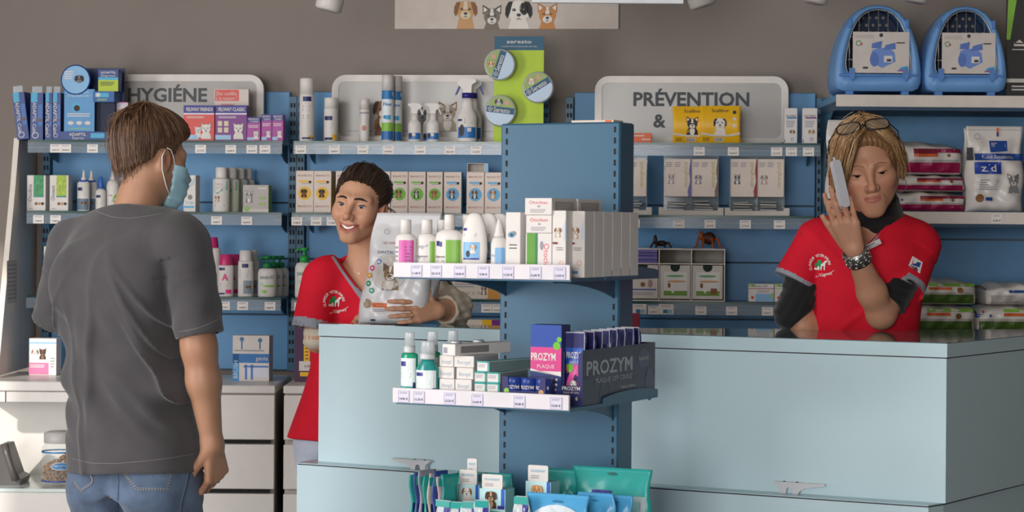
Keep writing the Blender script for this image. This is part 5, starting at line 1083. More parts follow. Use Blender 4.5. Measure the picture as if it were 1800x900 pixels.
def dogcard(px0, px1, pyt, d, label, dog, chip):
    c, w, h, rz = spot(FG, d, px0, px1, pyt, zz); r = empty('stick_box', c, rz); hb_ = h * .80
    f = MB().box(-w / 2, w / 2, 0, .05, 0, hb_, bev=.001).build('box_body', mat('#8fcdd2', .45), r); tb = MB().prism(rounded(-w * .42, w * .38, hb_, h, .004), .001, .003, axis='y').build('header_tab', WHITE, r)
    a = Art(w, hb_); a.rect(0, 0, 1, 1, mat('#bfe3e6', .45), 1); a.rect(0, 0, 1, .62, M_TEALP, 2); a.rect(.84, .68, .98, 1, mat('#2a5fc0', .4), 2); pet(a, .46, .87, .22, *dog, 3); a.rect(.72, .66, .98, .72, chip, 5); a.build('box_print', f)
    a = Art(w, h, lambda x, z: .001); a.text('VEGGIEDENT', .48, .93, .03, M_CYAN, 1, wu=.6); a.lines(.2, .83, .55, .88, 2, GREYINK, 1); a.build('tab_print', tb)
    tag(r, label, 'box', 'dog stick boxes with header tabs')
dogcard(821, 842, 806, -.22, 'stick box with a white header tab, farthest back of the dog boxes', (BROWN, BROWN, FURW), M_ORA)
dogcard(806, 844, 826, -.30, 'stick box with a brown and white terrier', (FURW, BROWN, FURW), M_ORA)
dogcard(845, 890, 834, -.33, 'stick box with a dark brown long-eared puppy', (DKBROWN, mat('#4a2f28', .6), TAN), M_VIO)
dogcard(926, 970, 818, -.27, 'stick box with a golden puppy', (GINGER, TAN, mat('#d9b083', .6)), mat('#d36a8a', .4))
SA_ = [mat(x, .35) for x in ('#2a9c95', '#39508a', '#8f8f9c', '#2a9c95', '#b9b2a6', '#3a4f8f', '#c4a9b4', '#2a9c95')]
for i in range(8):
    me, fn = bag_mesh(.05, .165 + .006 * (i % 3), .010, 40 + i, crk=.0015, nu=8, nv=12, seal=.1, top_w=1.0)
    q = FG(738 + i * 8.0, -.37); o = obj('thin_sachet', me, SA_[i], None, (q[0], q[1], zz), rot=(0, 0, -GA + 1.25)); a = Art(.05, .165, fn); a.rect(.02, .86, .98, .98, TQ, 1, 4); a.rect(.1, .3, .9, .6, NAVY, 1, 4, 3); a.build('sachet_print', o); tag(o, 'thin turquoise and blue sachet, number %d from the left in the standing bundle' % (i + 1) if False else 'thin sachet, ' + ('leftmost', 'second', 'third', 'fourth', 'fifth', 'sixth', 'seventh', 'rightmost')[i] + ' of the bundle at the left end of the bottom shelf', 'sachet', 'thin sachets standing in a bundle')
for i, (x0, x1, y) in enumerate(((768, 795, 879), (793, 820, 882), (815, 842, 881), (838, 861, 879), (906, 932, 872))):
    chew(x0, x1, y, -.405, mat('#c4ccd0', .25), 'small silver sachet with turquoise edge, ' + ('leftmost', 'second', 'third', 'fourth', 'rightmost')[i] + ' of the front row', 60 + i, lambda a: (a.rect(.0, .86, 1, .99, TQ, 1, 4), a.rect(.6, .1, 1, .86, M_VIO, 1, 3, 5), a.lines(.1, .4, .5, .7, 3, INK, 1)), t=.016, turn=random.uniform(-.3, .3))

# ================================================================== right unit: pet carriers
M_CARB = mat('#6b9bd2', .45, name='blue_plastic'); M_CARL = mat('#5685c4', .45); M_WIRE = mat('#b5b0aa', .35, metal=.7, name='door_wire'); M_DARKIN = mat('#1b2c4a', .6)
OUT = [(.80, 0), (.93, .03), (.985, .10), (1.0, .20), (.97, .35), (.90, .52), (.80, .68), (.66, .82), (.48, .92), (.26, .98), (0, 1.0)]
def carrier(px0, px1, pyt, label):
    c, w, h, rz = spot(FR, .385, px0, px1, pyt, ZQ[0] + .0005); W = w / 2; r = empty('pet_carrier', c, rz); f0 = .012; H = h - f0; zsplit = f0 + H * .20
    half = OUT; ring = [(x * W, f0 + z * H) for x, z in half] + [(-x * W, f0 + z * H) for x, z in half[::-1][1:]]
    def scaled(s, sz, z0): return [(x * s, z0 + (z - z0) * sz) for x, z in ring]
    n = len(ring); inn = [(x * .74, f0 + H * .185 + (z - f0) * .765) for x, z in ring]; inn = [(x, max(z, f0 + H * .19)) for x, z in inn]
    Ls = [[(x, .0, z) for x, z in scaled(.97, .985, f0)], [(x, -.012, z) for x, z in scaled(.93, .965, f0)], [(x, -.010, z) for x, z in inn], [(x, .03, z) for x, z in inn]]
    V = [p for l in Ls for p in l]; F_ = []
    for a_ in range(3):
        for i in range(n): j = (i + 1) % n; F_.append((a_ * n + i, a_ * n + j, (a_ + 1) * n + j, (a_ + 1) * n + i))
    bm = bmesh.new(); bm.from_mesh(pydata(V, F_)); bmesh.ops.recalc_face_normals(bm, faces=bm.faces); obj('front_arch', mesh_from(bm, smooth=True), M_CARB, r)
    lev = [(0, .97, .985), (.02, 1, 1), (.12, .985, .995), (.24, .90, .95), (.30, .80, .88), (.32, .68, .78)]; V = []; F_ = []
    for y, s, sz in lev: V += [(x, y, z) for x, z in scaled(s, sz, f0)]
    for a_ in range(len(lev) - 1):
        for i in range(n): j = (i + 1) % n; F_.append((a_ * n + i, a_ * n + j, (a_ + 1) * n + j, (a_ + 1) * n + i))
    F_.append(tuple((len(lev) - 1) * n + i for i in range(n))); bm = bmesh.new(); bm.from_mesh(pydata(V, F_)); bmesh.ops.recalc_face_normals(bm, faces=bm.faces); obj('shell', mesh_from(bm, smooth=True), M_CARB, r)
    MB().prism([(x * .99, z) for x, z in inn], .10, .104, axis='y').build('inside_shade', M_DARKIN, r)  # dark sheet across the opening, coloured as the shade inside the carrier
    hole_m = MB().lathe([(0, 0), (.0052, 0), (.0052, .001), (0, .001)], 10).mesh(); rr = random.Random(3)  # flat pale discs, painted as daylight showing through vent holes
    for row in range(4):
        for k in range(7):
            x = (-3 + k + .5 * (row % 2)) * .022; z = f0 + H * (.62 + .085 * row)
            if abs(x) < W * (.70 - .13 * row): obj('vent_light_disc', hole_m, mat('#9c948c', .7), r, (x, .099, z), rot=(PI / 2, 0, 0))
    MB().box(-W * .88, W * .88, -.018, -.006, f0 + H * .165, f0 + H * .195, bev=.002).build('tray_rim', M_CARL, r)
    for s in (-1, 1):
        MB().box(s * W * .62 - .012, s * W * .62 + .012, 0, .03, 0, f0 + .004, bev=.002).build('foot', M_CARL, r)
        MB().prism([(-.008, .03), (.008, .03), (.010, .0), (0, -.012), (-.010, .004)], -.020, -.010, axis='y').build('latch', M_CARL, r, (s * W * .60, 0, f0 + H * .155))
        MB().box(s * W * .64 - .006, s * W * .64 + .006, -.016, -.004, f0 + H * .72, f0 + H * .82, bev=.002).build('door_clip', M_CARL, r)
    # wire door
    od = [(x * .98, -.004, f0 + H * .2 + (z - f0 - H * .2) * .98) for x, z in inn]
    MB().tube(od, .0022, 6, closed=True).build('door_frame', M_WIRE, r)
    for k in range(7):
        x = (-3 + k) * W * .215; zt_ = f0 + H * (.93 - .30 * (abs(x) / W) ** 2 * 1.1); MB().tube([(x, -.004, f0 + H * .2), (x, -.004, zt_)], .0014, 6).build('door_wire', M_WIRE, r)
    for k in (.36, .62): MB().tube([(-W * .68, -.003, f0 + H * k), (W * .68, -.003, f0 + H * k)], .0014, 6).build('door_wire', M_WIRE, r)
    cw, ch = W * 1.26, H * .47
    cd = MB().box(-W * .58, -W * .58 + cw, -.016, -.014, f0 + H * .205, f0 + H * .205 + ch).build('product_card', mat('#d2c9c2', .5), r)
    a = Art(cw, ch, lambda x, z: -.016, x0=-W * .58, z0=f0 + H * .205); LB = mat('#6f8fd0', .5); LB2 = mat('#5b78bd', .5)
    a.poly([(.3, .28), (.52, .12), (.76, .28), (.74, .5), (.64, .62), (.44, .6), (.34, .55)], LB, 1); a.poly([(.33, .6), (.34, .72), (.52, .78), (.5, .6)], LB2, 2); a.poly([(.54, .56), (.58, .68), (.75, .74), (.76, .58)], LB2, 2); a.ell(.38, .33, .08, LB2, 2, rv=.13); a.rect(.55, .26, .7, .42, PAPER, 3); a.rect(.6, .28, .68, .34, INK, 4)
    a.poly([(.78, .04), (.98, .04), (.98, .18), (.85, .14)], mat('#3fa0d8', .5), 1); a.poly([(.78, .06), (.95, .03), (.9, .09)], mat('#c8325a', .5), 2); a.text('7,7 LINUS', .85, .74, .035, INK, 1, wu=.15) if False else a.rect(.77, .72, .92, .75, INK, 1); a.ring(.1, .72, .05, .015, mat('#4a8a5a', .5), 1); a.ell(.15, .7, .02, mat('#c8323c', .5), 2); a.ell(.5, .92, .035, INK, 1); a.rect(.04, .84, .38, .93, mat('#c4bbb3', .5), 1); a.rect(.18, .1, .27, .15, INK, 1); a.build('card_print', cd)
    tag(r, label, 'pet carrier', 'blue pet carriers')
carrier(1464, 1621, 7, 'blue plastic pet carrier with wire door, the left one on the top shelf')
carrier(1622, 1771, 9, 'blue plastic pet carrier with wire door, the right one beside the dark poster')
p = at(1790, 160, 7.08); o = MB().box(-.04, .26, 0, .006, 0, .36).build('dark_poster', mat('#3b3a38', .5, var=.2, scale=9), None, (p.x, 7.08, ZQ[0] + .0005)); o.rotation_euler = (0, 0, 0)
a = Art(.30, .36, lambda x, z: 0, x0=-.04); a.poly([(.0, .52), (.04, .52), (.13, 1), (.02, 1)], M_GRN, 1); a.rect(.04, .5, 1, 1, mat('#55524f', .5, var=.35, scale=20), 1) if False else None; a.rect(.0, .13, 1, .165, PAPER, 1); a.lines(.06, .05, .9, .11, 2, PAPER, 1); a.rect(.08, .46, .2, .49, PAPER, 2); a.poly([(.08, .48), (.2, .48), (.14, .52)], PAPER, 2); a.lines(.06, .42, .5, .44, 1, PAPER, 1); a.build('poster_print', o)
tag(o, 'dark poster with a green edge standing at the right end of the top shelf', 'poster')

# ---- pet food bags
M_BAG = mat('#ddd6d0', .3, var=.03, name='white_film'); M_CRIM = mat('#97134a', .35); M_DKRED = mat('#7d1f35', .4); M_OLV = mat('#44601f', .4); M_OR2 = mat('#d8622b', .4); M_HB = mat('#234a94', .4); M_SILV = mat('#b3aca8', .3)
def hills(a, u, v, s): a.poly([(u - .5 * s, v - .09), (u + .5 * s, v - .07), (u + .5 * s, v + .05), (u - .5 * s, v + .05)], M_HB, 3); a.text('PRESCRIPTION', u, v, .05, PAPER, 4, wu=.8 * s); a.rect(u - .06 * s, v + .1, u + .06 * s, v + .2, M_ORA, 3); a.rect(u - .06 * s, v + .1, u + .06 * s, v + .15, M_HB, 4)
def sack(px0, px1, pyt, z, d, depth, label, art, seed, group, extra_h=0.0):
    c, w, h, rz = spot(FR, d, px0, px1, pyt, z); me, fn = pillow_mesh(w, h, depth, seed, crk=.004); o = obj('food_sack', me, M_BAG, None, c + Vector((0, depth / 2, 0)), rz=rz + random.uniform(-.03, .03))
    a = Art(w, h * .88, lambda x, z: fn(x, z) - .0016); art(a); a.build('sack_print', o); tag(o, label, 'bag', group); return h
def ld(a): a.rect(.02, .05, .97, .40, M_CRIM, 1, 14, 4); a.rect(.02, .40, .97, .50, M_SILV, 1, 14, 1); hills(a, .1, .66, .2); a.rect(.42, .70, .7, .88, M_DKRED, 1, 5, 2); a.rect(.7, .74, .985, .88, M_CRIM, 1, 5, 2); a.rect(.42, .60, .7, .70, M_OR2, 1, 5, 1); a.text('i/d', .77, .81, .1, PAPER, 2); a.ell(.83, .65, .02, BROWN, 2)
z0 = ZQ[1] + .0005
h1 = sack(1556, 1697, 336, z0, .375, .30, 'crimson striped pet food sack, lowest of its stack', ld, 1, 'crimson striped pet food sacks')
h2 = sack(1552, 1699, 306, z0 + h1 * 1.0, .38, .30, 'crimson striped pet food sack, middle of its stack', ld, 2, 'crimson striped pet food sacks')
sack(1540, 1692, 248, z0 + (h1 + h2) * 1.0, .375, .30, 'crimson striped pet food sack, topmost and thickest of its stack', ld, 3, 'crimson striped pet food sacks')
def stand_bag(px0, px1, pyt, z, d, t, label, art, seed, fr=FR, m=None, tilt=0.0, name='food_bag', group=None):
    c, w, h, rz = spot(fr, d, px0, px1, pyt, z); me, fn = bag_mesh(w, h, t, seed, crk=.006, tilt=tilt, top_w=.93); o = obj(name, me, m or M_BAG, None, c, rz=rz); a = Art(w, h, lambda x, z: fn(x, z) - .0038); art(a); a.build('bag_print', o); tag(o, label, 'bag', group); return o
def zd(a): a.rect(.14, .60, .99, .68, M_HB, 1, 12, 3); a.text('Food Sensitivities', .55, .64, .04, PAPER, 3, wu=.56); a.rect(.13, .44, .58, .58, mat('#2444a0', .4), 1, 8, 4); a.text('z/d', .36, .51, .085, PAPER, 3, wu=.26, bold=.01); pet(a, .78, .36, .11, FURG, mat('#6d6a68', .6), FURW, 2, 'up'); hills(a, .55, .78, .3); a.lines(.2, .25, .55, .38, 5, GREYINK, 1); a.ell(.2, .16, .07, BROWN, 1, rv=.07); a.rect(.3, .13, .42, .17, M_HB, 1, 3); a.ring(.2, .88, .05, .01, GREYINK, 1); a.rect(.0, .955, 1, .96, GREYINK, 1, 6); a.rect(.02, .6, .12, .75, INK, 1, 2, 2)
stand_bag(1690, 1782, 226, z0, .24, .06, 'white pet food bag standing behind the tabby cat bag', lambda a: a.lines(.2, .5, .8, .7, 3, GREYINK, 1), 8)
stand_bag(1696, 1798, 222, z0, .36, .10, 'white and blue pet food bag with a tabby cat photo', zd, 9)
def redb(a): a.rect(.05, .2, .95, .5, M_CRIM, 1, 6, 4); a.lines(.2, .6, .8, .8, 4, GREYINK, 1); a.rect(.1, .5, .3, .6, mat('#d33f86', .4), 2, 3)
stand_bag(1452, 1512, 211, z0, .33, .07, 'white and crimson bag standing behind the blond hair', redb, 10)
def gr(a): a.rect(.02, .05, .96, .46, M_OLV, 1, 14, 4); a.rect(.02, .46, .98, .56, M_SILV, 1, 14, 1); a.rect(.35, .68, .66, .8, M_OR2, 1, 5, 1); hills(a, .08, .7, .2); a.rect(.35, .84, .98, .97, M_GRN, 1, 6, 1); a.ell(.77, .66, .04, BROWN, 2)
z0 = ZQ[2] + .0005
h1 = sack(1585, 1717, 535, z0, .375, .30, 'olive green striped pet food sack, lower one beside the red tunic', gr, 11, 'olive striped pet food sacks')
sack(1590, 1719, 492, z0 + h1 * 1.0, .375, .30, 'olive green striped pet food sack, upper one beside the red tunic', gr, 12, 'olive striped pet food sacks')
h1 = sack(1722, 1850, 536, z0, .375, .30, 'olive green striped pet food sack, lower one at the right edge', gr, 13, 'olive striped pet food sacks')
sack(1738, 1860, 498, z0 + h1 * 1.0, .375, .30, 'white and grey pet food sack, upper one at the right edge', lambda a: (a.rect(.05, .02, .97, .5, M_SILV, 1, 12, 4), hills(a, .55, .72, .5), a.text('w/d', .4, .16, .1, INK, 3)), 14, 'olive striped pet food sacks')

# ================================================================== spotlights and hanging panel under the ceiling
M_SPOT = mat('#cfc8c2', .4, name='white_spotlight')
for px, py, D_, tilt, l in ((576, 19, 6.7, .25, 'white ceiling spotlight left of the animal poster'), (1237, 12, 6.7, -.3, 'white ceiling spotlight right of the animal poster'), (1430, 6, 6.9, .2, 'white ceiling spotlight left of the pet carriers'), (1606, 4, 6.9, .2, 'white ceiling spotlight above the left pet carrier')):
    p = at(px, py, D_); r = empty('ceiling_spotlight', (p.x, p.y, 2.8))
    zb = p.z - 2.8; R_ = .042
    MB().lathe([(.04, -.02), (.04, 0)], 20).build('ceiling_rose', M_SPOT, r)
    MB().lathe([(.006, zb + .12), (.006, -.02)], 8).build('stem', M_SPOT, r)
    MB().lathe([(0, .002), (R_ * .8, .0), (R_, .006), (R_ * 1.02, .03), (R_ * .85, .08), (R_ * .5, .12), (0, .125)], 24).build('lamp_head', M_SPOT, r, (0, 0, zb), rot=(0, tilt, 0))
    tag(r, l, 'spotlight', 'white ceiling spotlights')
p0 = at(935, 4.5, 6.3); p1 = at(1202, 1.0, 6.3)
hp = empty('hanging_panel', ((p0.x + p1.x) / 2, 6.3, 2.8)); w = p1.x - p0.x
MB().box(-w / 2, w / 2, 0, .02, p0.z - 2.8, p0.z - 2.8 + .22, bev=.002).build('panel', mat('#dfe2e6', .4), hp)
for s in (-1, 1): MB().lathe([(.0015, p0.z - 2.8 + .22), (.0015, 0)], 6, c=(s * w * .4, .01, 0)).build('suspension_wire', M_WIRE, hp)
tag(hp, 'white panel hanging from the ceiling in front of the animal poster', 'panel')
# ================================================================== figures: signed-distance modelling and surface extraction
f4 = np.float32
def V3(*a): return np.array(a, dtype=f4)
def nv(v): return np.asarray(v, dtype=f4)
def smin(a, b, k): h = np.maximum(k - np.abs(a - b), 0) / k; return np.minimum(a, b) - h * h * k * .25
def smax(a, b, k): return -smin(-a, -b, k)
def rc(P, a, b, r1, r2):
    a = nv(a); b = nv(b); ba = b - a; q = P - a; t = np.clip((q @ ba) / max(1e-9, float(ba @ ba)), 0, 1)
    return np.linalg.norm(q - t[:, None] * ba, axis=1) - (r1 + t * (r2 - r1))
def chain(P, pts, rs, k=.01):
    d = None
    for i in range(len(pts) - 1):
        e = rc(P, pts[i], pts[i + 1], rs[i], rs[i + 1]); d = e if d is None else smin(d, e, k)
    return d
def sph(P, c, r): return np.linalg.norm(P - nv(c), axis=1) - r
def elp(P, c, r, R=None):
    q = P - nv(c)
    if R is not None: q = q @ R          # columns of R: local axes
    r = nv(r); k0 = np.linalg.norm(q / r, axis=1); k1 = np.linalg.norm(q / (r * r), axis=1); return k0 * (k0 - 1) / np.maximum(k1, 1e-6)
def near(P, c, R, fn, d_out=None):
    """evaluate fn only close to c; elsewhere a lower bound"""
    dc = np.linalg.norm(P - nv(c), axis=1) - R; m = dc < .03; out = np.maximum(dc, .02).astype(f4)
    if m.any(): out[m] = fn(P[m])
    return out
def axis(lo, hi, h, fine=()):
    x = lo; out = [lo]
    while x < hi:
        s = h
        for a, b, f in fine:
            if a - 1e-6 <= x < b: s = min(s, f)
        x += s; out.append(x)
    return np.array(out, dtype=f4)
def sdf_mesh(fn, xs, ys, zs, slack=1.25):
    nx, ny, nz = len(xs), len(ys), len(zs); Bk = 8
    def starts(n): return np.arange(0, n, Bk)
    bx, by, bz = starts(nx), starts(ny), starts(nz)
    def cc(ax, b): e = np.minimum(b + Bk - 1, len(ax) - 1); return (ax[b] + ax[e]) / 2, (ax[np.minimum(b + Bk, len(ax) - 1)] - ax[b]) / 2
    cx, hx = cc(xs, bx); cy, hy = cc(ys, by); cz, hz = cc(zs, bz)
    G = np.stack(np.meshgrid(cx, cy, cz, indexing='ij'), -1).reshape(-1, 3).astype(f4)
    Hh = np.sqrt(sum(q ** 2 for q in np.meshgrid(hx, hy, hz, indexing='ij'))).reshape(-1)
    d = fn(G); act = (np.abs(d) < Hh * slack + .004).reshape(len(bx), len(by), len(bz)); sg = np.where(d < 0, -1, 1).astype(f4).reshape(act.shape)
    D = np.repeat(np.repeat(np.repeat(sg, Bk, 0), Bk, 1), Bk, 2)[:nx, :ny, :nz].copy()
    am = np.repeat(np.repeat(np.repeat(act, Bk, 0), Bk, 1), Bk, 2)[:nx, :ny, :nz]
    ii, jj, kk = np.nonzero(am); N = len(ii); vals = np.empty(N, dtype=f4); step = 400000
    for s in range(0, N, step):
        sl = slice(s, s + step); vals[sl] = fn(np.stack([xs[ii[sl]], ys[jj[sl]], zs[kk[sl]]], 1))
    D[ii, jj, kk] = vals
    S = D < 0
    c = [S[a:nx - 1 + a, b:ny - 1 + b, e:nz - 1 + e] for a in (0, 1) for b in (0, 1) for e in (0, 1)]
    anyv = c[0].copy(); allv = c[0].copy()
    for q in c[1:]: anyv |= q; allv &= q
    ci = np.argwhere(anyv & ~allv); idx = np.full((nx - 1, ny - 1, nz - 1), -1, dtype=np.int32); idx[ci[:, 0], ci[:, 1], ci[:, 2]] = np.arange(len(ci))
    co = [(a, b, e) for a in (0, 1) for b in (0, 1) for e in (0, 1)]
    acc = np.zeros((len(ci), 3), dtype=f4); cnt = np.zeros(len(ci), dtype=f4)
    def pos(o): return np.stack([xs[ci[:, 0] + o[0]], ys[ci[:, 1] + o[1]], zs[ci[:, 2] + o[2]]], 1)
    for a in range(8):
        for b in range(a + 1, 8):
            oa, ob = co[a], co[b]
            if sum(abs(oa[q] - ob[q]) for q in range(3)) != 1: continue
            da = D[ci[:, 0] + oa[0], ci[:, 1] + oa[1], ci[:, 2] + oa[2]]; db = D[ci[:, 0] + ob[0], ci[:, 1] + ob[1], ci[:, 2] + ob[2]]
            m = (da < 0) != (db < 0)
            if not m.any(): continue
            t = (da / (da - db + 1e-12))[m, None]; acc[m] += pos(oa)[m] * (1 - t) + pos(ob)[m] * t; cnt[m] += 1
    V = acc / cnt[:, None]; F_ = []
    def quads(e, c0, flip_ax):
        if len(e) == 0: return
        F_.append(np.stack(c0, 1))
    for ax in range(3):
        A_ = [slice(None)] * 3; B_ = [slice(None)] * 3; A_[ax] = slice(0, -1); B_[ax] = slice(1, None)
        ch = S[tuple(A_)] != S[tuple(B_)]; o1, o2 = (ax + 1) % 3, (ax + 2) % 3
        e = np.argwhere(ch); e = e[(e[:, o1] > 0) & (e[:, o2] > 0) & (e[:, o1] < D.shape[o1] - 1) & (e[:, o2] < D.shape[o2] - 1)]
        if len(e) == 0: continue
        def cell(d1, d2): q = e.copy(); q[:, o1] -= d1; q[:, o2] -= d2; return idx[q[:, 0], q[:, 1], q[:, 2]]
        q4 = np.stack([cell(1, 1), cell(0, 1), cell(0, 0), cell(1, 0)], 1)
        ins = S[e[:, 0], e[:, 1], e[:, 2]]; q4[~ins] = q4[~ins][:, ::-1]; F_.append(q4)
    F_ = np.concatenate(F_); F_ = F_[(F_ >= 0).all(1)]
    return V, F_
def keep_biggest(V, F_):
    """drop stray islands"""
    n = len(V); lab = np.arange(n)
    for _ in range(400):
        m = lab[F_].min(1); new = lab.copy()
        for k in range(4): np.minimum.at(new, F_[:, k], m)
        new = new[new]
        if (new == lab).all(): break
        lab = new
    r, c = np.unique(lab, return_counts=True); ok = lab == r[c.argmax()]; mp = np.cumsum(ok) - 1
    return V[ok], mp[F_[ok[F_[:, 0]]]]
def np_mesh(V, F_, tint=None, smooth=True):
    me = bpy.data.meshes.new('figure'); me.vertices.add(len(V)); me.vertices.foreach_set('co', np.ascontiguousarray(V, dtype=f4).ravel())
    k = F_.shape[1]; me.loops.add(len(F_) * k); me.loops.foreach_set('vertex_index', F_.astype(np.int32).ravel())
    me.polygons.add(len(F_)); me.polygons.foreach_set('loop_start', np.arange(0, len(F_) * k, k, dtype=np.int32)); me.polygons.foreach_set('loop_total', np.full(len(F_), k, dtype=np.int32))
    me.update(calc_edges=True); me.polygons.foreach_set('use_smooth', [smooth] * len(F_))
    if tint is not None:
        at_ = me.color_attributes.new('tint', 'FLOAT_COLOR', 'POINT'); at_.data.foreach_set('color', np.concatenate([tint, np.ones((len(V), 1))], 1).astype(f4).ravel())
    me.validate(); return me
def tint_mat(name, rough=.5, spec=.4, sss=0.0, bump=0.0, bscale=300.0, sheen=0.0, var=.06, scale=40.0, aniso=None):
    m = bpy.data.materials.new(name); m.use_nodes = True; nt = m.node_tree; b = nt.nodes['Principled BSDF']; L = nt.links.new
    at_ = nt.nodes.new('ShaderNodeAttribute'); at_.attribute_name = 'tint'
    tc = nt.nodes.new('ShaderNodeTexCoord'); n = nt.nodes.new('ShaderNodeTexNoise'); n.inputs['Scale'].default_value = scale; n.inputs['Detail'].default_value = 3; L(tc.outputs['Object'], n.inputs['Vector'])
    mr = nt.nodes.new('ShaderNodeMapRange'); mr.inputs['To Min'].default_value = 1 - var; mr.inputs['To Max'].default_value = 1 + var; L(n.outputs['Fac'], mr.inputs['Value'])
    mx = nt.nodes.new('ShaderNodeVectorMath'); mx.operation = 'SCALE'; L(at_.outputs['Color'], mx.inputs[0]); L(mr.outputs['Result'], mx.inputs['Scale']); L(mx.outputs['Vector'], b.inputs['Base Color'])
    b.inputs['Roughness'].default_value = rough; b.inputs['Specular IOR Level'].default_value = spec
    if sheen: b.inputs['Sheen Weight'].default_value = sheen
    if sss: b.inputs['Subsurface Weight'].default_value = sss; b.inputs['Subsurface Radius'].default_value = (1, .35, .2); b.inputs['Subsurface Scale'].default_value = .006
    if bump:
        n2 = nt.nodes.new('ShaderNodeTexNoise'); n2.inputs['Scale'].default_value = bscale; L(tc.outputs['Object'], n2.inputs['Vector']); bp = nt.nodes.new('ShaderNodeBump'); bp.inputs['Strength'].default_value = bump; bp.inputs['Distance'].default_value = .003; L(n2.outputs['Fac'], bp.inputs['Height']); L(bp.outputs['Normal'], b.inputs['Normal'])
    return m
M_SKIN = tint_mat('skin', .48, .35, .25, bump=.08, bscale=260); M_HAIR = tint_mat('hair', .42, .35, var=.2, scale=120)
class Loft:
    """elliptical trunk: levels (px, py, D, half width, half depth), turned to facing yaw"""
    def __init__(s, levels, yaw):
        L_ = sorted([(at(px, py, D), a, b) for px, py, D, a, b in levels], key=lambda q: q[0].z)
        s.z = np.array([q[0].z for q in L_]); s.x = np.array([q[0].x for q in L_]); s.y = np.array([q[0].y for q in L_]); s.a = np.array([q[1] for q in L_]); s.b = np.array([q[2] for q in L_])
        s.f = V3(math.sin(yaw), math.cos(yaw), 0); s.r = V3(math.cos(yaw), -math.sin(yaw), 0)
        zz = np.linspace(s.z[0], s.z[-1], 120)
        def sm(v):
            q = np.interp(zz, s.z, v); k = np.ones(13) / 13; p = np.pad(q, 6, mode='edge'); return np.convolve(p, k, 'valid')
        s.zz = zz; s.X, s.Y, s.A, s.Bd = sm(s.x), sm(s.y), sm(s.a), sm(s.b)
    def uv(s, P):
        z = P[:, 2]; dx = P[:, 0] - np.interp(z, s.zz, s.X); dy = P[:, 1] - np.interp(z, s.zz, s.Y)
        return dx * s.r[0] + dy * s.r[1], dx * s.f[0] + dy * s.f[1]
    def d(s, P, off=0.0, cap=.03, pw=2.4):
        u, v = s.uv(P); z = P[:, 2]; a = np.interp(z, s.zz, s.A) + off; b = np.interp(z, s.zz, s.Bd) + off
        k = (np.abs(u / a) ** pw + np.abs(v / b) ** pw) ** (1 / pw); d = (k - 1) * np.minimum(a, b)
        return smax(smax(d, z - s.z[-1], cap), s.z[0] - z, .006)
def basis(yaw, pitch=0.0, roll=0.0):
    """columns: right, forward, up. pitch>0 looks down, roll>0 tips the head to the figure's right"""
    R = Matrix.Rotation(-yaw, 3, 'Z') @ Matrix.Rotation(-pitch, 3, 'X') @ Matrix.Rotation(roll, 3, 'Y')
    return np.array(R, dtype=f4)
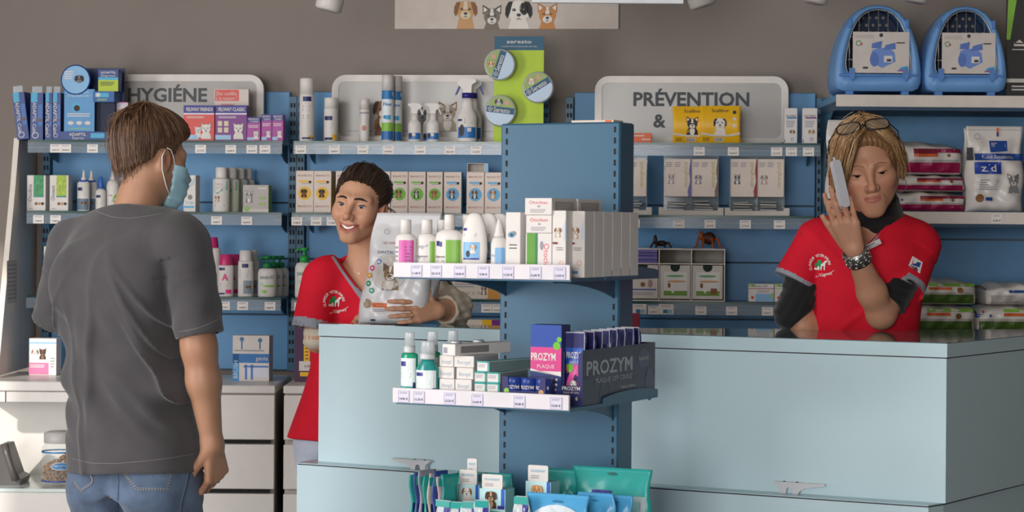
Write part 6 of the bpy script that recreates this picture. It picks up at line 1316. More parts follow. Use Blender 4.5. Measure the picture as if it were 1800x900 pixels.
class Head:
    def __init__(s, c, yaw, pitch=0, roll=0, sc=1.0, smile=0.0, male=False, lids=.5, mouth_open=0.0, age=0.0, jaw=0.0):
        s.jaw = jaw
        s.c = nv(c); s.R = basis(yaw, pitch, roll); s.sc = sc; s.smile = smile; s.male = male; s.lids = lids; s.mo = mouth_open; s.age = age
    def loc(s, P): return ((P - s.c) @ s.R) / s.sc
    def wld(s, p): return nv(p) * s.sc @ s.R.T + s.c
    def skull(s, q):
        d = elp(q, (0, -.014, .036), (.073, .092, .081)); d = smin(d, elp(q, (0, .026, -.030), (.058, .062, .076)), .035); return d
    def mouth(s):
        sm = s.smile; return [V3(-.0235 - .007 * sm, .079 - .007 * sm, -.0655 + .008 * sm), V3(-.012 - .004 * sm, .0905 - .002 * sm, -.0640 + .001 * sm), V3(0, .0935 - .001 * sm, -.0650 - .001 * sm), V3(.012 + .004 * sm, .0905 - .002 * sm, -.0640 + .001 * sm), V3(.0235 + .007 * sm, .079 - .007 * sm, -.0655 + .008 * sm)]
    def d_local(s, q):
        x = np.abs(q[:, 0]); m = q.copy(); m[:, 0] = x
        d = s.skull(q); j = .004 if s.male else s.jaw
        d = smin(d, rc(m, (.050 + j, .005, -.052), (.012, .070, -.098), .016, .015), .03)
        d = smin(d, sph(q, (0, .071, -.098), .0165 + j * .5), .02)
        d = smin(d, sph(m, (.040, .052, -.022), .024), .03)
        if s.smile: d = smin(d, sph(m, (.037, .066, -.034), .016 * s.smile + .004), .022)
        d = smin(d, rc(m, (.010, .086, .019), (.046, .066, .018), .009, .009), .02)
        d = smax(d, -sph(m, (.0325, .103, -.002), .0185), .016)
        # eyelids
        e = V3(.0315, .0715, -.001); ball = sph(m, e, .0148); dx = (m[:, 0] - e[0]) / .0145; op = .0052 * (1 - s.lids) + .0012
        al = np.maximum(0, 1 - dx * dx); zc = e[2] - .0015 * s.lids * 3 + .002 * dx
        gap = np.abs(q[:, 2] - zc) - op * np.sqrt(al) * 1.0; lid = smax(ball, -np.maximum(gap, e[1] + .004 - q[:, 1]), .0012); d = smin(d, lid, .005)
        # nose
        d = smin(d, rc(q, (0, .0855, .010), (0, .108, -.032), .0075, .0095), .014); d = smin(d, sph(q, (0, .1095, -.0345), .0098), .008); d = smin(d, sph(m, (.0125, .097, -.0375), .0085), .008)
        d = smax(d, -sph(m, (.0065, .1045, -.0455), .0036), .004)
        # mouth
        mm = s.mouth(); up = [p + V3(0, 0, .0035 + .003 * s.mo) for p in mm]; lo = [p + V3(0, -.001, -.0050 - .010 * s.mo * (1 - abs(i - 2) / 2.2)) for i, p in enumerate(mm)]
        d = smin(d, elp(q, (0, .074, -.068), (.030, .022, .024)), .02)
        if s.mo:
            pass
        d = smin(d, chain(q, up, [.0020, .0038, .0042, .0038, .0020], .004), .005); d = smin(d, chain(q, lo, [.0020, .0048, .0055, .0048, .0020], .004), .005)
        if s.mo:
            g = chain(q, [p + V3(0, .0035, (-.0020 - .0030 * (1 - abs(i - 2) / 2.0)) * s.mo) for i, p in enumerate(mm)], [.0018, .0048 * s.mo, .0056 * s.mo, .0048 * s.mo, .0018], .004); d = smax(d, -g, .002)
        if not s.mo: d = smax(d, -chain(q, [p + V3(0, .0065, -.0005) for p in mm], [.0012, .0015, .0015, .0015, .0012], .002), .002)
        if s.smile or s.age:   # cheek folds
            k = max(s.smile, s.age * .6); d = smax(d, -rc(m, (.022, .0955, -.040), (.039, .078, -.068), .0025 * k, .003 * k), .010)
        # ears
        er = elp(m, (.0755, -.004, -.014), (.0085, .019, .031)); er = smax(er, -elp(m, (.0835, .002, -.012), (.006, .010, .019)), .005); d = smin(d, er, .008)
        return d
    def d(s, P): return s.d_local(s.loc(P)) * s.sc
    def tint(s, P, base):
        q = s.loc(P); m = q.copy(); m[:, 0] = np.abs(m[:, 0]); T = np.tile(nv(base), (len(P), 1))
        def mixc(w, c):
            w = np.clip(w, 0, 1)[:, None]; T[:] = T * (1 - w) + nv(c) * w
        b = nv(base)
        mixc(np.exp(-(np.linalg.norm(m - V3(.042, .065, -.035), axis=1) / .022) ** 2) * .45, b * V3(1.06, .72, .70)); mixc(np.exp(-(np.linalg.norm(q - V3(0, .11, -.036), axis=1) / .014) ** 2) * .4, b * V3(1.05, .75, .72))
        mixc(np.exp(-((np.linalg.norm(m - V3(.078, 0, -.012), axis=1)) / .02) ** 2) * .5, b * V3(1.05, .68, .66))
        mixc(np.exp(-(np.linalg.norm(m - V3(.032, .083, -.001), axis=1) / .013) ** 2) * .35, b * V3(.8, .66, .62))
        mm = s.mouth(); dl = chain(q, [p + V3(0, .003, -.001 - .004 * s.mo * (1 - abs(i - 2) / 2.2)) for i, p in enumerate(mm)], [.0030, .0070 + .003 * s.mo, .0080 + .004 * s.mo, .0070 + .003 * s.mo, .0030], .004)
        mixc(np.where(dl < 0, 1, np.exp(-(dl / .0012) ** 2)) * (.66 if s.age else .75) * (q[:, 1] > .06), V3(*rgb('#a85a55')))
        return T
def hand_prims(wrist, d, n, side, curls, sc=1.0, thumb=None, spread=.06):
    """d: wrist to knuckles, n: out of the palm, side: +-1 so that side*(d x n) points to the thumb"""
    d = nv(d) / np.linalg.norm(d); n = nv(n) - d * float(nv(n) @ d); n = n / np.linalg.norm(n); t = np.cross(d, n) * side; w = nv(wrist); pal = []; fing = []
    ks = [(.088, .029), (.091, .009), (.086, -.011), (.077, -.029)]; ln = [(.044, .026, .021), (.048, .030, .022), (.044, .028, .021), (.034, .021, .018)]; rr = [.0090, .0092, .0088, .0078]
    for i, (kd, ko) in enumerate(ks):
        k0 = w + d * kd * sc + t * ko * sc; pal.append((w + d * .012 * sc + t * ko * .55 * sc, k0, .0135 * sc, .0105 * sc)); ang = 0; p = k0; dd = d + t * spread * (1.5 - i)
        dd = dd / np.linalg.norm(dd); seg = []
        for j in range(3):
            ang += curls[i][j]; v = dd * math.cos(ang) + n * math.sin(ang); p2 = p + v * ln[i][j] * sc; seg.append((p, p2, rr[i] * sc * (1 - .09 * j), rr[i] * sc * (1 - .09 * (j + 1)))); p = p2
        fing.append(seg)
    tb = thumb or dict(out=.9, fwd=.75, pal=.35, bend=.3)
    b0 = w + d * .022 * sc + t * .024 * sc + n * .006 * sc; v = t * tb['out'] + d * tb['fwd'] + n * tb['pal']; v = v / np.linalg.norm(v); b1 = b0 + v * .040 * sc
    v2 = v + (d * .6 + n * .4 - t * .5) * tb['bend']; v2 = v2 / np.linalg.norm(v2); b2 = b1 + v2 * .034 * sc; v3 = v2 + (d * .6 + n * .4 - t * .5) * tb['bend']; v3 = v3 / np.linalg.norm(v3); b3 = b2 + v3 * .026 * sc
    fing.append([(b0, b1, .0145 * sc, .0112 * sc), (b1, b2, .0108 * sc, .0096 * sc), (b2, b3, .0096 * sc, .0078 * sc)])
    c = w + d * .08 * sc
    def f(P):
        dd_ = None
        for a, b, r1, r2 in pal: e = rc(P, a, b, r1, r2); dd_ = e if dd_ is None else smin(dd_, e, .014)
        for seg in fing:
            e = None
            for a, b, r1, r2 in seg: q = rc(P, a, b, r1, r2); e = q if e is None else smin(e, q, .004)
            dd_ = smin(dd_, e, .005)
        return dd_
    tips = [seg[-1][1] for seg in fing]
    return (lambda P: near(P, c, .15 * sc, f)), tips, fing
def strands(head, guides, n, r, cols, seed=0, jit=.003, lift=.002, npts=9, tip=.35, follow=None):
    """guides: polylines in head space (neighbours are blended); returns a mesh of fine locks"""
    rnd = np.random.RandomState(seed); G = []
    for g in guides:
        g = np.array(g, dtype=float); s_ = np.r_[0, np.cumsum(np.linalg.norm(np.diff(g, axis=0), axis=1))]; t = np.linspace(0, s_[-1], npts)
        G.append(np.stack([np.interp(t, s_, g[:, k]) for k in range(3)], 1))
    G = np.array(G); u = rnd.uniform(0, len(G) - 1 - 1e-6, n); k = u.astype(int); w = (u - k)[:, None, None]
    C = G[k] * (1 - w) + G[k + 1] * w + rnd.normal(0, jit, (n, 1, 3)) + np.cumsum(rnd.normal(0, jit * .28, (n, npts, 3)), 1)
    cut = rnd.uniform(.72, 1.0, n)[:, None]; tt = np.linspace(0, 1, npts)[None] * cut * (npts - 1); i0 = np.minimum(tt.astype(int), npts - 2); fr = (tt - i0)[..., None]; ar = np.arange(n)[:, None]
    C = C[ar, i0] * (1 - fr) + C[ar, i0 + 1] * fr
    if follow is not None:      # keep the locks outside the cap
        Q = C.reshape(-1, 3)
        for _ in range(2):
            dd = follow(Q.astype(f4)); e = 1e-3
            gr = np.stack([(follow((Q + np.eye(3)[a] * e).astype(f4)) - dd) / e for a in range(3)], 1); gr /= np.linalg.norm(gr, axis=1, keepdims=True) + 1e-9
            tgt = lift * np.repeat(rnd.uniform(.2, 1.3, n), npts); Q = Q - gr * np.minimum(dd - tgt, 0)[:, None]
        C = Q.reshape(n, npts, 3)
    C = (C * head.sc) @ head.R.T + head.c
    tg = np.gradient(C, axis=1); tg /= np.linalg.norm(tg, axis=2, keepdims=True) + 1e-9; a = np.cross(tg, np.array([.3, .5, .8])); a /= np.linalg.norm(a, axis=2, keepdims=True) + 1e-9; b = np.cross(tg, a)
    ns = 4; rr_ = r * rnd.uniform(.6, 1.3, n)[:, None] * (1 - (1 - tip) * np.linspace(0, 1, npts)[None] ** 2); an = 2 * PI * np.arange(ns) / ns
    V = C[:, :, None] + (a[:, :, None] * np.cos(an)[None, None, :, None] + b[:, :, None] * np.sin(an)[None, None, :, None]) * rr_[:, :, None, None]
    col = np.array(cols)[rnd.randint(len(cols), size=n)] * rnd.uniform(.8, 1.2, (n, 1)); T = np.repeat(col, npts * ns, 0)
    s_, j_, q_ = np.meshgrid(np.arange(n), np.arange(npts - 1), np.arange(ns), indexing='ij'); base = s_ * npts * ns + j_ * ns; q2 = (q_ + 1) % ns
    F_ = np.stack([base + q_, base + q2, base + ns + q2, base + ns + q_], -1).reshape(-1, 4)
    return np_mesh(V.reshape(-1, 3), F_, T)
def join_np(parts):
    V = []; F_ = []; T = []; n = 0
    for v, f, t in parts: V.append(v); F_.append(f + n); T.append(t); n += len(v)
    return np.concatenate(V), np.concatenate(F_), np.concatenate(T)
class PArt(Art):
    """print given in photograph pixels, laid on a modelled surface (cast onto the mesh, then lifted off it)"""
    def __init__(s, V, F_, lift=.0012, step=.0004, fallback=6.0):
        bv = BVHTree.FromPolygons([tuple(map(float, p)) for p in V], [tuple(map(int, q)) for q in F_]); o = Vector((0, 0, CZ))
        def m3(x, z, l):
            p = at(x, 900 - z, 1.0); dr = (p - o).normalized(); h, nrm, _, _ = bv.ray_cast(o, dr)
            if h is None: return None
            return tuple(h - dr * (lift + l))
        super().__init__(1800, 900, x0=0, z0=0, step=step, map3=m3)
    def build(s, name, parent, loc=(0, 0, 0), rot=(0, 0, 0)):
        ok = [i for i, f in enumerate(s.F) if all(s.V[k] is not None for k in f)]; us = sorted({k for i in ok for k in s.F[i]}); mp = {k: j for j, k in enumerate(us)}
        return obj(name, pydata([s.V[k] for k in us], [tuple(mp[k] for k in s.F[i]) for i in ok], mi=[s.I[i] for i in ok]), s.M, parent, loc, rot=rot)
    def P(s, pts, m, L=1): return s.poly([(x / 1800, 1 - y / 900) for x, y in pts], m, L)
    def R(s, x0, y0, x1, y1, m, L=1, n=4, k=4): return s.rect(x0 / 1800, 1 - y1 / 900, x1 / 1800, 1 - y0 / 900, m, L, n, k)
    def T(s, t, x, y, hpx, m, L=2, rot=0.0, w=None, bold=0.0): return s.text(t, x / 1800, 1 - y / 900, hpx / 900, m, L, wu=w / 1800 if w else None, rot=rot, bold=bold)
    def E(s, x, y, r, m, L=1, ry=None, rot=0.0): return s.ell(x / 1800, 1 - y / 900, r / 1800, m, L, rv=(ry or r) / 1800, rot=rot, n=14, rings=2)
    def band(s, pts, wd, m, L=1, sub=4):
        """a strip of given pixel width along a polyline"""
        Q = []
        for (x0, y0), (x1, y1) in zip(pts, pts[1:]):
            for i in range(sub): Q.append((x0 + (x1 - x0) * i / sub, y0 + (y1 - y0) * i / sub))
        Q.append(pts[-1]); L_ = []
        for i, (x, y) in enumerate(Q):
            a = Q[max(0, i - 1)]; b = Q[min(len(Q) - 1, i + 1)]; dx, dy = b[0] - a[0], b[1] - a[1]; q = math.hypot(dx, dy) or 1; nx, ny = -dy / q, dx / q
            L_ += [(x + nx * wd / 2, y + ny * wd / 2), (x, y), (x - nx * wd / 2, y - ny * wd / 2)]
        f = []
        for i in range(len(Q) - 1):
            for k in (0, 1): f.append((3 * i + k, 3 * i + k + 1, 3 * i + k + 4, 3 * i + k + 3))
        s.put([(x / 1800, 1 - y / 900) for x, y in L_], f, m, L); return s
    def dashes(s, pts, wd, m, L=1, n=30):
        tot = sum(math.dist(a, b) for a, b in zip(pts, pts[1:])); step = tot / n
        def at_(d):
            for a, b in zip(pts, pts[1:]):
                q = math.dist(a, b)
                if d <= q: return (a[0] + (b[0] - a[0]) * d / q, a[1] + (b[1] - a[1]) * d / q)
                d -= q
            return pts[-1]
        for i in range(n): s.band([at_(i * step), at_(i * step + step * .6)], wd, m, L, 1)
        return s
# ================================================================== the man with the mask (seen from behind)
def bounds(*pts, m=.12):
    q = np.array(pts); return q.min(0) - m, q.max(0) + m
def man():
    Y = math.radians(26)
    tor = Loft([(243, 870, 5.5, .180, .142), (241, 825, 5.5, .177, .138), (228, 700, 5.5, .160, .116), (216, 600, 5.5, .155, .108), (216, 500, 5.5, .166, .112), (222, 440, 5.5, .168, .108), (228, 405, 5.5, .135, .085), (234, 375, 5.5, .075, .062)], Y)
    sr = at(326, 432, 5.42); er = at(350, 612, 5.41); wr = at(373, 782, 5.43)
    sl = at(128, 430, 5.60); el = at(150, 585, 5.84); wl = at(210, 630, 6.06)
    hd = Head(at(264, 277, 5.54), math.radians(48), math.radians(10), math.radians(-3), 1.0, male=True, lids=.5)
    nb = at(232, 392, 5.50); nt_ = at(259, 305, 5.515)
    hf, tips, fing = hand_prims(at(374, 780, 5.43), nv(at(384, 860, 5.45) - at(374, 780, 5.43)), V3(-.75, .62, -.1), -1, [(.75, 1.1, .7), (.85, 1.1, .7), (.9, 1.1, .7), (.95, 1.0, .6)], 1.0, dict(out=.55, fwd=.9, pal=.55, bend=.4))
    hl, _, _ = hand_prims(wl, (.5, .8, 0), (.3, -.2, -.9), 1, [(.3, .4, .3)] * 4, 1.0)
    hipz = at(240, 850, 5.5); hipL = hipz + Vector((-.082 * math.cos(Y), .082 * math.sin(Y), 0)); hipR = hipz + Vector((.082 * math.cos(Y), -.082 * math.sin(Y), 0))
    legs = []
    for h_, dx in ((hipL, -.01), (hipR, .015)):
        kn = Vector((h_.x + dx, h_.y + .01, .47)); an = Vector((kn.x + dx, kn.y - .01, .09)); legs.append((h_, kn, an))
    fv = Vector((math.sin(Y), math.cos(Y), 0))
    def body(P):
        d = tor.d(P, -.04)
        d = smin(d, rc(P, nb, nt_, .060, .054), .03); d = smin(d, near(P, hd.c, .17, hd.d), .02)
        for s, e, w_ in ((sr, er, wr), (sl, el, wl)):
            d = smin(d, chain(P, [s, s * .45 + e * .55, e, e * .65 + w_ * .35, w_], [.056, .050, .043, .042, .026], .02), .03)
        d = smin(d, rc(P, wr, nv(tips[1]) * 0 + nv(wr), .026, .026), .02); d = smin(d, hf(P), .012); d = smin(d, hl(P), .012)
        for h_, k, a in legs:
            d = smin(d, chain(P, [h_, k, a], [.066, .052, .04], .02), .04); d = smin(d, rc(P, a + Vector((0, 0, -.045)) - fv * .03, a + Vector((0, 0, -.05)) + fv * .14, .036, .03), .02)
        return d
    hc = hd.c; xs = axis(-1.32, -.62, .012, [(hc[0] - .11, hc[0] + .12, .0034), (wr.x - .06, wr.x + .06, .0035)]); ys = axis(5.25, 6.2, .012, [(5.36, 5.50, .0035), (hc[1] - .09, hc[1] + .12, .0034)]); zs = axis(0.005, 1.75, .020, [(hc[2] - .20, hc[2] + .13, .0034), (wr.z - .17, wr.z + .03, .0035), (wr.z, 1.12, .007)])
    V, F_ = keep_biggest(*sdf_mesh(body, xs, ys, zs))
    base = V3(*rgb('#a97e64')); T = np.tile(base, (len(V), 1)); m = np.linalg.norm(V - hc, axis=1) < .2; T[m] = hd.tint(V[m], base)
    red = np.exp(-(np.linalg.norm(V - nv(er), axis=1) / .05) ** 2)[:, None] * .35; T = T * (1 - red) + base * V3(1, .66, .6) * red
    kn = np.zeros(len(V))
    for seg in fing:
        for a, b, r1, r2 in seg[:2]: kn = np.maximum(kn, np.exp(-(np.linalg.norm(V - a, axis=1) / .012) ** 2))
    kn = (kn * .4)[:, None]; T = T * (1 - kn) + base * V3(1, .68, .62) * kn
    root = obj('person', np_mesh(V, F_, T), M_SKIN); tag(root, 'man in a grey T-shirt and jeans with a blue face mask, seen from behind', 'person')
    # jeans
    def jeans(P):
        d = tor.d(P, -.022); d = smax(d, P[:, 2] - (at(240, 800, 5.5).z), .01)
        for (h_, k, a), q in zip(legs, (0, 1)):
            e = chain(P, [h_ + Vector((0, 0, .02)), h_ * .5 + k * .5, k, a], [.094, .094, .072, .062], .02); d = smin(d, e, .03)
        for h_ in (hipL, hipR): d = smin(d, sph(P, h_ - fv * .040 + Vector((0, 0, -.01)), .085), .03)
        cut = np.abs((P - nv(hipz)) @ nv((math.cos(Y), -math.sin(Y), 0)) + .008); gr = np.where((P @ nv(fv)) < float(nv(hipz) @ nv(fv)), .007 * np.exp(-(cut / .014) ** 2), 0); d = d + gr
        w_ = P[:, 2]; d = d + .0022 * np.sin(w_ * 95 + P[:, 0] * 40) * np.clip((hipz.z - .02 - w_) * 12, 0, 1) * np.sin(P[:, 0] * 33 + 1.0)
        return np.maximum(d, .075 - P[:, 2])
    xs = axis(-1.30, -.70, .009, [(-1.2, -.75, .006)]); ys = axis(5.28, 5.78, .009, [(5.3, 5.5, .006)]); zs = axis(.07, .90, .012, [(.60, .9, .005)])
    Vj, Fj = sdf_mesh(jeans, xs, ys, zs)
    jo = obj('jeans', np_mesh(Vj, Fj), mat('#4f6078', .8, var=.35, scale=16, bump=.45, bscale=420, sheen=.2, name='washed_denim'), root)
    a = PArt(Vj, Fj, .0012, fallback=5.4); ST = mat('#b3a58e', .7); DK = mat('#3a4a63', .7)
    pr = [(213, 820), (222, 840), (240, 861), (295, 862), (306, 817)]; plf = [(152, 822), (163, 845), (160, 852), (142, 864), (129, 848)]
    for pts in (pr, plf):
        a.band(pts, 2.2, DK, 1, 5); inn = [(x * .965 + (255 if pts is pr else 148) * .035, y - 3) for x, y in pts]; a.dashes(pts, .9, ST, 3, 30); a.dashes(inn, .9, ST, 3, 28)
    a.band([(207, 826), (208, 850), (207, 880), (208, 905)], 2.0, DK, 1, 5); a.band([(337, 812), (330, 850), (322, 880), (318, 905)], 1.6, DK, 1, 5); a.dashes([(334, 812), (327, 850), (319, 880), (315, 905)], .9, ST, 3, 26)
    a.build('jeans_stitching', jo)
    for k, (h_, kk, an) in enumerate(legs):
        sh = MB().lathe([(0, 0), (.8, 0), (1, .1), (1, .4), (.85, .8), (.5, 1), (0, 1)], 20, .048, .14).build('shoe', mat('#3b3a3d', .6), root, (an.x + fv.x * .06, an.y + fv.y * .06, .001), rot=(0, 0, -Y)); sh.scale = (1, 1, .075)
    # T-shirt
    axs = {}
    se = at(352, 590, 5.40); sle = at(97, 566, 5.70)
    def shirt(P):
        u, v = tor.uv(P); z = P[:, 2]; d = tor.d(P, .006, pw=2.3)
        d = smin(d, rc(P, nv(sr) + V3(-.03, .015, .028), nb, .062, .068), .045); d = smin(d, rc(P, nv(sl) + V3(.03, -.015, .028), nb, .058, .068), .045)
        # folds
        zb = (1.38 - z)
        fo = .0065 * np.sin(u * 46 + 2.2 * np.sin(z * 7 + 1) + 1.5 * z) * np.clip(zb * 4, 0, 1) * np.clip((z - .80) * 6, .25, 1) * (.5 + .5 * np.sin(u * 17 + z * 3))
        fo += .006 * np.exp(-((u + .085 + (z - 1.1) * .06) / .010) ** 2) * np.clip(zb * 3, 0, 1) + .0055 * np.exp(-((u + .02 - (z - 1.05) * .12) / .012) ** 2) * np.exp(-((z - 1.06) / .2) ** 2)
        fo += .007 * np.exp(-((u - .075 - (z - 1.2) * -.35) / .014) ** 2) * np.exp(-((z - 1.13) / .14) ** 2)
        fo += .006 * np.sin((z + .45 * u) * 70 + 3 * u * 10) * np.exp(-((z - .90) / .055) ** 2) * np.clip((u - .0) * 8, 0, 1)
        fo += .004 * np.sin(z * 38 + u * 22 + 2 * np.sin(u * 19)) * np.exp(-((z - .98) / .12) ** 2)
        ar = np.clip((u - .02) / .12, 0, 1); fo += .008 * np.exp(-((z - 1.17 + (u - .13) * 1.3) / .012) ** 2) * ar + .007 * np.exp(-((z - 1.10 + (u - .13) * 1.9) / .013) ** 2) * ar + .005 * np.exp(-((z - 1.02 + (u - .13) * 2.2) / .013) ** 2) * ar
        al_ = np.clip((-u - .03) / .1, 0, 1); fo += .006 * np.exp(-((z - 1.16 - (u + .13) * 1.6) / .012) ** 2) * al_
        fo += .0045 * np.sin(z * 55 + 30 * u + 2.5 * np.sin(u * 25 + z * 12)) * np.clip((z - .80) * 8, 0, 1) * np.clip((1.02 - z) * 7, 0, 1)
        d = d - 1.5 * fo * (v < .02)
        d = smin(d, elp(P, nv(tor_pt(tor, 1.22, .062, -.085)), (.07, .027, .08)), .06); d = smin(d, elp(P, nv(tor_pt(tor, 1.22, -.075, -.085)), (.07, .027, .08)), .06)
        for s, e, r2 in ((sr, se, .059), (sl, sle, .056)):
            ax = nv(e - s); L_ = np.linalg.norm(ax); ax = ax / L_; t = (P - nv(s)) @ ax
            q = rc(P, s, nv(s) + ax * (L_ + .08), .066, r2 * 1.02)
            q = q - .004 * np.sin(t * 60 + P[:, 0] * 50) * np.clip(t * 5, 0, 1) * np.sin(P[:, 1] * 60) - .003 * np.exp(-((t - L_ + .012) / .004) ** 2) * 0
            q = smax(q, t - L_, .004)
            inner = smax(rc(P, nv(s) + ax * (L_ - .03), nv(s) + ax * (L_ + .1), r2 - .008, r2 - .006), (L_ - .02) - t, .004)
            q = smax(q, -inner, .003); d = smin(d, q, .034 - .028 * float(1) * .0) if False else np.where(t < .03, smin(d, q, .034), smin(d, q, .012))
            d = d + .0022 * np.exp(-((t - .075 - .05 * 0) / .0035) ** 2) * (np.abs(t) < .2) * (np.linalg.norm(P - nv(s) - t[:, None] * ax, axis=1) < .10)
        # hem and collar
        hem = at(240, 818, 5.42).z + .028 * (u + .0) ; hem = at(240, 838, 5.38).z + .010 * np.sin(u * 9 + .6)
        d = smax(d, hem - z, .004); nd = nv(nt_ - nb); nd = nd / np.linalg.norm(nd); nd = nv((nd[0] * .3, nd[1] + .28, nd[2])); nd = nd / np.linalg.norm(nd)
        col = (P - nv(at(230, 360, 5.44))) @ nd; d = smax(d, col, .004)
        d = smax(d, -smax(rc(P, nb, nt_, .067, .064), -(col + .012), .003), .003)
        return d
    def tor_pt(t, z, u, v): return (np.interp(z, t.zz, t.X) + t.r[0] * u + t.f[0] * v, np.interp(z, t.zz, t.Y) + t.r[1] * u + t.f[1] * v, z)
    lo, hi = -1.31, -.68
    xs = axis(lo, hi, .0045); ys = axis(5.27, 5.85, .009, [(5.27, 5.60, .0045)]); zs = axis(.74, 1.46, .0045)
    Vs, Fs = keep_biggest(*sdf_mesh(shirt, xs, ys, zs))
    M_SH = mat('#454244', .9, var=.14, scale=10, bump=.25, bscale=500, sheen=.25, name='washed_grey_cotton')
    so = obj('t_shirt', np_mesh(Vs, Fs), M_SH, root)
    a = PArt(Vs, Fs, .0010, fallback=5.4); SE = mat('#8e8a8c', .9); SD = mat('#4f4c4f', .9)
    a.band([(168, 368), (195, 378), (225, 381), (255, 377), (283, 372)], 1.2, SD, 1, 5); a.dashes([(168, 371), (195, 381), (225, 384), (255, 380), (285, 375)], .8, SE, 2, 50)
    a.dashes([(126, 806), (160, 814), (200, 815), (250, 811), (300, 805), (352, 796)], .9, SE, 2, 80); a.dashes([(312, 583), (330, 581), (350, 576), (370, 568), (384, 561)], .9, SE, 2, 24)
    a.build('seam_stitching', so)
    # hair: cap and locks
    def cap_l(q):
        d = elp(q, (0, -.014, .042), (.080, .100, .090)); d = smin(d, elp(q, (0, .030, .075), (.060, .068, .042)), .03); d = smin(d, elp(q, (.0, -.045, -.025), (.058, .050, .062)), .03)
        x = np.abs(q[:, 0]); y, z = q[:, 1], q[:, 2]
        nape = -.090 - z; front = (y - .050) - np.clip((z - .045) * 1.4, -.2, .06); low = smax(-.012 - z, y - (-.035) + 0 * z, .01) * 1.0
        edge = smax(-(z - .016 + np.clip(-(y + .020) * 2.6, 0, .12)), front * .6, .010); burn = np.maximum(np.abs(y - .026) - .009, -.020 - z)
        d = smax(d, np.minimum(edge, np.maximum(burn, -.2)), .006); d = smax(d, nape, .012); return d
    def cap(P):
        q = hd.loc(P); d = cap_l(q); az = np.arctan2(q[:, 0], q[:, 1] + .02)
        return d - .0016 * np.sin(az * 48 + 8 * np.sin(q[:, 2] * 40) + q[:, 2] * 30) - .0012 * np.sin(az * 91 + q[:, 2] * 60)
    xs = axis(hc[0] - .13, hc[0] + .14, .0035); ys = axis(hc[1] - .13, hc[1] + .14, .0035); zs = axis(hc[2] - .11, hc[2] + .15, .0035)
    Vh, Fh = keep_biggest(*sdf_mesh(cap, xs, ys, zs)); cb = V3(*rgb('#5f4431'))
    jitter = 1 + .18 * np.sin(Vh[:, 0] * 900 + Vh[:, 2] * 150)[:, None]; obj('hair', np_mesh(Vh, Fh, cb * jitter), M_HAIR, root)
    cw = V3(0.01, -.040, .122); gd_ = []
    for k in range(25):
        an = 2 * PI * k / 24; dx, dy = math.sin(an), math.cos(an); fr = max(0, dy)
        end = V3(dx * .066, -.018 + dy * (.098 if dy > 0 else .050), (.022 - .125 * max(0, -dy - .12) ** .8 + .045 * fr)); mid = V3(dx * .068, -.03 + dy * .078, .085 + .02 * fr); m2 = V3(dx * .080, -.016 + dy * .094, .045 - .02 * max(0, -dy) + .025 * fr)
        gd_.append([cw + V3(dx, dy, 0) * .012, mid, m2, end])
    me = strands(hd, gd_, 1300, .0010, [rgb('#6e5039'), rgb('#56392a'), rgb('#7d5d43'), rgb('#453022')], 3, .006, .0025, 8, follow=cap_l); obj('hair_locks', me, M_HAIR, root)
    # mask
    def mask(P):
        q = hd.loc(P); d = hd.d_local(q) - .006; d = smin(d, elp(q, (0, .066, -.060), (.044, .044, .052)), .03); x = np.abs(q[:, 0]); z = q[:, 2]; y = q[:, 1]
        d = smax(d, (.030 + .18 * np.maximum(0, -.04 - z)) - y, .006); d = smax(d, z + .018, .006); d = smax(d, -.122 - z, .01); d = d - .0016 * np.sin(z * 300)
        return d
    xs = axis(hc[0] - .14, hc[0] + .16, .0035); ys = axis(hc[1] - .14, hc[1] + .16, .0035); zs = axis(hc[2] - .17, hc[2] + .03, .0035)
    Vm, Fm = keep_biggest(*sdf_mesh(mask, xs, ys, zs)); mk = obj('face_mask', np_mesh(Vm, Fm), mat('#a6cddb', .8, var=.05, bump=.1, bscale=500, name='mask_fabric'), root)
    W_ = lambda *p: tuple(hd.wld(p))
    MB().tube([W_(.066, .040, -.028), W_(.074, .024, -.004), W_(.080, .008, .016), W_(.082, -.006, .018)], .0013, 6).build('ear_loop', mat('#e3e3e3', .7), mk)
    MB().tube([W_(.085, -.012, .012), W_(.087, -.020, -.008), W_(.083, -.012, -.040), W_(.072, .012, -.075), W_(.062, .034, -.098)], .0013, 6).build('ear_loop', mat('#e3e3e3', .7), mk)
    # ring
    sg = fing[2][0]; c_ = sg[0] * .55 + sg[1] * .45; dv = sg[1] - sg[0]; dv = dv / np.linalg.norm(dv); u_ = np.cross(dv, V3(.3, .9, .1)); u_ /= np.linalg.norm(u_); w_ = np.cross(dv, u_)
    MB().tube([tuple(c_ + (u_ * math.cos(t) + w_ * math.sin(t)) * .0098) for t in np.linspace(0, 2 * PI, 20)[:-1]], .0014, 6, closed=True).build('finger_ring', mat('#b9b9bd', .2, metal=1.0), root)
    return root
man()
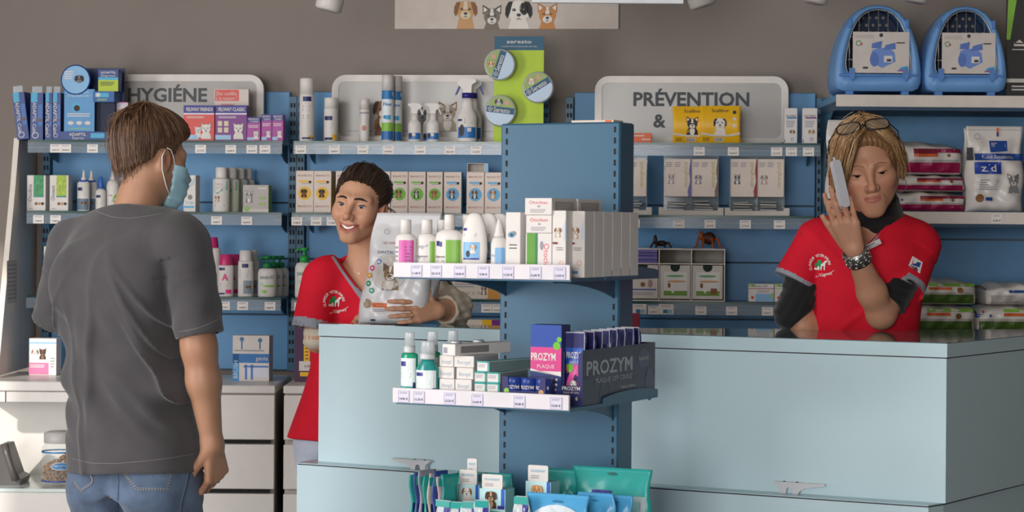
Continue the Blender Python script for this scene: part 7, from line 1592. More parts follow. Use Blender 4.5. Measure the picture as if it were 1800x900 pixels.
# ================================================================== two women in red tunics
M_RED_T = mat('#cf182e', .8, var=.06, scale=9, bump=.15, bscale=450, spec=.25, name='red_tunic'); M_GREYT = mat('#8d8f98', .8, bump=.1, bscale=450, name='grey_trim'); M_EYEW = mat('#cfc5be', .2, name='eye_white')
def eyes(hd, root, iris, gaze=(0, 0), lash='#2a1d18'):
    W_ = lambda p: nv(hd.wld(p))
    for s in (-1, 1):
        e = V3(.0315 * s, .0715, -.001); bm = bmesh.new(); bmesh.ops.create_uvsphere(bm, u_segments=20, v_segments=14, radius=.0134 * hd.sc)
        o = obj('eye', mesh_from(bm, smooth=True), M_EYEW, root, tuple(W_(e)))
        g = V3(gaze[0], 1, gaze[1]); g = g / np.linalg.norm(g); u_ = np.cross(g, V3(0, 0, 1)); u_ /= np.linalg.norm(u_); w_ = np.cross(u_, g)
        for nm, r, off, m_ in (('iris', .0068, .0001, mat(iris, .15)), ('pupil', .0034, .0004, mat('#0a0808', .1))):
            V = [g * (.0134 + off)]; n = 16; R_ = .0134; Fq = []
            for q_ in range(1, 5):
                rq = r * q_ / 4
                for k in range(n): a = 2 * PI * k / n; q = g * math.sqrt(R_ * R_ - rq * rq) + u_ * rq * math.cos(a) + w_ * rq * math.sin(a); V.append(q / R_ * (R_ + off))
            Fq = [(0, 1 + k, 1 + (k + 1) % n) for k in range(n)] + [(1 + q_ * n + k, 1 + (q_ + 1) * n + k, 1 + (q_ + 1) * n + (k + 1) % n, 1 + q_ * n + (k + 1) % n) for q_ in range(3) for k in range(n)]
            V = [nv(v) * hd.sc @ hd.R.T for v in V]
            obj(nm, pydata(V, Fq, smooth=True), m_, o)
        # lash line
        op = .0052 * (1 - hd.lids) + .0012; pts = []
        for k in range(9):
            dx = -1 + 2 * k / 8; x = dx * .0135; z = -.001 - .0045 * hd.lids + .002 * dx * 1 + op * math.sqrt(max(0, 1 - dx * dx)); y = .0715 + math.sqrt(max(0, .0150 ** 2 - x * x - (z + .001) ** 2)); pts.append(tuple(W_((s * (.0315 + x), y, z))))
        MB().tube(pts, [.0006, .001, .0013, .0014, .0014, .0014, .0014, .0012, .0008], 5).build('lash_line', mat(lash, .6), root)
def brows(hd, root, col, z0=.0185, th=.0022, arch=.004, tilt=0.0):
    Vb, Fb = None, None
    for s in (-1, 1):
        pts = []; rr_ = []
        for k in range(7):
            t = k / 6; x = .012 + .036 * t; z = z0 + arch * math.sin(PI * min(1, t * 1.15) * .8) - .005 * t * t + tilt * t
            q = np.array([[s * x, .12, z]], dtype=f4); lo, hi = .03, .12      # slide back onto the forehead
            for _ in range(24):
                mid = (lo + hi) / 2; q[0, 1] = mid
                if hd.d_local(q)[0] > 0: hi = mid
                else: lo = mid
            pts.append(tuple(hd.wld((s * x, hi + .0004, z)))); rr_.append(th * (.75 + .5 * math.sin(PI * (t * .8 + .15))) * (1 if t < .8 else .6))
        MB().tube(pts, rr_, 6).build('eyebrow', mat(col, .8, bump=.4, bscale=900), root)
def split_faces(V, F_, pred):
    """faces whose centre satisfies pred become a second surface"""
    c = V[F_].mean(1); m = pred(c); return F_[~m], F_[m]
def sub(V, F_):
    u, inv = np.unique(F_, return_inverse=True); return V[u], inv.reshape(F_.shape)
def emblem(a, cx, cy, s):
    """clinic badge: lettering in an arc, green cross, white dog and cat, script line"""
    W_ = mat('#e4dcd8', .6); G_ = mat('#1f8a4c', .6); t = 'CLINIQUE VÉTÉRINAIRE'; n = len(t)
    for i, ch in enumerate(t):
        if ch == ' ': continue
        an = math.radians(205 - 200 * i / (n - 1)); a.T(ch, cx + 17.5 * s * math.cos(an), cy - 17.5 * s * math.sin(an), 4.6 * s, W_, 2, rot=an - PI / 2, bold=.02)
    a.R(cx - 4 * s, cy - 9 * s, cx + 3 * s, cy + 7 * s, G_, 1); a.R(cx - 9 * s, cy - 4 * s, cx + 8 * s, cy + 3 * s, G_, 1)
    a.P([(cx + 1 * s, cy + 9 * s), (cx + 2 * s, cy - 1 * s), (cx + 7 * s, cy - 5 * s), (cx + 9 * s, cy - 8 * s), (cx + 13 * s, cy - 8 * s), (cx + 13 * s, cy - 5 * s), (cx + 10 * s, cy - 3 * s), (cx + 9 * s, cy + 9 * s), (cx + 7 * s, cy + 9 * s), (cx + 7 * s, cy + 1 * s), (cx + 4 * s, cy + 2 * s), (cx + 3 * s, cy + 9 * s)], W_, 3)
    a.P([(cx - 10 * s, cy + 8 * s), (cx - 9 * s, cy + 4 * s), (cx - 5 * s, cy + 5 * s), (cx - 2 * s, cy + 1 * s), (cx, cy + 5 * s), (cx - 1 * s, cy + 9 * s)], W_, 3)
    a.T('des', cx - 5 * s, cy + 20 * s, 3.2 * s, W_, 2, rot=.3); a.T('Vignes', cx + 10 * s, cy + 16 * s, 6.0 * s, W_, 2, rot=.18, w=24 * s); a.band([(cx + 3 * s, cy + 20 * s), (cx + 12 * s, cy + 17 * s), (cx + 22 * s, cy + 12 * s), (cx + 26 * s, cy + 9 * s)], .8 * s, W_, 2, 3)

def woman_left():
    Y = math.radians(203); D0 = 6.44
    tor = Loft([(618, 790, 6.56, .160, .125), (620, 740, 6.56, .150, .118), (626, 640, 6.52, .125, .098), (630, 570, 6.49, .140, .105), (640, 520, 6.47, .150, .108), (644, 485, 6.46, .140, .090), (646, 462, 6.46, .085, .062)], Y)
    s1 = at(566, 492, 6.42); e1 = at(557, 596, 6.40); w1 = at(618, 588, 6.42)      # her right arm (image left)
    s2 = at(730, 492, 6.48); e2 = at(797, 543, 6.27); w2 = at(771, 546, 6.14)      # her left arm on the counter
    nb = at(646, 470, 6.46); nt_ = at(640, 405, 6.42)
    hd = Head(at(635, 359, 6.40), math.radians(180 + 17), math.radians(2), math.radians(-8), .985, smile=1.0, lids=.28, mouth_open=1.0)
    W2 = nv(w2); hf, tips, fing = hand_prims(w2, nv(at(716, 548, 6.075) - w2), nv((-.25, .92, -.05)), -1, [(.15, .30, .20), (.10, .26, .20), (.08, .26, .20), (.06, .26, .2)], .88, dict(out=1.0, fwd=.35, pal=-.05, bend=.08), spread=.05)
    hg, tips1, _ = hand_prims(w1, nv(at(634, 540, 6.29) - w1), nv((.6, -.6, .1)), 1, [(.2, .5, .4)] * 4, .9, dict(out=.3, fwd=.8, pal=.4, bend=.2))
    hp = at(618, 800, 6.57); legs = []
    for s in (-1, 1): h_ = hp + Vector((s * .08, 0, 0)); legs.append((h_, Vector((h_.x, h_.y, .46)), Vector((h_.x, h_.y + .03, .08))))
    def body(P):
        d = tor.d(P, -.012); d = smin(d, rc(P, nb, nt_, .056, .050), .04); d = smin(d, near(P, hd.c, .17, hd.d), .018)
        for s, e, w_ in ((s1, e1, w1), (s2, e2, w2)): d = smin(d, chain(P, [s, e, nv(e) * .6 + nv(w_) * .4, w_], [.045, .036, .034, .022], .02), .03)
        d = smin(d, hf(P), .012); d = smin(d, hg(P), .012)
        for h_, k, a in legs: d = smin(d, chain(P, [h_, k, a], [.075, .05, .036], .02), .04); d = smin(d, rc(P, a, a + Vector((-.03, -.12, -.04)), .034, .03), .02)
        # collar bones
        return d
    hc = hd.c; xs = axis(-.80, .02, .012, [(hc[0] - .10, hc[0] + .10, .0025), (-.36, -.18, .0034)]); ys = axis(6.0, 6.75, .012, [(hc[1] - .13, hc[1] + .05, .0025), (6.02, 6.2, .0034)]); zs = axis(.005, 1.62, .022, [(hc[2] - .14, hc[2] + .11, .0025), (1.08, 1.19, .0034), (1.18, 1.32, .007)])
    V, F_ = keep_biggest(*sdf_mesh(body, xs, ys, zs)); base = V3(*rgb('#c9987b')); T = np.tile(base, (len(V), 1)); m = np.linalg.norm(V - hc, axis=1) < .2; T[m] = hd.tint(V[m], base)
    root = obj('person', np_mesh(V, F_, T), M_SKIN); tag(root, 'smiling dark-haired woman in a red tunic holding a white pet food bag', 'person')
    eyes(hd, root, '#46545a', (-.06, -.02)); brows(hd, root, '#2d201b', .0185, .0027, .004)
    # teeth
    W_ = lambda p: tuple(hd.wld(p)); mm = hd.mouth(); V_ = []; n = 10
    for j in range(2):
        for k in range(n + 1):
            x = -.0225 + .045 * k / n; y = .0915 - 9.5 * x * x; z = -.0600 - .0100 * j * (1 - (x / .025) ** 2) + 10 * x * x; V_.append(W_((x, y, z - .002)))
    tt = obj('teeth', pydata(V_, [(k, k + 1, n + 2 + k, n + 1 + k) for k in range(n)], smooth=True), mat('#efe6da', .2), root)
    # trousers
    def tr(P):
        d = None
        for h_, k, a in legs: e = chain(P, [h_ + Vector((0, 0, .04)), k, a], [.098, .07, .055], .02); d = e if d is None else smin(d, e, .03)
        d = smin(d, tor.d(P, -.002), .03); return np.maximum(smax(d, P[:, 2] - .84, .01), .06 - P[:, 2])
    Vt, Ft = sdf_mesh(tr, axis(-.75, -.30, .010), axis(6.35, 6.80, .010), axis(.05, .88, .012)); obj('trousers', np_mesh(Vt, Ft), mat('#b9bfcf', .8, bump=.2, bscale=400), root)
    # long sleeves of the under shirt
    ax2 = nv(w2 - e2); cuf = nv(e2) + ax2 * .62
    def und(P):
        d = chain(P, [s2, e2], [.055, .052], .02); q = chain(P, [e2, cuf], [.052, .042], .02); tq = (P - nv(e2)) @ ax2 / float(ax2 @ ax2); d = smin(d, q, .02)
        d = d - .0022 * np.sin(P[:, 0] * 210 + P[:, 2] * 120) - .0015 * np.sin(P[:, 0] * 90 - P[:, 2] * 260); inner = rc(P, nv(e2) + ax2 * .45, nv(e2) + ax2 * .9, .033, .033); return smax(smax(d, (tq - .62) * np.linalg.norm(ax2), .004), -inner, .003)
    Vu, Fu = sdf_mesh(und, axis(-.36, -.10, .005), axis(6.1, 6.6, .005), axis(1.03, 1.30, .005)); M_BEI = mat('#c9bfac', .9, var=.06, bump=.2, bscale=400, name='beige_knit'); obj('beige_sleeve', np_mesh(Vu, Fu), M_BEI, root)
    def und1(P): return smin(rc(P, s1, e1, .046, .036), rc(P, e1, nv(e1) * .3 + nv(w1) * .7, .036, .032), .02) - .002 * np.sin(P[:, 2] * 180)
    Vu, Fu = sdf_mesh(und1, axis(-.70, -.42, .006), axis(6.28, 6.55, .006), axis(.95, 1.30, .006)); obj('beige_sleeve', np_mesh(Vu, Fu), M_BEI, root)
    # tunic
    c1 = at(548, 580, 6.40); c2 = nv(s2) * .42 + nv(e2) * .58; vb = at(652, 533, 6.36); vt = at(640, 440, 6.40)
    def tun(P):
        u, v = tor.uv(P); z = P[:, 2]; d = tor.d(P, .010, pw=2.2); fl = np.clip((.95 - z) * .14, 0, .035); d = d - fl
        d = smin(d, rc(P, nv(s1) + V3(.02, 0, .018), nb, .052, .058), .04); d = smin(d, rc(P, nv(s2) + V3(-.02, 0, .018), nb, .050, .058), .04)
        d = d - .004 * np.sin(u * 50 + 3 * np.sin(z * 9)) * np.clip((1.25 - z) * 5, 0, 1) - .003 * np.sin(z * 60 + u * 30) * np.exp(-((z - 1.12) / .06) ** 2)
        for s, e, r2 in ((s1, c1, .062), (s2, c2, .062)):
            s_, e_ = nv(s), nv(e); ax = e_ - s_; L_ = np.linalg.norm(ax); ax = ax / L_; t = (P - s_) @ ax; q = rc(P, s_, s_ + ax * (L_ + .08), .060, r2); q = smax(q, t - L_, .004); q = smax(q, -smax(rc(P, s_ + ax * (L_ - .02), s_ + ax * (L_ + .1), r2 - .007, r2 - .007), (L_ - .018) - t, .003), .003); d = np.where(t < .03, smin(d, q, .03), smin(d, q, .012))
        vx = np.interp(z, [vb.z, vt.z], [vb.x, vt.x]); half = np.clip((z - vb.z) * .66, -1, .095); cut = smax(np.abs(P[:, 0] - vx) - half, (P[:, 1] - (float(nb[1]) + .02)), .004) * .8
        d = smax(d, -cut, .003); d = smax(d, -rc(P, nb, nt_, .062, .070), .004); return smax(d, at(560, 772, 6.5).z - z, .003)
    Vs, Fs = keep_biggest(*sdf_mesh(tun, axis(-.80, -.05, .0045), axis(6.2, 6.75, .006), axis(.70, 1.36, .0045)))
    Fr = Fs
    cufs = []
    for s, e in ((s1, c1), (s2, c2)):
        s_, e_ = nv(s), nv(e); ax = e_ - s_; L_ = np.linalg.norm(ax); ax = ax / L_
        def incuf(c):
            t = (c - s_) @ ax; r = np.linalg.norm(c - s_ - t[:, None] * ax, axis=1); return (t > L_ - .030) & (t < L_ + .012) & (r < .080) & ((tor.d(c, .012) > .008) | (r > .05) & (tor.d(c, .012) > .003))
        Fr, Fb = split_faces(Vs, Fr, incuf); cufs.append(Fb)
    va, fa = sub(Vs, Fr); to = obj('tunic', np_mesh(va, fa), M_RED_T, root)
    for Fb in cufs: vb_, fb = sub(Vs, Fb); obj('sleeve_cuff', np_mesh(vb_, fb), M_GREYT, to)
    a = PArt(Vs, Fs, .0015, fallback=6.35); a.band([(580, 438), (588, 452), (602, 474), (618, 497), (635, 521), (648, 538)], 9, M_GREYT, 1, 4); a.band([(652, 538), (665, 515), (682, 482), (695, 452)], 9, M_GREYT, 1, 4); a.build('neck_trim', to)
    a = PArt(Vs, Fs, .0015, fallback=6.35); emblem(a, 587, 530, .98); a.build('clinic_badge', to)
    a = PArt(V, F_, .0012, fallback=6.4); a.dashes([(600, 446), (606, 460), (616, 472), (630, 481)], .8, mat('#cfc9c4', .2, metal=.9), 1, 26); a.E(631, 481, 1.5, mat('#cfc9c4', .2, metal=.9), 1); a.build('necklace', root)
    # hair, pulled back
    def cap_l(q):
        d = elp(q, (0, -.016, .038), (.0785, .097, .081)); d = smin(d, elp(q, (0, -.10, .00), (.028, .03, .03)), .03); x = np.abs(q[:, 0]); y, z = q[:, 1], q[:, 2]
        line = (y - .058) * .8 + np.maximum(0, .082 - z) * .75 - .012 + (x / .07) ** 2 * .004; side = smax(line, -.028 - z + np.clip((-y - .03) * .9, -.5, .06), .008); d = smax(d, side, .006); return smax(d, -.075 - z, .01)
    def cap(P): q = hd.loc(P); return cap_l(q) - .0009 * np.sin(np.arctan2(q[:, 2] - .03, q[:, 0]) * 60)
    Vh, Fh = keep_biggest(*sdf_mesh(cap, axis(hc[0] - .12, hc[0] + .14, .0032), axis(hc[1] - .13, hc[1] + .17, .0032), axis(hc[2] - .09, hc[2] + .14, .0032))); obj('hair', np_mesh(Vh, Fh, np.tile(V3(*rgb('#44352c')), (len(Vh), 1))), M_HAIR, root)
    gd_ = []
    for k in range(21):
        an = -1.75 + 3.5 * k / 20; sx = math.sin(an); cz = math.cos(an); gd_.append([(sx * .068, .076 - .052 * abs(sx) ** 2, .068 * max(cz, -.1) + .010), (sx * .074, .050 - .04 * abs(sx) ** 2, .088 * max(cz, -.1) + .02), (sx * .080, .0, .092 * max(cz, -.2) + .03), (sx * .070, -.06, .07 * max(cz, -.3) + .035), (sx * .03, -.105, .01 + .02 * cz)])
    obj('hair_locks', strands(hd, gd_, 1100, .0012, [rgb('#4a3a30'), rgb('#3e3028'), rgb('#524035'), rgb('#382b24')], 5, .0036, .0018, 12, follow=lambda q: np.minimum(cap_l(q), hd.d_local(q))), M_HAIR, root)
    obj('loose_locks', strands(hd, [[(-.070, -.03, .0), (-.085, -.045, -.02), (-.088, -.06, -.045)], [(-.066, -.045, .0), (-.09, -.07, -.01), (-.095, -.075, -.04)]], 14, .0005, [rgb('#4a382f')], 6, .003), M_HAIR, root)
    sg = fing[2][0]; c_ = sg[0] * .5 + sg[1] * .5; dv = (sg[1] - sg[0]) / np.linalg.norm(sg[1] - sg[0]); u_ = np.cross(dv, V3(.1, .2, .9)); u_ /= np.linalg.norm(u_); w_ = np.cross(dv, u_)
    MB().tube([tuple(c_ + (u_ * math.cos(t) + w_ * math.sin(t)) * .0088) for t in np.linspace(0, 2 * PI, 20)[:-1]], .0013, 6, closed=True).build('finger_ring', mat('#cfb98a', .2, metal=1.0), root)
woman_left()
# the bag she holds
def dental_bag():
    p0 = at(686, 570, 6.13); w = 118 / ppm(6.13); h = 196 / ppm(6.13); r = empty('pet_food_bag', (p0.x, p0.y, ZC + .001), math.radians(-8))
    me, fn = bag_mesh(w, h, .085, 33, crk=.005, seal=.12, top_w=1.0, tilt=.28, nu=30, nv=36); M_B = mat('#dedcde', .28, var=.02, name='white_glossy_film'); o = obj('bag_film', me, M_B, r)
    me2, _ = bag_mesh(.05, h * .62, .06, 34, crk=.004, tilt=.35); obj('side_gusset', me2, mat('#9a9a9c', .3), r, (w * .52, .035, .02))
    a = Art(w, h, lambda x, z: fn(x, z) - .0012, step=.0005); K_ = lambda px, py: ((px - 627) / 118.0, (570 - py) / 196.0)
    for px, py, c in ((668, 460, '#3a6fb0'), (656, 471, '#c9407f'), (651, 484, '#dd9a3e'), (650, 498, '#2f9a72'), (657, 510, '#35a58a')):
        u, v = K_(px, py); a.ell(u, v, .042, mat(c, .4), 1, n=14, rings=2); a.ell(u, v, .018, PAPER, 2, n=8)
    u, v = K_(687, 478); a.ring(u, v, .27, .006, GREYINK, 1, 30); a.ell(u, v, .25, mat('#c3bdb6', .35), 1, n=24, rings=4); pet(a, u + .03, v - .01, .13, mat('#8a6f52', .5), mat('#5c4836', .5), FURW, 3, 'up')
    u, v = K_(690, 443); a.text('DENTAL PLUS', u, v, .024, mat('#2f3f7a', .4), 2, wu=.42); u, v = K_(692, 427); a.text('VET ESSENTIALS', u, v, .018, mat('#a03a4a', .4), 2, wu=.3); u, v = K_(680, 407); a.ring(u, v, .04, .006, GREYINK, 1, 12)
    u, v = K_(649, 533); a.ell(u, v, .07, mat('#a28e74', .5, var=.3, scale=80), 2, n=16, rings=2); u, v = K_(670, 536); a.rect(u - .1, v - .018, u + .13, v + .022, mat('#dd6f38', .4), 1, 6, 2); a.text('POULET', u + .02, v, .012, PAPER, 3); a.lines(u - .1, v - .06, u + .12, v - .03, 2, GREYINK, 1); u, v = K_(660, 562); a.rect(u - .04, v - .008, u + .03, v + .008, NAVY, 1, 3)
    a.build('bag_print', r); tag(r, 'white cat food bag with dental print held on the counter by the smiling woman', 'bag')
dental_bag()

def woman_right():
    Y = math.radians(183)
    tor = Loft([(1515, 800, 6.12, .165, .12), (1515, 700, 6.10, .158, .115), (1512, 600, 6.09, .146, .105), (1520, 520, 6.07, .150, .112), (1530, 450, 6.06, .160, .112), (1536, 415, 6.06, .140, .088), (1540, 388, 6.06, .080, .060)], Y)
    s1 = at(1432, 428, 6.06); e1 = at(1396, 552, 6.05); w1 = at(1446, 612, 6.04)      # image left
    s2 = at(1617, 430, 6.05); e2 = at(1549, 553, 5.95); w2 = at(1502, 440, 5.84)      # image right, crossing to the phone
    nb = at(1540, 398, 6.06); nt_ = at(1528, 340, 6.0)
    hd = Head(at(1524, 292, 5.93), math.radians(180 + 5), math.radians(14), math.radians(9), 1.07, lids=.68, age=1.0, jaw=.007)
    hf, tips, fing = hand_prims(w2, nv(at(1479, 372, 5.80) - w2), nv((.25, .95, .1)), 1, [(.12, .25, .2), (.10, .22, .18), (.12, .25, .2), (.16, .3, .2)], .98, dict(out=.35, fwd=.95, pal=.1, bend=.05), spread=.03)
    hg, _, _ = hand_prims(w1, (.8, -.2, -.3), (0, -.3, -.9), 1, [(.3, .4, .3)] * 4, .95)
    hp = at(1515, 830, 6.12); legs = []
    for s in (-1, 1): h_ = hp + Vector((s * .08, 0, 0)); legs.append((h_, Vector((h_.x, h_.y, .46)), Vector((h_.x, h_.y + .03, .08))))
    def body(P):
        d = tor.d(P, -.012); d = smin(d, rc(P, nb, nt_, .054, .050), .035); d = smin(d, near(P, hd.c, .19, hd.d), .018)
        for s, e, w_ in ((s1, e1, w1), (s2, e2, w2)): d = smin(d, chain(P, [s, e, nv(e) * .65 + nv(w_) * .35, w_], [.046, .038, .039, .025], .02), .03)
        d = smin(d, hf(P), .012); d = smin(d, hg(P), .012)
        for h_, k, a in legs: d = smin(d, chain(P, [h_, k, a], [.075, .05, .036], .02), .04); d = smin(d, rc(P, a, a + Vector((0, -.12, -.04)), .034, .03), .02)
        return d
    hc = hd.c; xs = axis(.74, 1.26, .010, [(hc[0] - .11, hc[0] + .10, .0027)]); ys = axis(5.68, 6.35, .012, [(hc[1] - .14, hc[1] + .05, .0027), (5.74, 5.86, .0032), (5.85, 6.05, .006)]); zs = axis(.005, 1.70, .022, [(1.06, hc[2] - .15, .0045), (hc[2] - .15, hc[2] + .11, .0027)])
    V, F_ = keep_biggest(*sdf_mesh(body, xs, ys, zs)); base = V3(*rgb('#c69276')); T = np.tile(base, (len(V), 1)); m = np.linalg.norm(V - hc, axis=1) < .2; T[m] = hd.tint(V[m], base)
    root = obj('person', np_mesh(V, F_, T), M_SKIN); tag(root, 'blond woman in a red tunic talking on a white phone behind the counter', 'person')
    eyes(hd, root, '#4a4238', (-.05, -.30)); brows(hd, root, '#9a7556', .0200, .0013, .005)
    def tr(P):
        d = None
        for h_, k, a in legs: e = chain(P, [h_ + Vector((0, 0, .04)), k, a], [.098, .07, .055], .02); d = e if d is None else smin(d, e, .03)
        return np.maximum(smin(d, tor.d(P, -.002), .03), np.maximum(P[:, 2] - .80, .06 - P[:, 2]))
    Vt, Ft = sdf_mesh(tr, axis(.75, 1.25, .012), axis(5.9, 6.35, .012), axis(.05, .86, .014)); obj('trousers', np_mesh(Vt, Ft), mat('#b9bfcf', .8), root)
    # black under shirt: sleeves and neck band
    M_BLK = mat('#121213', .9, bump=.25, bscale=500, sheen=.2, name='black_knit')
    for s, e, w_, k, box in ((s1, e1, w1, .18, (axis(.70, .95, .005), axis(5.90, 6.2, .006), axis(1.0, 1.36, .005))), (s2, e2, w2, -1, (axis(.90, 1.26, .005), axis(5.78, 6.16, .006), axis(1.05, 1.36, .005)))):
        s_, e_, w__ = nv(s), nv(e), nv(w_); ax = w__ - e_; L_ = np.linalg.norm(ax); ax = ax / L_
        def und(P):
            d = smin(rc(P, s_, e_, .056, .052), rc(P, e_, e_ + ax * .1, .052, .05), .02) - .002 * np.sin(P[:, 2] * 230 + P[:, 0] * 90) - .0015 * np.sin(P[:, 2] * 120 - P[:, 0] * 200); t = (P - e_) @ ax
            if k < 0: ua = e_ - s_; ul = np.linalg.norm(ua); ua = ua / ul; return smax(rc(P, s_, e_ + ua * .05, .056, .050) - .002 * np.sin(P[:, 2] * 230 + P[:, 0] * 90), (P - s_) @ ua - ul + .035, .005)
            return smax(d, t - k * L_, .005)
        Vu, Fu = sdf_mesh(und, *box); obj('black_sleeve', np_mesh(Vu, Fu), M_BLK, root)
    n0, n1 = nv(at(1543, 386, 6.05)), nv(at(1533, 351, 6.025))
    def band(P): d = rc(P, n0, n1, .074, .070); ax = (n1 - n0) / np.linalg.norm(n1 - n0); t = (P - n0) @ ax; d = d - .0015 * np.sin(P[:, 2] * 260); return smax(smax(d, t - np.linalg.norm(n1 - n0) - .002 - .10 * (P[:, 1] - 6.04), .006), -t - .018 + .12 * (P[:, 1] - 6.04), .006)
    Vu, Fu = sdf_mesh(band, axis(.88, 1.14, .004), axis(5.9, 6.16, .004), axis(1.33, 1.50, .004)); obj('neck_band', np_mesh(Vu, Fu), M_BLK, root)
    # tunic
    c1 = at(1392, 505, 6.05); c2 = nv(at(1584, 510, 6.0)); vb = at(1519, 438, 5.95); vt = at(1541, 362, 6.0)
    def tun(P):
        u, v = tor.uv(P); z = P[:, 2]; d = tor.d(P, .012, pw=2.2) - np.clip((.98 - z) * .12, 0, .03)
        d = smin(d, rc(P, nv(s1) + V3(.02, 0, .018), nb, .055, .058), .04); d = smin(d, rc(P, nv(s2) + V3(-.02, 0, .014), nb, .050, .058), .04)
        d = d - .004 * np.sin(u * 44 + 2.5 * np.sin(z * 10)) * np.clip((1.27 - z) * 5, 0, 1) - .004 * np.exp(-((z - 1.2 + (u + .05) * .9) / .014) ** 2) - .004 * np.exp(-((z - 1.24 - (u - .05) * .9) / .014) ** 2)
        for s, e, r2 in ((s1, c1, .069), (s2, c2, .069)):
            s_, e_ = nv(s), nv(e); ax = e_ - s_; L_ = np.linalg.norm(ax); ax = ax / L_; t = (P - s_) @ ax; q = rc(P, s_, s_ + ax * (L_ + .08), .056, r2); q = smax(q, t - L_, .004); q = smax(q, -smax(rc(P, s_ + ax * (L_ - .02), s_ + ax * (L_ + .1), r2 - .007, r2 - .007), (L_ - .018) - t, .003), .003); d = np.where(t < .03, smin(d, q, .03), smin(d, q, .012))
        vx = np.interp(z, [vb.z, vt.z], [vb.x, vt.x]); half = np.clip((z - vb.z) * .62, -1, .09); cut = smax(np.abs(P[:, 0] - vx) - half, (P[:, 1] - (float(nb[1]) + .02)), .004) * .8
        d = smax(d, -cut, .003); d = smax(d, -rc(P, nb, nt_, .068, .075), .004); return smax(d, .72 - z, .003)
    Vs, Fs = keep_biggest(*sdf_mesh(tun, axis(.70, 1.28, .0045), axis(5.84, 6.32, .006), axis(.70, 1.44, .0045)))
    Fr = Fs
    cufs = []
    for s, e in ((s1, c1), (s2, c2)):
        s_, e_ = nv(s), nv(e); ax = e_ - s_; L_ = np.linalg.norm(ax); ax = ax / L_
        def incuf(c):
            t = (c - s_) @ ax; r = np.linalg.norm(c - s_ - t[:, None] * ax, axis=1); return (t > L_ - .030) & (t < L_ + .012) & (r < .080) & ((tor.d(c, .012) > .008) | (r > .05) & (tor.d(c, .012) > .003))
        Fr, Fb = split_faces(Vs, Fr, incuf); cufs.append(Fb)
    va, fa = sub(Vs, Fr); to = obj('tunic', np_mesh(va, fa), M_RED_T, root)
    for Fb in cufs: vb_, fb = sub(Vs, Fb); obj('sleeve_cuff', np_mesh(vb_, fb), M_GREYT, to)
    a = PArt(Vs, Fs, .0015, fallback=5.95); a.band([(1588, 364), (1572, 378), (1552, 400), (1536, 420), (1519, 440)], 8, M_GREYT, 1, 4); a.band([(1519, 440), (1510, 420), (1500, 395), (1494, 368)], 8, M_GREYT, 1, 4); a.build('neck_trim', to)
    a = PArt(Vs, Fs, .0015, fallback=5.95); emblem(a, 1441, 466, .98); a.build('clinic_badge', to)
    a = PArt(Vs, Fs, .0015, fallback=5.92); PB = [(1604, 450), (1622, 461), (1617, 481), (1597, 467)]; a.P(PB, mat('#e0d8d4', .6), 1); a.P([(1606, 453), (1614, 458), (1603, 464)], mat('#b3262f', .6), 2); a.P([(1612, 460), (1619, 462), (1616, 470), (1602, 465)], mat('#2a3f8f', .6), 2); a.T("Hill's", 1607, 471, 6, INK, 3, rot=-.55, w=16, bold=.03); a.build('sleeve_patch', to)
    # name badge
    p = at(1533, 431, 5.90); nb_o = MB().box(-.026, .026, -.002, .002, -.0075, .0075, bev=.001).build('name_badge', mat('#cfcac6', .3), to, (p.x, p.y, p.z), rot=(0, -math.radians(27), 0)); ba = Art(.052, .015, lambda x, z: -.002, z0=-.0075); ba.lines(.1, .5, .7, .85, 1, INK, 1); ba.lines(.1, .15, .9, .45, 1, GREYINK, 1); ba.build('badge_print', nb_o)
    # bracelet
    fa_ = nv(e2); ax = nv(w2) - fa_; ax /= np.linalg.norm(ax); u_ = np.cross(ax, V3(0, 1, 0)); u_ /= np.linalg.norm(u_); v_ = np.cross(ax, u_); ct = nv(w2) - ax * .020
    br = empty('tmp', (0, 0, 0)); bpy.data.objects.remove(br)
    V_ = []; Fq = []; n = 30
    for j, (h_, r_) in enumerate(((-.021, .0315), (-.021, .034), (.021, .0315), (.021, .029))):
        for k in range(n): t = 2 * PI * k / n; V_.append(ct + ax * h_ + (u_ * math.cos(t) * 1.05 + v_ * math.sin(t)) * r_)
    for j in range(4):
        for k in range(n): j2 = (j + 1) % 4; Fq.append((j * n + k, j * n + (k + 1) % n, j2 * n + (k + 1) % n, j2 * n + k))
    bo = obj('bracelet', pydata(V_, Fq, smooth=True), mat('#a9a6a2', .3, metal=.9), root)
    mb = MB()
    for k in range(12):
        for hh in (-.010, .010):
            t = 2 * PI * (k + (.5 if hh > 0 else 0)) / 12; c_ = ct + ax * hh + (u_ * math.cos(t) * 1.05 + v_ * math.sin(t)) * .0335; e1_ = ax; e2_ = -u_ * math.sin(t) + v_ * math.cos(t)
            MB().tube([tuple(c_ + e1_ * .0075 * math.cos(q) + e2_ * .0075 * math.sin(q)) for q in np.linspace(0, 2 * PI, 12)[:-1]], .0012, 5, closed=True).build('bracelet_link', mat('#d5d2ce', .2, metal=1.0), bo)
    # hair
    def cap_l(q):
        d = elp(q, (0, -.012, .040), (.086, .104, .088)); d = smin(d, elp(q, (0, -.03, -.015), (.080, .070, .07)), .03); x = np.abs(q[:, 0]); y, z = q[:, 1], q[:, 2]
        face = elp(q, (.012, .092, -.030), (.058, .070, .088)); d = smax(d, -face, .008); d = smax(d, y - (.060 + np.clip((z - .05) * .6, -.03, .04)), .008); return smax(d, -.066 - z, .012)
    def cap(P): q = hd.loc(P); return cap_l(q) - .0014 * np.sin(np.arctan2(q[:, 0], q[:, 1] + .02) * 55 + 6 * np.sin(q[:, 2] * 30))
    Vh, Fh = keep_biggest(*sdf_mesh(cap, axis(hc[0] - .13, hc[0] + .13, .0034), axis(hc[1] - .14, hc[1] + .15, .0034), axis(hc[2] - .10, hc[2] + .16, .0034)))
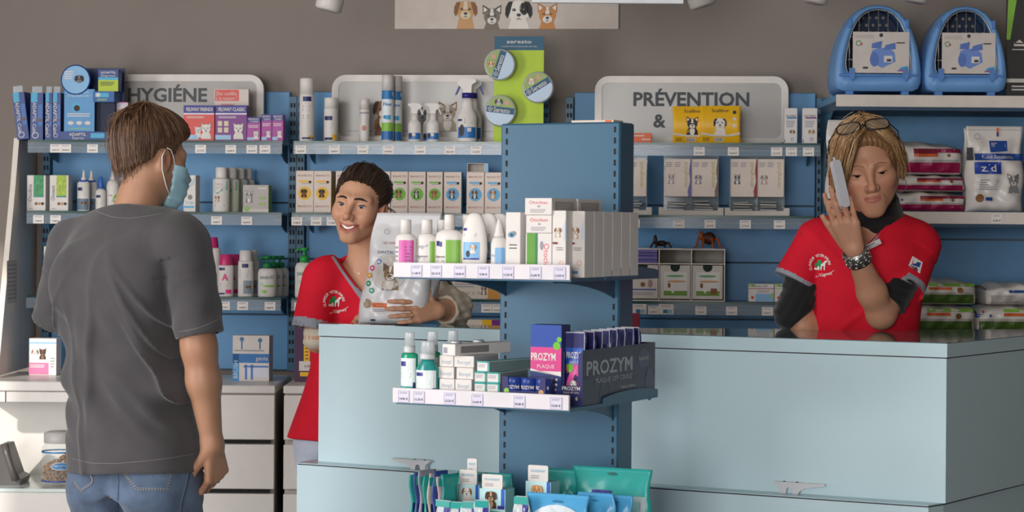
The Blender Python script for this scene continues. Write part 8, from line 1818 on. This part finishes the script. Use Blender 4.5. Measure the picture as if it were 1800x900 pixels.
    hcol = np.where((np.sin(Vh[:, 0] * 420 + Vh[:, 2] * 60) > 0)[:, None], V3(*rgb('#7d5c40')), V3(*rgb('#94704c'))); obj('hair', np_mesh(Vh, Fh, hcol), M_HAIR, root)
    cols = [rgb('#c29a6c'), rgb('#8f6a48'), rgb('#d6b58c'), rgb('#6f5038'), rgb('#ad8558')]; pk = (-.012, .020, .128)
    # her right side is image left: long sweep of fringe over the temple and down to the cheek
    gR = []
    for k in range(11):
        t = k / 10; gR.append([(-.01 + .02 * t, .05 - .07 * t, .122 + .004 * t), (.035, .088 - .10 * t, .100), (.066 + .006 * t, .082 - .10 * t, .045), (.082 + .006 * t, .066 - .09 * t, -.01), (.084, .050 - .075 * t, -.055 + .005 * t)])
    obj('side_locks', strands(hd, gR, 420, .0013, cols, 8, .005, .002, 11, follow=cap_l), M_HAIR, root)
    gF = []
    for k in range(9):
        t = k / 8; gF.append([(-.012 + .012 * t, .055, .120), (.018 + .020 * t, .098, .095), (.036 + .022 * t, .100 - .012 * t, .050), (.051 + .018 * t, .088 - .016 * t, .010 - .015 * t), (.061 + .014 * t, .074 - .016 * t, -.020 - .03 * t)])
    obj('fringe_locks', strands(hd, gF, 230, .0012, cols, 9, .004, .002, 11, tip=.2, follow=lambda q: hd.d_local(q) - .002), M_HAIR, root)
    gL = []
    for k in range(11):
        t = k / 10; gL.append([(-.012 - .01 * t, .055 - .07 * t, .122), (-.045, .078 - .095 * t, .100), (-.074 - .008 * t, .055 - .09 * t, .050), (-.086 - .004 * t, .030 - .08 * t, .000), (-.084, .012 - .07 * t, -.045 - .012 * t)])
    obj('side_locks', strands(hd, gL, 420, .0013, cols, 10, .005, .002, 11, follow=cap_l), M_HAIR, root)
    gB = []
    for k in range(13):
        an = -1.4 + 2.8 * k / 12; gB.append([(0, -.02, .126), (math.sin(an) * .06, -.02 - math.cos(an) * .07, .10), (math.sin(an) * .088, -.02 - math.cos(an) * .09, .03), (math.sin(an) * .082, -.02 - math.cos(an) * .085, -.06)])
    obj('back_locks', strands(hd, gB, 260, .0014, cols, 11, .006, .002, 9, follow=cap_l), M_HAIR, root)
    # glasses on the head
    W_ = lambda *p: tuple(hd.wld(p)); M_GF = mat('#1b1817', .3); gl = None
    for s in (-1, 1):
        pts = []
        for k in range(20):
            t = 2 * PI * k / 20; x = .030 * np.sign(math.cos(t)) * abs(math.cos(t)) ** .6; z = .0155 * np.sign(math.sin(t)) * abs(math.sin(t)) ** .7; X = s * .036 + x; pts.append(W_(X, .076 - .9 * X * X + z * -.75, .122 - 1.0 * X * X + z * .70))
        o = MB().tube(pts, .0021, 6, closed=True).build('glasses_rim', M_GF, root); 
        cx_ = np.mean(np.array(pts), 0); obj('glasses_lens', pydata([tuple(cx_)] + pts, [(0, 1 + k, 1 + (k + 1) % 20) for k in range(20)]), thin_glass('#8f8678', .35, .03, 'lens'), root)
        MB().tube([W_(s * .066, .070, .117), W_(s * .088, .03, .085), W_(s * .090, -.03, .04)], .0016, 6).build('glasses_arm', M_GF, root)
    MB().tube([W_(-.008, .077, .122), W_(0, .078, .124), W_(.008, .077, .122)], .0018, 6).build('glasses_bridge', M_GF, root)
    # hoop earrings
    for s in (-1, 1):
        c_ = hd.wld((s * .078, .000, -.062)); MB().tube([tuple(c_ + V3(math.cos(t) * .015, math.cos(t) * .003 * s, math.sin(t) * .020)) for t in np.linspace(0, 2 * PI, 26)[:-1]], .0010, 6, closed=True).build('hoop_earring', mat('#5a4a42', .3, metal=.8), root)
woman_right()
def phone():
    a = at(1467, 284, 5.80); b = at(1486, 362, 5.785); d = b - a; L_ = d.length; ang = math.atan2(d.x, -d.z)
    r = empty('cordless_phone', (a + b) / 2); r.rotation_euler = (math.radians(-4), -ang, math.radians(25))
    def pr(w, t0, t1, L, rad, name, m): MB().prism(rounded(-w / 2, w / 2, -L / 2, L / 2, rad), t0, t1, axis='y').build(name, m, r)
    pr(.025, -.009, .009, L_ * 1.05, .010, 'phone_shell', mat('#d3d3da', .3, name='white_plastic')); pr(.020, .009, .012, L_ * .98, .008, 'phone_face', mat('#c3c3ca', .35)); MB().tube([(0, 0, L_ * .5), (0, 0, L_ * .5 + .012)], .004, 8).build('antenna_stub', mat('#c3c3ca', .35), r)
    tag(r, 'white cordless phone held to the ear of the blond woman', 'phone')
phone()
